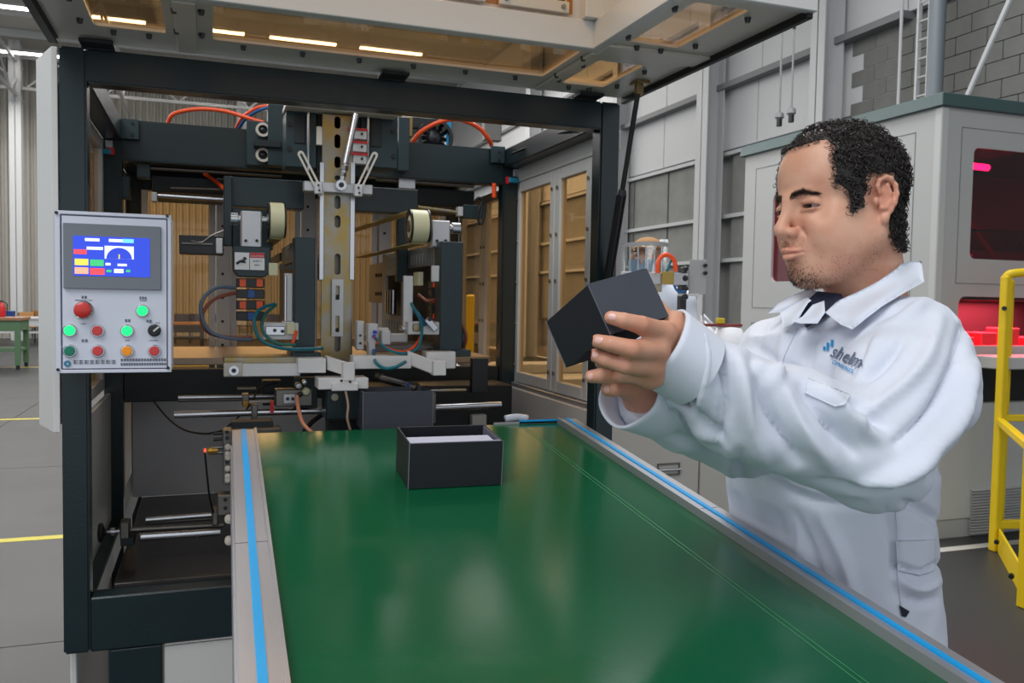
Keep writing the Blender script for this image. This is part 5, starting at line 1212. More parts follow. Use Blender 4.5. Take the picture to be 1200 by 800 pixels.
# nose
K((88, 0, 6), (105, 0, -26), 7, 8.5, .016); E((106, 0, -32), (9.8, 10.5, 9), .008); E((95, 12.5, -35.5), (10, 6.5, 7), .006, sym=True); K((98, 0, -38), (96, 0, -46), 6, 5, .008)
E((99, 7, -44.5), (5.5, 3.2, 3.2), .002, op='sub', sym=True); K((85, 22, -34), (79, 29, -50), 1.6, 1.2, .008, op='sub', sym=True)
# mouth
E((73, 0, -62), (21, 29, 24), .015)
K((101.5, 3, -60), (87, 21, -63.6), 4.6, 1.8, .003, sym=True); K((98.5, 0, -71), (88, 20, -67.6), 5.4, 2.4, .003, sym=True); K((98.5, 0, -71), (97.5, 6, -71), 5.4, 5.0, .003, sym=True)
K((107, 0, -65.2), (99, 10, -65.4), 1.5, 1.4, .0012, op='sub', sym=True); K((99, 10, -65.2), (87, 24, -65), 1.4, 1.1, .0012, op='sub', sym=True); K((98, 0, -49), (100, 0, -56), 1.8, 1.8, .004, op='sub')
K((97, -9, -82.5), (97, 9, -82.5), 5.4, 5.4, .010, op='sub')
# ears
for sg in (1, -1):
    def S(p): return np.array(p)*[1, sg, 1]*mm
    H.ell(S((-14, 76, -2)), np.array((12, 6, 24))*mm, .006, rot=rotm('Y', -8))
    ring = [S((-12+17*math.cos(t)-.10*(31*math.sin(t)), 82+3*math.cos(t*1), 2+31*math.sin(t))) for t in np.linspace(math.radians(-35), math.radians(232), 15)][::1]
    # helix: starts in front, passes over the top and runs down the back
    hel = [(-3, 80, 6), (0, 80, 16), (-3, 81, 24), (-12, 83, 28), (-20, 84, 25), (-26, 85, 15), (-27, 85, 3), (-23, 84, -9), (-17, 82, -19), (-10, 79, -28)]
    H.chain([S(p) for p in hel], [3*mm]*3 + [3.4*mm]*7, .003)
    H.ell(S((-9, 79, -30)), np.array((6.5, 4.5, 7))*mm, .005)
    H.chain([S(p) for p in ((-15, 82, 17), (-19, 82, 5), (-17, 82, -7), (-11, 81, -15), (-4, 80, -15))], [2.6*mm]*5, .004)
    H.ell(S((-8, 88, -1)), np.array((8, 8, 11))*mm, .003, op='sub')
    H.ell(S((-22.5, 88, 10)), np.array((1.6, 4.5, 12))*mm, .003, op='sub')
    H.ell(S((4, 79, -5)), np.array((4, 4.5, 6))*mm, .004)
HV, HF = H.mesh(); HV = relax(HV, HF, 2)
HPX = toPx(h2c(HV))
def tone_attr(o, col):
    a = o.data.attributes.new('tone', 'FLOAT_COLOR', 'POINT'); c = np.ones((len(o.data.vertices), 4), np.float32); c[:, :3] = col; a.data.foreach_set('color', c.ravel())
def gau(P, c, r): return np.exp(-(((P - np.array(c)*mm)/(np.array(r)*mm))**2).sum(1))
PA = HV*[1, 0, 1] + np.abs(HV)*[0, 1, 0]
tone = np.ones((len(HV), 3))
def tint(c, r, col, a): 
    global tone
    g = gau(PA, c, r)[:, None]*a; tone = tone*(1-g) + tone*np.array(col)*g
lipd = np.minimum(1, np.maximum(gau(PA, (99, 0, -60), (9, 11, 3.6)) + gau(PA, (90, 12, -63.5), (9, 8, 3.2)), gau(PA, (97, 0, -72), (9, 12, 4.6))))[:, None]
tone = tone*(1-lipd*.85) + tone*np.array([.86, .58, .60])*lipd*.85
tint((95, 0, -32), (18, 22, 16), (1, .86, .84), .6); tint((60, 50, -25), (25, 25, 22), (1, .88, .86), .5); tint((-12, 84, 5), (25, 14, 35), (1.03, .82, .8), .7)
tint((92, 10, -65.5), (16, 16, 1.5), (.55, .38, .40), .8); tint((78, 32, -4), (14, 16, 9), (.88, .82, .82), .6)  # mouth groove and eye hollows darkened: shade put into the skin tone
beard = np.clip(gau(PA, (72, 0, -98), (26, 24, 17))*1.1 + gau(PA, (40, 44, -84), (34, 22, 20))*.55 + gau(PA, (98, 12, -50), (16, 18, 7))*.45, 0, 1)[:, None]
tone = tone*(1-beard*.42) + tone*np.array([.55, .52, .55])*beard*.42
bodyparts = [(h2c(HV), HF, tone)]
# hair region, drawn on the left side view of the head and mirrored
def inpoly(P, poly):
    x, y = P[:, 0], P[:, 1]; c = np.zeros(len(P), bool); n = len(poly)
    for i in range(n):
        x1, y1 = poly[i]; x2, y2 = poly[(i+1) % n]
        m = ((y1 > y) != (y2 > y)) & (x < (x2-x1)*(y-y1)/((y2-y1) + 1e-12) + x1); c ^= m
    return c
hairpoly = [(890, 120), (908, 196), (917, 184), (930, 174), (950, 167), (968, 164), (978, 172), (975, 186), (980, 200), (976, 212), (990, 222), (997, 234), (994, 248), (999, 252), (1010, 241), (1016, 226), (1017, 208), (1030, 204), (1044, 212), (1049, 232), (1042, 252), (1041, 268), (1047, 286), (1052, 300), (1120, 310), (1120, 90), (900, 90)]
def hairmask(P):       # P in head coordinates
    Q = P.copy(); Q[:, 1] = np.abs(Q[:, 1]); px = toPx(h2c(Q))
    m = inpoly(px, hairpoly) & (P[:, 2] > -.072) & ~((Q[:, 1] > .0735) & (P[:, 0] > -.047) & (P[:, 0] < .012) & (P[:, 2] > -.05) & (P[:, 2] < .034))
    top = (np.abs(P[:, 1]) < .030) & (P[:, 0] > .02) & (P[:, 2] > .088)
    return (m & ~((Q[:, 1] < .012) & (P[:, 0] > .078))) | top
def surf_sample(V, F, n, seed):
    r = np.random.default_rng(seed); T = np.concatenate([F[:, [0,1,2]], F[:, [0,2,3]]])
    A = np.linalg.norm(np.cross(V[T[:,1]]-V[T[:,0]], V[T[:,2]]-V[T[:,0]]), axis=1); i = r.choice(len(T), n, p=A/A.sum())
    u = r.random(n); v = r.random(n); q = u+v > 1; u[q] = 1-u[q]; v[q] = 1-v[q]; T = T[i]
    P = V[T[:,0]] + u[:, None]*(V[T[:,1]]-V[T[:,0]]) + v[:, None]*(V[T[:,2]]-V[T[:,0]]); N = np.cross(V[T[:,1]]-V[T[:,0]], V[T[:,2]]-V[T[:,0]]); N /= np.linalg.norm(N, axis=1)[:, None]+1e-12
    return P, N
HAIRM = mat('dark_curly_hair', (34, 26, 23), .38, spec=.5, noise=.3, nscale=120)
STUB = mat('beard_hair', (52, 38, 32), .55)
# hair cap under the curls
HN = vnormals(HV, HF)
cap_m = hairmask(HV)
capf = cap_m[HF].all(1); used = np.unique(HF[capf]); remap = -np.ones(len(HV), int); remap[used] = np.arange(len(used))
wob = .0022 + .0014*np.sin(HV[used]*900).prod(1)
edge = np.bincount(HF[~cap_m[HF].all(1)].ravel(), minlength=len(HV))[used] > 0
thick = np.where(edge, -.0008, wob + .0035*np.clip((.06 - np.abs(HV[used, 0] - -.05))*12, 0, 1))
haircap = meshobj('hair', h2c(HV[used] + HN[used]*thick[:, None]), remap[HF[capf]], HAIRM, man, world=False)
def strands(P, N, fn, seg, sides, name, mt, par):
    """fn(i) -> list of (point, radius)"""
    vs = []; fs = []
    ca = [(math.cos(2*math.pi*k/sides), math.sin(2*math.pi*k/sides)) for k in range(sides)]
    for i in range(len(P)):
        pts = fn(P[i], N[i]); b = len(vs); n = len(pts)
        for j, (p, r) in enumerate(pts):
            t = pts[min(j+1, n-1)][0] - pts[max(j-1, 0)][0]; t = t/(np.linalg.norm(t)+1e-12)
            a = np.cross(t, (.3, .5, .81)); a /= np.linalg.norm(a)+1e-12; c = np.cross(t, a)
            for (x, y) in ca: vs.append(p + (a*x + c*y)*r)
        for j in range(n-1):
            for k in range(sides): fs.append((b+j*sides+k, b+j*sides+(k+1) % sides, b+(j+1)*sides+(k+1) % sides, b+(j+1)*sides+k))
    return meshobj(name, h2c(np.array(vs)), fs, mt, par, world=False)
r_ = np.random.default_rng(11)
def frame(n):
    a = np.cross(n, r_.normal(size=3)); a /= np.linalg.norm(a); return a, np.cross(n, a)
P_, N_ = surf_sample(HV, HF, 16000, 3); ok = hairmask(P_); P_, N_ = P_[ok], N_[ok]
front = (P_[:, 0] > .045) & (P_[:, 2] > .07)
curlP, curlN = P_[~front][:2600], N_[~front][:2600]
def curl(p, n):
    a, b = frame(n); R = r_.uniform(.0022, .0046); turns = r_.uniform(.9, 1.7); h = r_.uniform(.002, .008); lift = r_.uniform(.001, .006); out = []
    ns = 9; ph = r_.uniform(0, 6.28); q = r_.uniform(.2, .9)
    for j in range(ns):
        t = j/(ns-1); an = ph + 2*math.pi*turns*t
        out.append((p + n*(lift + h*t + R*.7*math.sin(an)*q) + a*(R*math.cos(an)) + b*(R*math.sin(an)*(1-q*.4) + (t-.5)*.006), (.00075 if t < .8 else .0004)))
    return out
strands(curlP, curlN, curl, 9, 4, 'curls', HAIRM, haircap)
def short(p, n):
    d = n*.6 + np.array([.3, 0, .25]) + r_.normal(size=3)*.35; d /= np.linalg.norm(d); L = r_.uniform(.004, .010); s = np.cross(d, n)*r_.uniform(-.003, .003)
    return [(p, .00045), (p + d*L*.5 + s, .0004), (p + d*L + n*-.001, .0002)]
strands(P_[front][:1500], N_[front][:1500], short, 3, 3, 'short_front_hair', HAIRM, haircap)
# hairline wisps
P2, N2 = surf_sample(HV, HF, 30000, 5); mask0 = hairmask(P2); near = ~mask0 & hairmask(P2 + np.array([-.004, 0, .003])); near |= ~mask0 & hairmask(P2 + np.array([-.003, 0, -.003]))
strands(P2[near][:500], N2[near][:500], lambda p, n: [(q[0], q[1]*.6) for q in curl(p, n)][:6], 6, 3, 'curls', HAIRM, haircap)
# beard, moustache and brows
P3, N3 = surf_sample(HV, HF, 60000, 8); PA3 = np.abs(P3)*[0, 1, 0] + P3*[1, 0, 1]
den = gau(PA3, (76, 0, -97), (16, 22, 15))*1.6 + gau(PA3, (70, 16, -104), (20, 16, 12))*1.0 + gau(PA3, (36, 46, -86), (36, 20, 20))*.34 + gau(PA3, (-2, 62, -58), (12, 10, 26))*.3 + gau(PA3, (94, 16, -50), (14, 16, 5))*.5 + gau(PA3, (97, 0, -77), (8, 6, 4))*.8
ok = r_.random(len(P3)) < np.clip(den, 0, .95)*.75; ok &= (P3[:, 0] > -.02)
def stub(p, n):
    L = (.0018 + .0045*gau(p[None]*[1, 0, 1] + abs(p[1])*np.array([0, 1, 0]), (72, 0, -102), (20, 24, 16))[0])*r_.uniform(.7, 1.2)
    d = n*.6 + np.array([.1, 0, -.7]) + r_.normal(size=3)*.3; d /= np.linalg.norm(d); return [(p - n*.0003, .00027), (p + d*L, .00012)]
P3b, N3b = P3[ok], N3[ok]
beardo = strands(P3b[:9000], N3b[:9000], stub, 2, 3, 'beard', STUB, man)
def brow_pts():
    out = []
    for sg in (1, -1):
        for i in range(560):
            t = r_.random(); y = 9 + 36*t; z = 15.5 + 4.0*math.sin(math.pi*min(1, t*1.05)*.8) - 4*max(0, t-.6)/.4 + r_.normal()*(2.6*(1-.5*t))
            out.append((sg*y*mm, z*mm, t))
    return out
kd = BVHTree.FromPolygons([tuple(v) for v in HV], [tuple(int(i) for i in f) for f in HF])
bp, bn = [], []
for (y, z, t) in brow_pts():
    hit = kd.ray_cast(Vector((.2, y, z)), Vector((-1, 0, 0)))
    if hit[0]: bp.append(np.array(hit[0])); bn.append(np.array(hit[1]))
def browh(p, n):
    s = 1 if p[1] > 0 else -1; d = np.array([-.25, .85*s, .25 if abs(p[1]) < .03 else -.2]) + r_.normal(size=3)*.15 + n*.15; d /= np.linalg.norm(d); L = r_.uniform(.004, .008)
    return [(p, .00017), (p + d*L*.6 + n*.0004, .00015), (p + d*L, .00007)]
strands(np.array(bp), np.array(bn), browh, 3, 3, 'eyebrows', STUB, man)
# eyes
EYE = mat('eye_white', (150, 132, 126), .2); IRIS = mat('iris_brown', (44, 26, 18), .12)
def sph(c, r, a0=0, a1=math.pi, ax=(1, 0, 0), n=14, m_=24):
    c = np.array(c, float); ax = np.array(ax, float); ax /= np.linalg.norm(ax); a = np.cross(ax, (0, 0, 1)); a /= np.linalg.norm(a); b = np.cross(ax, a)
    V = []; F = []
    for i in range(n+1):
        t = a0 + (a1-a0)*i/n
        for j in range(m_):
            s = 2*math.pi*j/m_; V.append(c + r*(ax*math.cos(t) + (a*math.cos(s)+b*math.sin(s))*math.sin(t)))
    for i in range(n):
        for j in range(m_): F.append((i*m_+j, i*m_+(j+1) % m_, (i+1)*m_+(j+1) % m_, (i+1)*m_+j))
    return np.array(V), F
for sg in (1, -1):
    c = np.array([70.3, 32*sg, 2])*mm
    v, f = sph(c, .0128); e = meshobj('eye', h2c(v), f, EYE, man, world=False)
    g = (1, .16, -.27)
    v, f = sph(c, .01295, 0, .47, g, 6); q = meshobj('iris', h2c(v), f, IRIS, e, world=False)
    v, f = sph(c, .01300, 0, .20, g, 4); meshobj('pupil', h2c(v), f, BLACKG, e, world=False)
    P, N = [], []
    for k in range(26):
        y = (22 + 20*k/25)*sg; p = np.array([70.7 + 13.6*math.sqrt(max(0.05, 1-((abs(y)-32)/15.2)**2)), y, 1.6 - .006*(abs(y)-32)**2])*mm; P.append(p); N.append(np.array([1, .2*sg, -.5]))
    strands(np.array(P), np.array(N), lambda p, n: [(p, .00022), (p + n*.003, .00018), (p + n*.0055 + np.array([0, 0, .0006]), .00006)], 3, 3, 'eyelashes', HAIRM, e)

for o in bpy.data.objects:
    if o.name.split('.')[0] in ('curls', 'short_front_hair', 'beard', 'eyebrows', 'eyelashes'): o['kind'] = 'stuff'
# ---------------------------------------------------------------- torso, arms (hidden in the coat), hands
SHL = np.array([.565, .015, 1.155]); SHR = np.array([.425, .0, 1.45])      # shoulder joints, camera frame
ELL = C3(1022, 540, 1.03); ELR = C3(872, 508, 1.19)
WRL = C3(793, 412, .985); WRR = C3(752, 462, 1.02)
NB = np.array([.527, .045, 1.30])
bl = np.array([.42, .02, -.907]); bf = np.array([-.907, -.03, -.42])         # body left and forward
Bd = Field((.10, -1.42, .8), (.85, .14, 1.75), .011)
Bd.chain([NB+[0, .03, 0], NB-[0, .06, 0]], [.050, .055], .03)
Bd.chain([NB-[0, .07, 0], np.array([.515, -.22, 1.33]), np.array([.51, -.42, 1.34])], [.07, .095, .095], .05)
SHRb = SHR+[.03, -.05, 0]; SHLb = SHL+[-.045, -.06, .025]
Bd.chain([SHRb, NB-[0, .09, 0], SHLb], [.034, .055, .034], .03)
Bd.chain([SHLb, ELL, C3(930, 493, 1.005), C3(860, 461, .99), WRL], [.038, .038, .034, .03, .026], .02); Bd.chain([SHRb, ELR, WRR], [.036, .036, .026], .02)
hip = np.array([.51, -.50, 1.34]); FLOORY = None
Bd.ell(hip, (.14, .11, .15), .05)
def floor_c(x, z):      # camera-frame point on the floor below world (x, y)
    return w2c(np.array([[x, z, .10]]))[0]
hw = c2w(hip[None])[0]
legs = []
for s in (1, -1):
    lw = c2w((hip + bl*.09*s)[None])[0]; kn = lw + np.array([-.015, 0, -.42]); an = lw + np.array([0.02, 0, 0]); an[2] = .09
    K3 = w2c(np.array([lw, kn, an])); legs.append((lw, kn, an)); Bd.chain(list(K3), [.085, .058, .042], .03)
BV, BF = Bd.mesh(); BV = relax(BV, BF, 2); bodyparts.append((BV, BF, np.ones((len(BV), 3))))
# hands -------------------------------------------------------------
nails = []
def hand(lo, hi, fingers, palm, thumb, wrist, rw, nl, k=.006, sub=()):
    Hd = Field(lo, hi, .0016)
    for j, r in palm: Hd.chain([np.array(q) for q in j], r, .016)
    for pts, rad in fingers + thumb:
        pts = [np.array(q) for q in pts]; Hd2 = pts
        n_ = len(pts)-1
        Hd.cap(pts[n_-1], pts[n_], rad[n_-1], rad[n_], .009)
        for i in range(n_-1): Hd.cap(pts[i], pts[i+1], rad[i], rad[i+1], .0012)
    for (c, r) in sub: Hd.ell(c, r, .002, op='sub')
    V, F = Hd.mesh(); V = relax(V, F, 2)
    return V, F
# left hand (near the camera), fingers along the box
f_i = ([C3(716, 372, .900), C3(731, 375.5, .897), C3(752, 381, .902), C3(777, 389, .925)], [.0072, .0084, .0100, .0115])
f_m = ([C3(700, 399.5, .905), C3(716, 403, .897), C3(741, 409, .895), C3(770, 411, .918)], [.0074, .0086, .0102, .0115])
f_r = ([C3(696.5, 416, .920), C3(711, 421.5, .910), C3(733, 428, .906), C3(763, 430, .925)], [.0072, .0082, .0096, .0110])
f_p = ([C3(722, 442, .962), C3(731, 441, .945), C3(742, 440, .932), C3(762, 444, .937)], [.0066, .0074, .0086, .0100])
th = ([C3(762, 352, 1.03), C3(770, 360, 1.0), C3(783, 376, .975), C3(797, 396, .965)], [.0088, .0098, .011, .015])
palm = [([C3(779, 391, .930), C3(800, 398, .975)], [.0125, .022]), ([C3(772, 413, .928), C3(797, 410, .975)], [.0125, .024]), ([C3(765, 431, .932), C3(792, 422, .975)], [.0120, .022]), ([C3(763, 442, .940), C3(788, 430, .978)], [.011, .02]),
        ([C3(790, 375, .960), C3(806, 392, .985)], [.011, .02]), ([C3(797, 409, .978), C3(826, 432, .99)], [.025, .025])]
lo = np.array([.085, -.075, .86]); hi = np.array([.27, .065, 1.07])
LV, LF = hand(lo, hi, [f_i, f_m, f_r, f_p], palm, [th], None, None, None)
def hand_tone(V, nailpts, knu):
    t = np.ones((len(V), 3))*np.array([.97, .92, .90])
    for (c, r) in knu:
        g = np.exp(-(((V-c)/r)**2).sum(1))[:, None]*.45; t = t*(1-g) + t*np.array([.92, .72, .68])*g
    return t
kn = [(p, .010) for f in (f_i, f_m, f_r) for p in (f[0][0], f[0][2], f[0][3])]
bodyparts.append((LV, LF, hand_tone(LV, None, kn)))
# right hand under the box
g_i = ([C3(693.5, 441, .965), C3(704, 440, .960), C3(719, 442, .968), C3(742, 438, 1.0)], [.0076, .0088, .0098, .012])
g_m = ([C3(712, 456, .972), C3(720, 455.5, .968), C3(730, 452, .976), C3(748, 446, 1.005)], [.0080, .0090, .0100, .012])
g_r = ([C3(722, 440, 1.02), C3(730, 430, 1.03), C3(742, 430, 1.03), C3(756, 444, 1.02)], [.0074, .0084, .0092, .011])
g_t = ([C3(705, 425, 1.045), C3(716, 424, 1.04), C3(735, 428, 1.04), C3(755, 442, 1.03)], [.0082, .0094, .0105, .014])
palm2 = [([C3(742, 440, .998), C3(758, 462, 1.03)], [.014, .024]), ([C3(746, 449, 1.0), C3(762, 466, 1.035)], [.014, .024]), ([C3(731, 452, .985), C3(750, 455, 1.01)], [.013, .02]), ([C3(752, 442, 1.03), C3(762, 460, 1.04)], [.014, .024]), ([C3(758, 462, 1.03), C3(795, 478, 1.06)], [.026, .03])]
RV, RF = hand(np.array([.08, -.115, .93]), np.array([.235, .0, 1.12]), [g_i, g_m, g_r], palm2, [g_t], None, None, None)
bodyparts.append((RV, RF, hand_tone(RV, None, [(p, .011) for f in (g_i, g_m) for p in (f[0][0], f[0][2])])*np.array([1, .95, .95])))
allV = []; allF = []; allT = []; b0_ = 0
for (V, F, t) in bodyparts: allV.append(V); allF.append(np.array(F)+b0_); allT.append(t); b0_ += len(V)
body = meshobj('body', np.concatenate(allV), np.concatenate(allF), SKIN, man, world=False); tone_attr(body, np.concatenate(allT))
NAIL = mat('fingernail_pink', (226, 176, 164), .28, coat=.2)
def nail(V, F, px, py, ang, L=.0095, W=.0082):
    t = BVHTree.FromPolygons([tuple(v) for v in V], [tuple(int(i) for i in f) for f in F])
    d0 = Vector(C3(px, py, 1.0)).normalized(); hit = t.ray_cast(Vector((0, 0, 0)), d0)
    if not hit[0]: return
    c = np.array(hit[0]); n = np.array(hit[1]); n = n if n[2] < 0 else -n
    u = np.array([math.cos(math.radians(ang)), math.sin(math.radians(ang)), 0]); u -= n*u.dot(n); u /= np.linalg.norm(u); w_ = np.cross(n, u)
    vs = []; fs = []; nu, nv = 8, 8
    for i in range(nu+1):
        for j in range(nv+1):
            a = (i/nu-.5)*2; b = (j/nv-.5)*2
            q = c + u*(a*math.sqrt(1-.35*b*b))*L/2 + w_*(b*math.sqrt(1-.35*a*a))*W/2 + n*.004
            h_ = t.ray_cast(Vector(q), Vector(-n)); p = np.array(h_[0]) if h_[0] else q - n*.004
            vs.append(p + n*(.0006 - .0004*(max(abs(a), abs(b)) > .95)))
    for i in range(nu):
        for j in range(nv): k_ = i*(nv+1)+j; fs.append((k_, k_+1, k_+nv+2, k_+nv+1))
    meshobj('fingernail', np.array(vs), fs, NAIL, body, world=False)
nail(LV, LF, 717.5, 370.5, -8); nail(LV, LF, 701.5, 398, -12); nail(LV, LF, 697, 415, -20, .0085, .0075); nail(RV, RF, 692, 441, 0, .006, .008); nail(RV, RF, 711, 456, 10, .007, .009)
# ---------------------------------------------------------------- black box held in the hands
b0 = C3(689, 333, .918)
e1 = C3(715.5, 392, .906) - b0; e2 = C3(641.5, 380.5, 1.010) - b0; e3 = C3(755, 314, .955) - b0
q1 = e1/np.linalg.norm(e1); q2 = e2 - q1*e2.dot(q1); L2_ = np.linalg.norm(e2); q2 /= np.linalg.norm(q2); q3 = np.cross(q1, q2); q3 = q3 if q3.dot(e3) > 0 else -q3
L1_, L3_ = np.linalg.norm(e1), np.linalg.norm(e3)*1.04
cc = lambda v: Vector((CAMR @ v).tolist())
orgb = Vector(c2w(b0[None])[0].tolist())
# open side faces along +e1; local x = e2, y = e3, z = e1
hb, HBx = open_box('held_box', orgb, cc(q2), cc(q3), cc(q1), L2_, L3_, L1_, 'black cardboard box tilted in the hands of the man in the lab coat', th=.0025, mt=CARD)
for ch in hb.children:
    if ch.name.startswith('side_wall'): pass
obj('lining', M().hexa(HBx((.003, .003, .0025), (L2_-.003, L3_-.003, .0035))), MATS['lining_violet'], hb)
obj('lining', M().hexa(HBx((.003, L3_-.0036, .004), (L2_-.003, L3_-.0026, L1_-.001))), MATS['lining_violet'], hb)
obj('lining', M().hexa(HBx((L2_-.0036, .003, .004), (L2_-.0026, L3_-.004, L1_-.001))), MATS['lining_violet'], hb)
# thin charcoal sheet makes the face towards the upper right lighter
obj('face_sheet', M().hexa(HBx((-.0006, .0, -.0004), (0, L3_, L1_))), CARD2, hb, label='charcoal sheet on the upper right face')
def BOXF(V): 
    return 0
# ---------------------------------------------------------------- lab coat
def coat_mat():
    m = mat('coat_cotton', (216, 220, 232), .75, bump=.06, bscale=1100, spec=.25)
    b = m.node_tree.nodes['Principled BSDF']; b.inputs['Sheen Weight'].default_value = .15; return m
COATM = coat_mat()
Ct = Field((.12, -.86, .86), (.80, .15, 1.68), .0050)
def torso(y0, cx0, cz0, ra, rb_):   # elliptical section helper: radii along body forward / left
    return
Rb = np.stack([bf, np.array([0, 1, 0]), bl], 1)
secs = [(.035, .505, 1.300, .088, .130), (-.03, .505, 1.305, .118, .160), (-.12, .505, 1.315, .135, .170), (-.22, .505, 1.325, .134, .160), (-.33, .508, 1.330, .130, .158), (-.42, .512, 1.335, .134, .168), (-.60, .520, 1.34, .150, .19), (-.80, .53, 1.345, .17, .215)]
def sect(f, off=0, k=.02, op='add', top=.06):
    X, Y, Z = np.meshgrid(*f.ax, indexing='ij', sparse=True); ys = np.array([s[0] for s in secs])[::-1]
    g = lambda i: (np.interp(f.ax[1], ys, np.array([s[i] for s in secs])[::-1]) - (.014 if i == 1 else 0))[None, :, None]
    dx, dz = X - g(1), Z - g(2); u = dx*bf[0] + dz*bf[2]; v = dx*bl[0] + dz*bl[2]; a, b = g(3)-off, g(4)-off
    q = (np.abs(u/a)**2.3 + np.abs(v/b)**2.3)**(1/2.3); d = (q-1)*np.minimum(a, b)
    d = np.maximum(d, Y - top); d = np.maximum(d, -.82 - Y); f._comb((slice(None),)*3, d, k, op)
sect(Ct, 0, .0, top=.01)
Ct.chain([SHR+[.02, -.024, 0], NB+[-.02, -.045, .0], SHL+[-.03, -.028, .02]], [.058, .082, .062], .05)
Ar = Field((.12, -.86, .86), (.80, .15, 1.68), Ct.h)
Ar.chain([SHL+[-.022, -.042, .01], SHL*.45+ELL*.55+[.004, .0, .0], ELL+[.004, .012, .005]], [.074, .078, .068], .035)
Ar.chain([ELL+[.0, .012, 0], C3(930, 494, 1.005), C3(858, 461, .988), C3(795, 418, .975)], [.066, .058, .047, .045], .03)
Ar.ell(C3(868, 505, 1.0), (.045, .024, .040), .04); Ar.ell(C3(985, 540, 1.02), (.055, .026, .05), .03); Ar.ell(C3(1095, 460, 1.10), (.04, .06, .05), .03)
X_, Y_, Z_ = np.meshgrid(*Ct.ax, indexing='ij', sparse=True)
dist_sh = np.sqrt((X_-SHL[0])**2 + (Y_-SHL[1])**2 + (Z_-SHL[2])**2)
karr = (.007 + .045*np.clip((.19-dist_sh)/.10, 0, 1)).astype(np.float32)
a_ = Ct.f; h_b = np.maximum(karr - np.abs(a_-Ar.f), 0)/karr; Ct.f = (np.minimum(a_, Ar.f) - h_b*h_b*karr*.25).astype(np.float32)
Ct.chain([SHR+[.02, -.03, 0], ELR+[0, .0, .0]], [.058, .056], .014); Ct.chain([ELR, C3(800, 482, 1.07), C3(758, 466, 1.025)], [.060, .050, .042], .008)
# trim at the wrists
def cutcone(f, p, n, R):       # remove what lies beyond plane p,n within radius R of p
    sl = f._sl(np.array(p)-R, np.array(p)+R); X, Y, Z = f._grid(sl); n = np.array(n, float); n /= np.linalg.norm(n)
    d = (X-p[0])*n[0]+(Y-p[1])*n[1]+(Z-p[2])*n[2]; rr = np.sqrt((X-p[0])**2+(Y-p[1])**2+(Z-p[2])**2) - R
    f._comb(sl, -np.maximum(-d, rr), .002, 'sub') if False else f.f.__setitem__(sl, np.maximum(f.f[sl], np.minimum(d, -rr).astype(np.float32)))
NL = C3(770, 404, .95) - C3(850, 445, .99); NL = NL/np.linalg.norm(NL); NL2 = np.array([-.80, .50, -.2]); NL2 /= np.linalg.norm(NL2)
PLc = C3(790, 416, .968); cutcone(Ct, PLc, NL2, .085)
NR2 = C3(742, 462, 1.01) - C3(840, 492, 1.10); NR2 /= np.linalg.norm(NR2); NR2 = NR2*.8 + np.array([0, .12, -.1]); NR2 /= np.linalg.norm(NR2)
PRc = C3(752, 466, 1.018); cutcone(Ct, PRc, NR2, .075)
# neck opening and front V
Ct.ell(NB+[-.018, .065, -.01], (.068, .082, .076), .012, op='sub'); Ct.chain([NB+[-.03, .05, -.02], C3(948, 366, 1.205)], [.045, .012], .012, op='sub')
CV, CF = Ct.mesh(); CV = relax(CV, CF, 3)
# folds: ridges (+) and creases (-) drawn as curves on the cloth, px coordinates only serve to place them on the mesh
folds = [
 # (points, amplitude, width px)
 ([(1128, 385), (1118, 430), (1090, 480), (1050, 520)], -.010, 9), ([(1100, 375), (1085, 420), (1050, 460), (1005, 490)], .008, 12), ([(1060, 395), (1030, 430), (1000, 455)], -.008, 8),
 ([(1140, 430), (1125, 480), (1085, 530), (1040, 560)], .009, 12), ([(1145, 460), (1130, 520), (1090, 560)], -.008, 8),
 ([(1020, 400), (1008, 425), (990, 450)], -.007, 7), ([(1035, 385), (1022, 412), (1005, 440)], .006, 8),
 ([(838, 398), (848, 430), (850, 470), (842, 510)], -.010, 8), ([(820, 385), (826, 420), (822, 465), (812, 490)], .007, 10), ([(862, 420), (872, 460), (880, 500), (895, 535)], .010, 13), ([(888, 445), (905, 490), (935, 540)], -.010, 9),
 ([(915, 455), (940, 500), (975, 545)], .009, 12), ([(940, 455), (975, 500), (1000, 530)], -.009, 9), ([(965, 455), (1005, 500), (1030, 515)], .008, 11), ([(1000, 470), (1040, 500)], -.007, 8),
 ([(800, 440), (815, 480), (850, 520)], -.007, 8), ([(880, 400), (905, 420), (930, 430)], -.006, 8), ([(893, 560), (950, 585), (1010, 592)], -.006, 8),
 ([(880, 600), (885, 640), (880, 700)], .006, 10), ([(905, 600), (915, 660), (925, 720)], -.007, 9), ([(960, 600), (985, 650), (1000, 700)], .006, 12), ([(930, 600), (950, 650), (970, 720)], -.005, 9),
 ([(1040, 600), (1050, 640), (1050, 700)], -.006, 8), ([(1062, 590), (1085, 600), (1100, 612)], -.009, 7), ([(1055, 665), (1080, 672), (1102, 660)], -.010, 5), ([(1052, 680), (1075, 690), (1098, 680)], .008, 7), ([(1060, 700), (1080, 705), (1098, 700)], -.006, 6),
 ([(925, 385), (915, 420), (905, 450)], .006, 9), ([(950, 395), (945, 430)], -.004, 8), ([(905, 370), (890, 400), (880, 430)], -.005, 9), ([(1095, 340), (1070, 365), (1040, 385)], .005, 10), ([(1060, 360), (1020, 380)], -.005, 8),
 ([(1000, 575), (1045, 560), (1090, 540)], .008, 12), ([(960, 565), (1010, 575), (1060, 565)], -.008, 8), ([(760, 500), (800, 515), (850, 530)], -.006, 9), ([(735, 482), (770, 505), (820, 525)], .005, 9), ([(780, 450), (800, 490), (830, 515)], .006, 9),
 ([(850, 520), (858, 570), (850, 590)], .006, 9), ([(868, 530), (872, 600), (866, 660)], -.006, 8)]
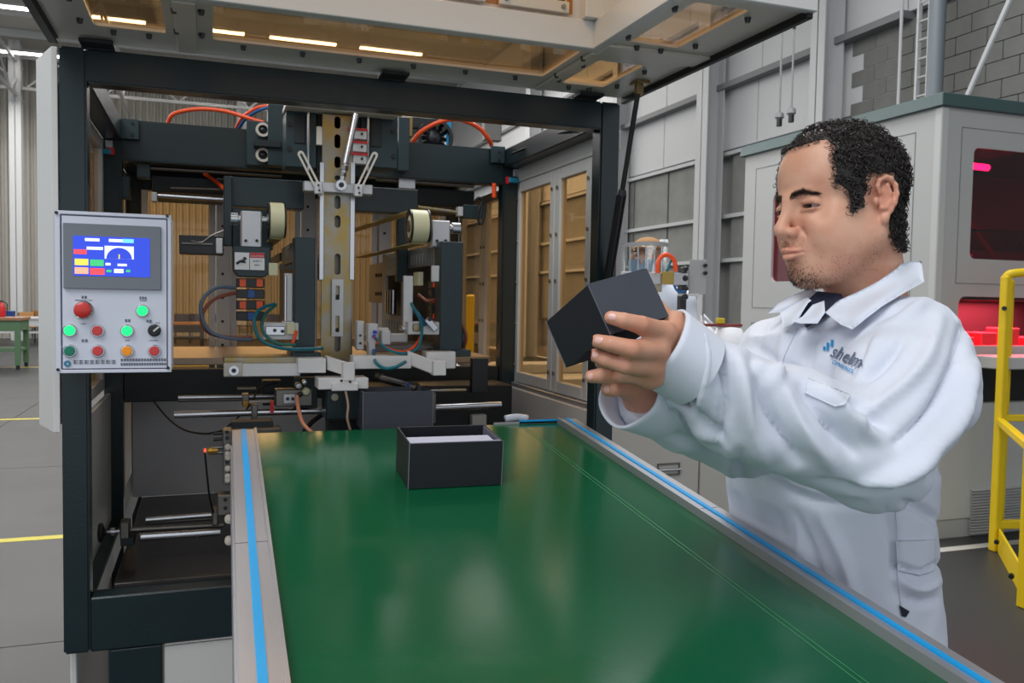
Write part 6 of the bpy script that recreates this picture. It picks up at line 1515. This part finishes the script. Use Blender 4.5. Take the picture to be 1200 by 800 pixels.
def apply_folds(V, F, folds):
    N = vnormals(V, F); px = toPx(V); disp = np.zeros(len(V))
    fr = np.clip(-N[:, 2]*1.6, 0, 1)
    for pts, amp, wd in folds:
        P = np.array([list(p) for p in spline([Vector((x, y, 0)) for x, y in pts], 5)])[:, :2]; best = np.full(len(V), 1e9); tt = np.zeros(len(V))
        near = (px[:, 0] > P[:, 0].min()-40) & (px[:, 0] < P[:, 0].max()+40) & (px[:, 1] > P[:, 1].min()-40) & (px[:, 1] < P[:, 1].max()+40); q = px[near]; bb = best[near]; t_ = tt[near]
        for i in range(len(P)-1):
            ab = P[i+1]-P[i]; t = np.clip(((q-P[i])@ab)/(ab@ab+1e-9), 0, 1); d = np.linalg.norm(q-P[i]-t[:, None]*ab, axis=1); m = d < bb; bb[m] = d[m]; t_[m] = (i+t[m])/(len(P)-1)
        pr_ = np.exp(-(bb/(wd*.72))**2)*np.sin(math.pi*np.clip(t_*.86+.07, 0, 1))**.6
        disp[near] += amp*pr_
    return V + N*(disp*fr*1.75)[:, None]
CV = apply_folds(CV, CF, folds)
# fine irregular wrinkles of the cloth
N_c = vnormals(CV, CF)
wr_ = np.zeros(len(CV)); rs_ = np.random.default_rng(4)
for i in range(8):
    dv = rs_.normal(size=3); dv /= np.linalg.norm(dv); fq = 26*(1.45**i); wr_ += np.sin(CV@dv*fq + 2.2*np.sin(CV@rs_.normal(size=3)*14) + i)/(1.45**i)
CV = CV + N_c*(wr_*.0013)[:, None]
_w = c2w(CV); _lim = .802 + .018*(_w[:, 1]-1.79); _low = np.clip((1.16-_w[:, 2])/.04, 0, 1)      # the cloth is pressed against the rail
_w[:, 0] = np.where((_w[:, 0] < _lim+.01) & (_low > 0), _w[:, 0] + _low*np.maximum(_lim + .010*np.exp(-np.abs(_w[:, 0]-_lim)/.03) - .004 - _w[:, 0], 0), _w[:, 0]); CV = w2c(_w)
coat = meshobj('lab_coat', CV, CF, COATM, man, world=False)
ctree = BVHTree.FromPolygons([tuple(v) for v in CV], [tuple(int(i) for i in f) for f in CF])
def cdepth(px, py, default=None):
    d0 = Vector(C3(px, py, 1.0)); n = d0.length; h_ = ctree.ray_cast(Vector((0, 0, 0)), d0.normalized())
    return h_[0].z if h_[0] else default
# cuffs: open tubes with thickness
def cuff(c, n, u, ru, rv, L, flare=1.08, th=.0035, skew=0):
    c = np.array(c); n = np.array(n)/np.linalg.norm(n); u = np.array(u) - n*np.dot(u, n); u /= np.linalg.norm(u); v = np.cross(n, u); S_ = 40; R_2 = 8; V = []; F = []
    for side in (0, 1):
        for i in range(R_2+1):
            t = i/R_2 if side == 0 else 1-i/R_2
            for k in range(S_):
                a = 2*math.pi*k/S_; w_ = 1 + .035*math.sin(2*a+1)*t + .02*math.sin(5*a)*t
                f = (1 + (flare-1)*t)*w_; V.append(c + n*L*(t-.6) + u*math.cos(a)*(ru*f - th*side) + v*math.sin(a)*(rv*f - th*side) + n*skew*math.cos(a)*t)
    R2 = 2*(R_2+1)
    for i in range(R2-1):
        for k in range(S_): F.append((i*S_+k, i*S_+(k+1) % S_, (i+1)*S_+(k+1) % S_, (i+1)*S_+k))
    return meshobj('cuff', np.array(V), F, COATM, coat, world=False)
cuff(PLc, NL2, (.5, .8, 0), .0455, .050, .055, 1.02)
cuff(PRc, NR2, (.5, .8, 0), .040, .042, .060, 1.10)
# ---------------------------------------------------------------- cloth patches (collar, lapels, pockets) lying on the coat
def patch(name, poly, depths, lift, th, mt, par, n=26, puff=0., follow=0.):
    """poly: outline in px; depths: per vertex depth or None to take the coat surface; thickness th"""
    P = np.array(poly, float); D = np.array([(cdepth(*p) if d is None else d) for p, d in zip(poly, depths)], float) - lift
    x0, y0 = P.min(0); x1, y1 = P.max(0); m = max((x1-x0), (y1-y0))/n; dense = []
    dd = []
    for i in range(len(P)):
        q = P[(i+1) % len(P)]; L = max(1, int(np.linalg.norm(q-P[i])/m))
        for k in range(L): dense.append(P[i]+(q-P[i])*k/L); dd.append(D[i]+(D[(i+1) % len(P)]-D[i])*k/L)
    dense = np.array(dense); dd = np.array(dd); pts = [tuple(p) for p in dense]; nb = len(pts)
    gx = np.arange(x0+m*.5, x1, m); gy = np.arange(y0+m*.5, y1, m); G = np.array([(a, b) for a in gx for b in gy])
    if len(G):
        ins = inpoly(G, [tuple(p) for p in dense]); G = G[ins]; dist = np.min(np.linalg.norm(G[:, None]-dense[None], axis=2), 1); G = G[dist > m*.45]; dist = dist[dist > m*.45]
    else: dist = np.zeros(0)
    from mathutils.geometry import delaunay_2d_cdt
    vs_, _, fs_, _, _, _ = delaunay_2d_cdt([Vector(p) for p in pts] + [Vector(g) for g in G], [(i, (i+1) % nb) for i in range(nb)], [], 1, 1e-4)
    V = []
    for v in vs_:
        p = np.array([v.x, v.y]); r = np.linalg.norm(dense-p, axis=1); w_ = 1/(r**3+1e-3); d = (w_*dd).sum()/w_.sum()
        e = min(r.min()/8, 1.0); cd = cdepth(p[0], p[1]); 
        if cd is not None:
            d = d*(1-follow) + (cd-lift)*follow; d = min(d, cd-.0025) if abs(cd-d) < .05 else d
        d -= puff*math.sin(e*math.pi/2); V.append(C3(p[0], p[1], d))
    V = np.array(V); nv = len(V); V2 = V*(1 + th/V[:, 2:3]); F = [tuple(f) for f in fs_] + [tuple(i+nv for i in f)[::-1] for f in fs_]
    ed = {}
    for f in fs_:
        for i in range(len(f)): a, b = f[i], f[(i+1) % len(f)]; ed[(a, b)] = 1
    for (a, b) in list(ed):
        if (b, a) not in ed: F.append((a, b, b+nv, a+nv))
    return meshobj(name, np.concatenate([V, V2]), F, mt, par, world=False)
NAVY = mat('navy_knit', (26, 28, 52), .8, bump=.1, bscale=700)
patch('undershirt', [(938, 371), (946, 352), (958, 341), (986, 344), (990, 352), (965, 372), (945, 384)], [1.235, 1.245, 1.25, 1.235, 1.22, 1.21, 1.215], 0, .004, NAVY, man)
patch('collar', [(967, 366), (982, 352), (1005, 342), (1030, 329), (1050, 315), (1056, 309), (1068, 306), (1080, 306), (1083, 330), (1060, 343), (1035, 358), (1015, 373), (999, 386), (985, 380)],
      [1.175, 1.20, 1.19, 1.18, 1.20, 1.24, 1.265, 1.27, 1.215, 1.150, 1.125, 1.12, 1.125, 1.145], .004, .004, COATM, coat, puff=.004)
patch('collar', [(900, 367), (912, 355), (935, 343), (950, 337), (958, 342), (950, 352), (930, 360), (913, 366)], [1.30, 1.30, 1.30, 1.29, 1.28, 1.28, 1.28, 1.29], .006, .004, COATM, coat, puff=.003)
patch('lapel', [(967, 366), (958, 379), (938, 379), (928, 376), (940, 371), (952, 357), (966, 352)], [1.17, 1.17, 1.185, 1.20, 1.20, 1.215, 1.20], .005, .003, COATM, coat, puff=.002)
patch('lapel', [(935, 374), (947, 355), (951, 352), (946, 348), (930, 356), (914, 366), (918, 384), (928, 380)], [1.22, 1.235, 1.24, 1.26, 1.27, 1.27, 1.24, 1.22], .004, .003, COATM, coat, puff=.002)
pk = patch('chest_pocket', [(946, 442), (997, 462), (990, 474), (978, 476), (943, 460)], [None]*5, .003, .003, COATM, coat, follow=.8)
patch('hip_pocket', [(1050, 634), (1096, 632), (1096, 668), (1078, 674), (1052, 668)], [None]*5, .006, .004, COATM, coat, follow=.9)
patch('side_slit', [(1054, 709), (1066, 716), (1062, 723), (1057, 722)], [None]*4, .002, .001, NAVY, coat, follow=.9)
# seams as fine raised cords
def seam(pts, r=.0008, lift=.001):
    P = [np.array(list(p)[:2]) for p in spline([Vector((x, y, 0)) for x, y in pts], 8)]; Q = []
    for p in P:
        d = cdepth(*p)
        if d is not None: Q.append(C3(p[0], p[1], d-lift))
    if len(Q) > 2:
        m = M(); m.tube([c2w(q[None])[0] for q in Q], r, 5, 1); o = obj('seam', m, COATM, coat, smooth='all')
seam([(1083, 332), (1100, 350), (1120, 372), (1124, 395), (1112, 425)]); seam([(934, 386), (922, 410), (916, 426)]); seam([(905, 372), (898, 392), (892, 408)])
seam([(1050, 600), (1052, 634), (1052, 670), (1056, 710)]); seam([(816, 395), (800, 425), (782, 462), (772, 480)])
# shoulder emblem and lettering on the chest
INKG = mat('emblem_grey', (92, 104, 128), .7); INKB = mat('emblem_blue', (20, 140, 200), .7)
def on_coat_text(s, px, py, wpx, hpx, ang, mt, shear=.25, nm='embroidered_lettering', lift=.0055):
    cu = bpy.data.curves.new('t', 'FONT'); cu.body = s; cu.size = 1; cu.shear = shear; cu.resolution_u = 3; cu.offset = .012
    to = bpy.data.objects.new('t', cu); COL.objects.link(to); bpy.context.view_layer.update()
    me = bpy.data.meshes.new_from_object(to.evaluated_get(bpy.context.evaluated_depsgraph_get())); bpy.data.objects.remove(to)
    v = np.array([list(q.co) for q in me.vertices]); mn, mx_ = v.min(0), v.max(0); ca, sa = math.cos(math.radians(ang)), math.sin(math.radians(ang)); W = []
    for q in v:
        x = (q[0]-mn[0])/(mx_[0]-mn[0])*wpx; y = -(q[1]-mn[1])/(mx_[1]-mn[1])*hpx; X_ = px + x*ca - y*sa; Y_ = py + x*sa + y*ca
        d = cdepth(X_, Y_, 1.2); W.append(C3(X_, Y_, d-lift))
    return meshobj(nm, np.array(W), [tuple(p.vertices) for p in me.polygons], mt, coat, world=False, smooth=False)
on_coat_text('shelm', 972, 417.5, 38, 16, 22, INKG); on_coat_text('R', 1008.5, 429, 2.5, 3, 22, INKG, 0)
on_coat_text('conversora', 974.5, 425.5, 27, 4.6, 26, INKB, .2)
for (x, y, h_) in ((966, 410.5, 5), (970, 411, 10), (975, 406.5, 9)):
    patch('emblem_bar', [(x-1.3, y-h_), (x+1.6, y-h_+.8), (x+1.2, y), (x-1.7, y-.8)], [None]*4, .0028, .0006, INKB, coat, n=6, follow=1)
# trousers and shoes
Tr = Field((.25, -1.42, 1.0), (.80, -.50, 1.65), .012)
TRM = mat('dark_trousers', (30, 34, 52), .8); SHM = mat('black_shoes', (24, 22, 22), .4)
for (lw, kn_, an) in legs: Tr.chain(list(w2c(np.array([lw + [0, 0, -.05], kn_, an]))), [.098, .078, .070], .04)
TV, TF = Tr.mesh(); meshobj('trousers', TV, TF, TRM, man, world=False)
for (lw, kn_, an) in legs:
    Sh = Field(tuple(np.array(an) - [.26, .2, .1]), tuple(np.array(an) + [.2, .2, .08]), .006); fw = CAMR @ bf; fw = np.array([fw[0], fw[1], 0]); fw /= np.linalg.norm(fw); a3 = np.array([an[0], an[1], .045])
    Sh.chain([a3 - fw*.05, a3 + fw*.06, a3 + fw*.15 - [0, 0, .008]], [.042, .040, .034], .02); Sh.cap(a3, an - np.array([0, 0, .01]), .042, .045, .02); Sh.half((0, 0, .002), (0, 0, -1))
    SV, SF = Sh.mesh(); meshobj('shoe', SV, SF, SHM, man)
# ================================================================ masked worker behind the gantry
w2 = empty('person', (1.95, 4.6, 0), 'worker in white coat with tan cap and clear face shield standing behind the gantry', 'person')
D2 = 4.72; HC2 = C3(757, 303, D2)
F2 = Field(HC2 - [.30, .50, .24], HC2 + [.34, .17, .26], .0075)
fx_ = np.array([-.35, 0, -.94])
F2.ell(HC2 + [.01, .02, .01], (.078, .10, .092), .01); F2.ell(HC2 + fx_*.03 - [0, .045, 0], (.06, .07, .07), .02)
F2.chain([HC2 + fx_*.09 + [0, .0, 0], HC2 + fx_*.112 - [0, .028, 0]], [.010, .014], .012)
F2.chain([HC2 - [-.01, .06, -.02], HC2 - [-.03, .20, -.03]], [.055, .06], .03); F2.cap(HC2 - [.02, .24, -.02], HC2 - [-.10, .24, -.02], .05, .05, .04)
F2.ell(HC2 + [.078, 0, 0], (.012, .032, .02), .006); F2.ell(HC2 + [-.078, 0, -.0], (.012, .032, .02), .006)
v2, f2 = F2.mesh(); v2 = relax(v2, f2, 2); bd2 = meshobj('body', v2, f2, SKIN, w2, world=False); tone_attr(bd2, np.ones((len(v2), 3))*.86)
G2 = Field(HC2 - [.36, 1.05, .32], HC2 + [.40, -.10, .34], .014)
G2.chain([HC2 + [-.16, -.24, .02], HC2 + [.03, -.20, .03], HC2 + [.21, -.24, .03]], [.07, .09, .07], .05)
G2.chain([HC2 + [.03, -.28, .03], HC2 + [.03, -.60, .03], HC2 + [.03, -.98, .03]], [.14, .16, .19], .06)
G2.chain([HC2 + [.21, -.25, .03], HC2 + [.26, -.52, -.02], HC2 + [.12, -.60, -.22]], [.07, .06, .045], .03); G2.chain([HC2 + [-.16, -.25, .02], HC2 + [-.22, -.52, -.02], HC2 + [-.08, -.60, -.22]], [.07, .06, .045], .03)
G2.ell(HC2 - [-.02, .16, -.02], (.06, .08, .06), .01, op='sub')
v2, f2 = G2.mesh(); meshobj('lab_coat', v2, f2, COATM, w2, world=False)
L2f = c2w((HC2 + [.03, -.9, .03])[None])[0]
for s in (-.1, .1):
    p = Vector(L2f) + Vector((s, 0, 0)); obj('trouser_leg', M().cyl((p.x, p.y, .08), (p.x, p.y, p.z), .075, 12, r2=.10), TRM, w2, smooth=True)
    obj('shoe', M().lathe((p.x, p.y-.04, 0), (0, 0, 1), [(.07, 0), (.075, .03), (.05, .09), (0, .10)], 12), SHM, w2, smooth=True)
for (c, s) in ((HC2 + [.12, -.60, -.24], 1), (HC2 + [-.08, -.60, -.24], -1)):
    Hn = Field(c - [.09, .09, .12], c + [.09, .09, .08], .005); Hn.ell(c, (.042, .022, .045), .01)
    for k in range(4): Hn.chain([c + [(-.03+.02*k), 0, -.03], c + [(-.034+.022*k), -.004, -.06], c + [(-.034+.022*k), -.018, -.078+.003*abs(k-1)]], [.010, .009, .008], .004)
    Hn.chain([c + [-.03*s, 0, .0], c + [-.055*s, .0, -.03]], [.012, .010], .008); v, f = Hn.mesh(); q_ = meshobj('hand', v, f, SKIN, w2, world=False); tone_attr(q_, np.ones((len(v), 3))*.9)
def arcsurf(c, R, y0, y1, a0, a1, th, n=18, ys=1.0):
    V = []; F = []
    for side in (0, 1):
        for i in range(n+1):
            a = math.radians(a0 + (a1-a0)*i/n)
            for y in (y0, y1): V.append(np.array(c) + [math.sin(a)*(R+th*side), y, -math.cos(a)*(R+th*side)*ys])
    m_ = 2*(n+1)
    for i in range(n):
        F.append((2*i, 2*i+1, 2*i+3, 2*i+2)); F.append((m_+2*i, m_+2*i+2, m_+2*i+3, m_+2*i+1))
        for k in (0, 1): F.append((2*i+k, 2*i+2+k, m_+2*i+2+k, m_+2*i+k))
    F += [(0, 1, m_+1, m_), (2*n, 2*n+1, m_+2*n+1, m_+2*n)]
    return np.array(V), F
v, f = arcsurf(HC2 + fx_*.02, .125, -.13, .075, -110, 60, .002); sh = meshobj('face_shield', v, f, CLEAR, w2, world=False)
for a in (-100, -75, -50, -28, -8, 12, 34):
    v, f = arcsurf(HC2 + fx_*.02, .127, -.12, .06, a, a+3.5, .003, 2); meshobj('shield_strip', v, f, mat('shield_frost', (206, 212, 216), .3), sh, world=False)
v, f = arcsurf(HC2 + fx_*.02, .128, .055, .078, -112, 62, .004); meshobj('head_band', v, f, mat('band_white', (205, 205, 205), .4), sh, world=False)
for x in (.072, .092): meshobj('side_strap', *(lambda q: (np.array([list(w2c(np.array([t])))[0] for t in q.v]), q.f))(M().box(*[Vector(c2w((HC2 + o_)[None])[0]) for o_ in (np.array([x, -.09, -.06]), np.array([x+.012, .10, -.04]))])), MATS['band_white'], sh, world=False)
v, f = arcsurf(HC2 + fx_*.02, .088, -.075, -.012, -78, 36, .012, 10); meshobj('face_mask', v, f, mat('mask_blue', (150, 180, 205), .7), w2, world=False)
capo = Field(HC2 + [-.14, .0, -.16], HC2 + [.15, .16, .16], .006); capo.ell(HC2 + [.01, .045, .005], (.092, .075, .104), .01); capo.half(HC2 + [0, .045, 0], (0, -1, 0)); capo.ell(HC2 + fx_*.10 + [0, .050, 0], (.055, .010, .05), .008)
v, f = capo.mesh(); meshobj('cap', v, f, mat('cap_tan', (160, 118, 70), .8), w2, world=False)
hr2 = Field(HC2 + [-.02, -.06, -.10], HC2 + [.14, .10, .16], .006); hr2.ell(HC2 + [.022, .015, .022], (.078, .075, .090), .01); v, f = hr2.mesh(); meshobj('hair', v, f, HAIRM, w2, world=False)
for (x, h_, t_) in ((-.035, .0, 0), (.028, 0, 0)):
    v, f = sph(c2w((HC2 + fx_*.088 + np.array([x*.9, .012, -.01]))[None])[0]*0 + HC2 + fx_*.088 + np.array([x*.9, .012, 0]), .012, n=6, m_=10); meshobj('eye', v, f, EYE, w2, world=False)
    v, f = sph(HC2 + fx_*.096 + np.array([x*.9, .011, 0]), .006, n=4, m_=8); meshobj('iris', v, f, IRIS, w2, world=False)
    obj('eyebrow', M().beam(Vector(c2w((HC2 + fx_*.094 + np.array([x*.9-.016, .03, 0]))[None])[0]), Vector(c2w((HC2 + fx_*.094 + np.array([x*.9+.016, .032, 0]))[None])[0]), .006, .006), HAIRM, w2)
# faint blue lettering on the coat
w_ = Vector(c2w((HC2 + [.16, -.36, -.20])[None])[0]); Rm2 = Matrix.Rotation(math.radians(-17), 4, 'Z') @ Matrix.Rotation(math.pi/2, 4, 'X')
text('shelm', w_, .05, INKB, w2, rot=Rm2)
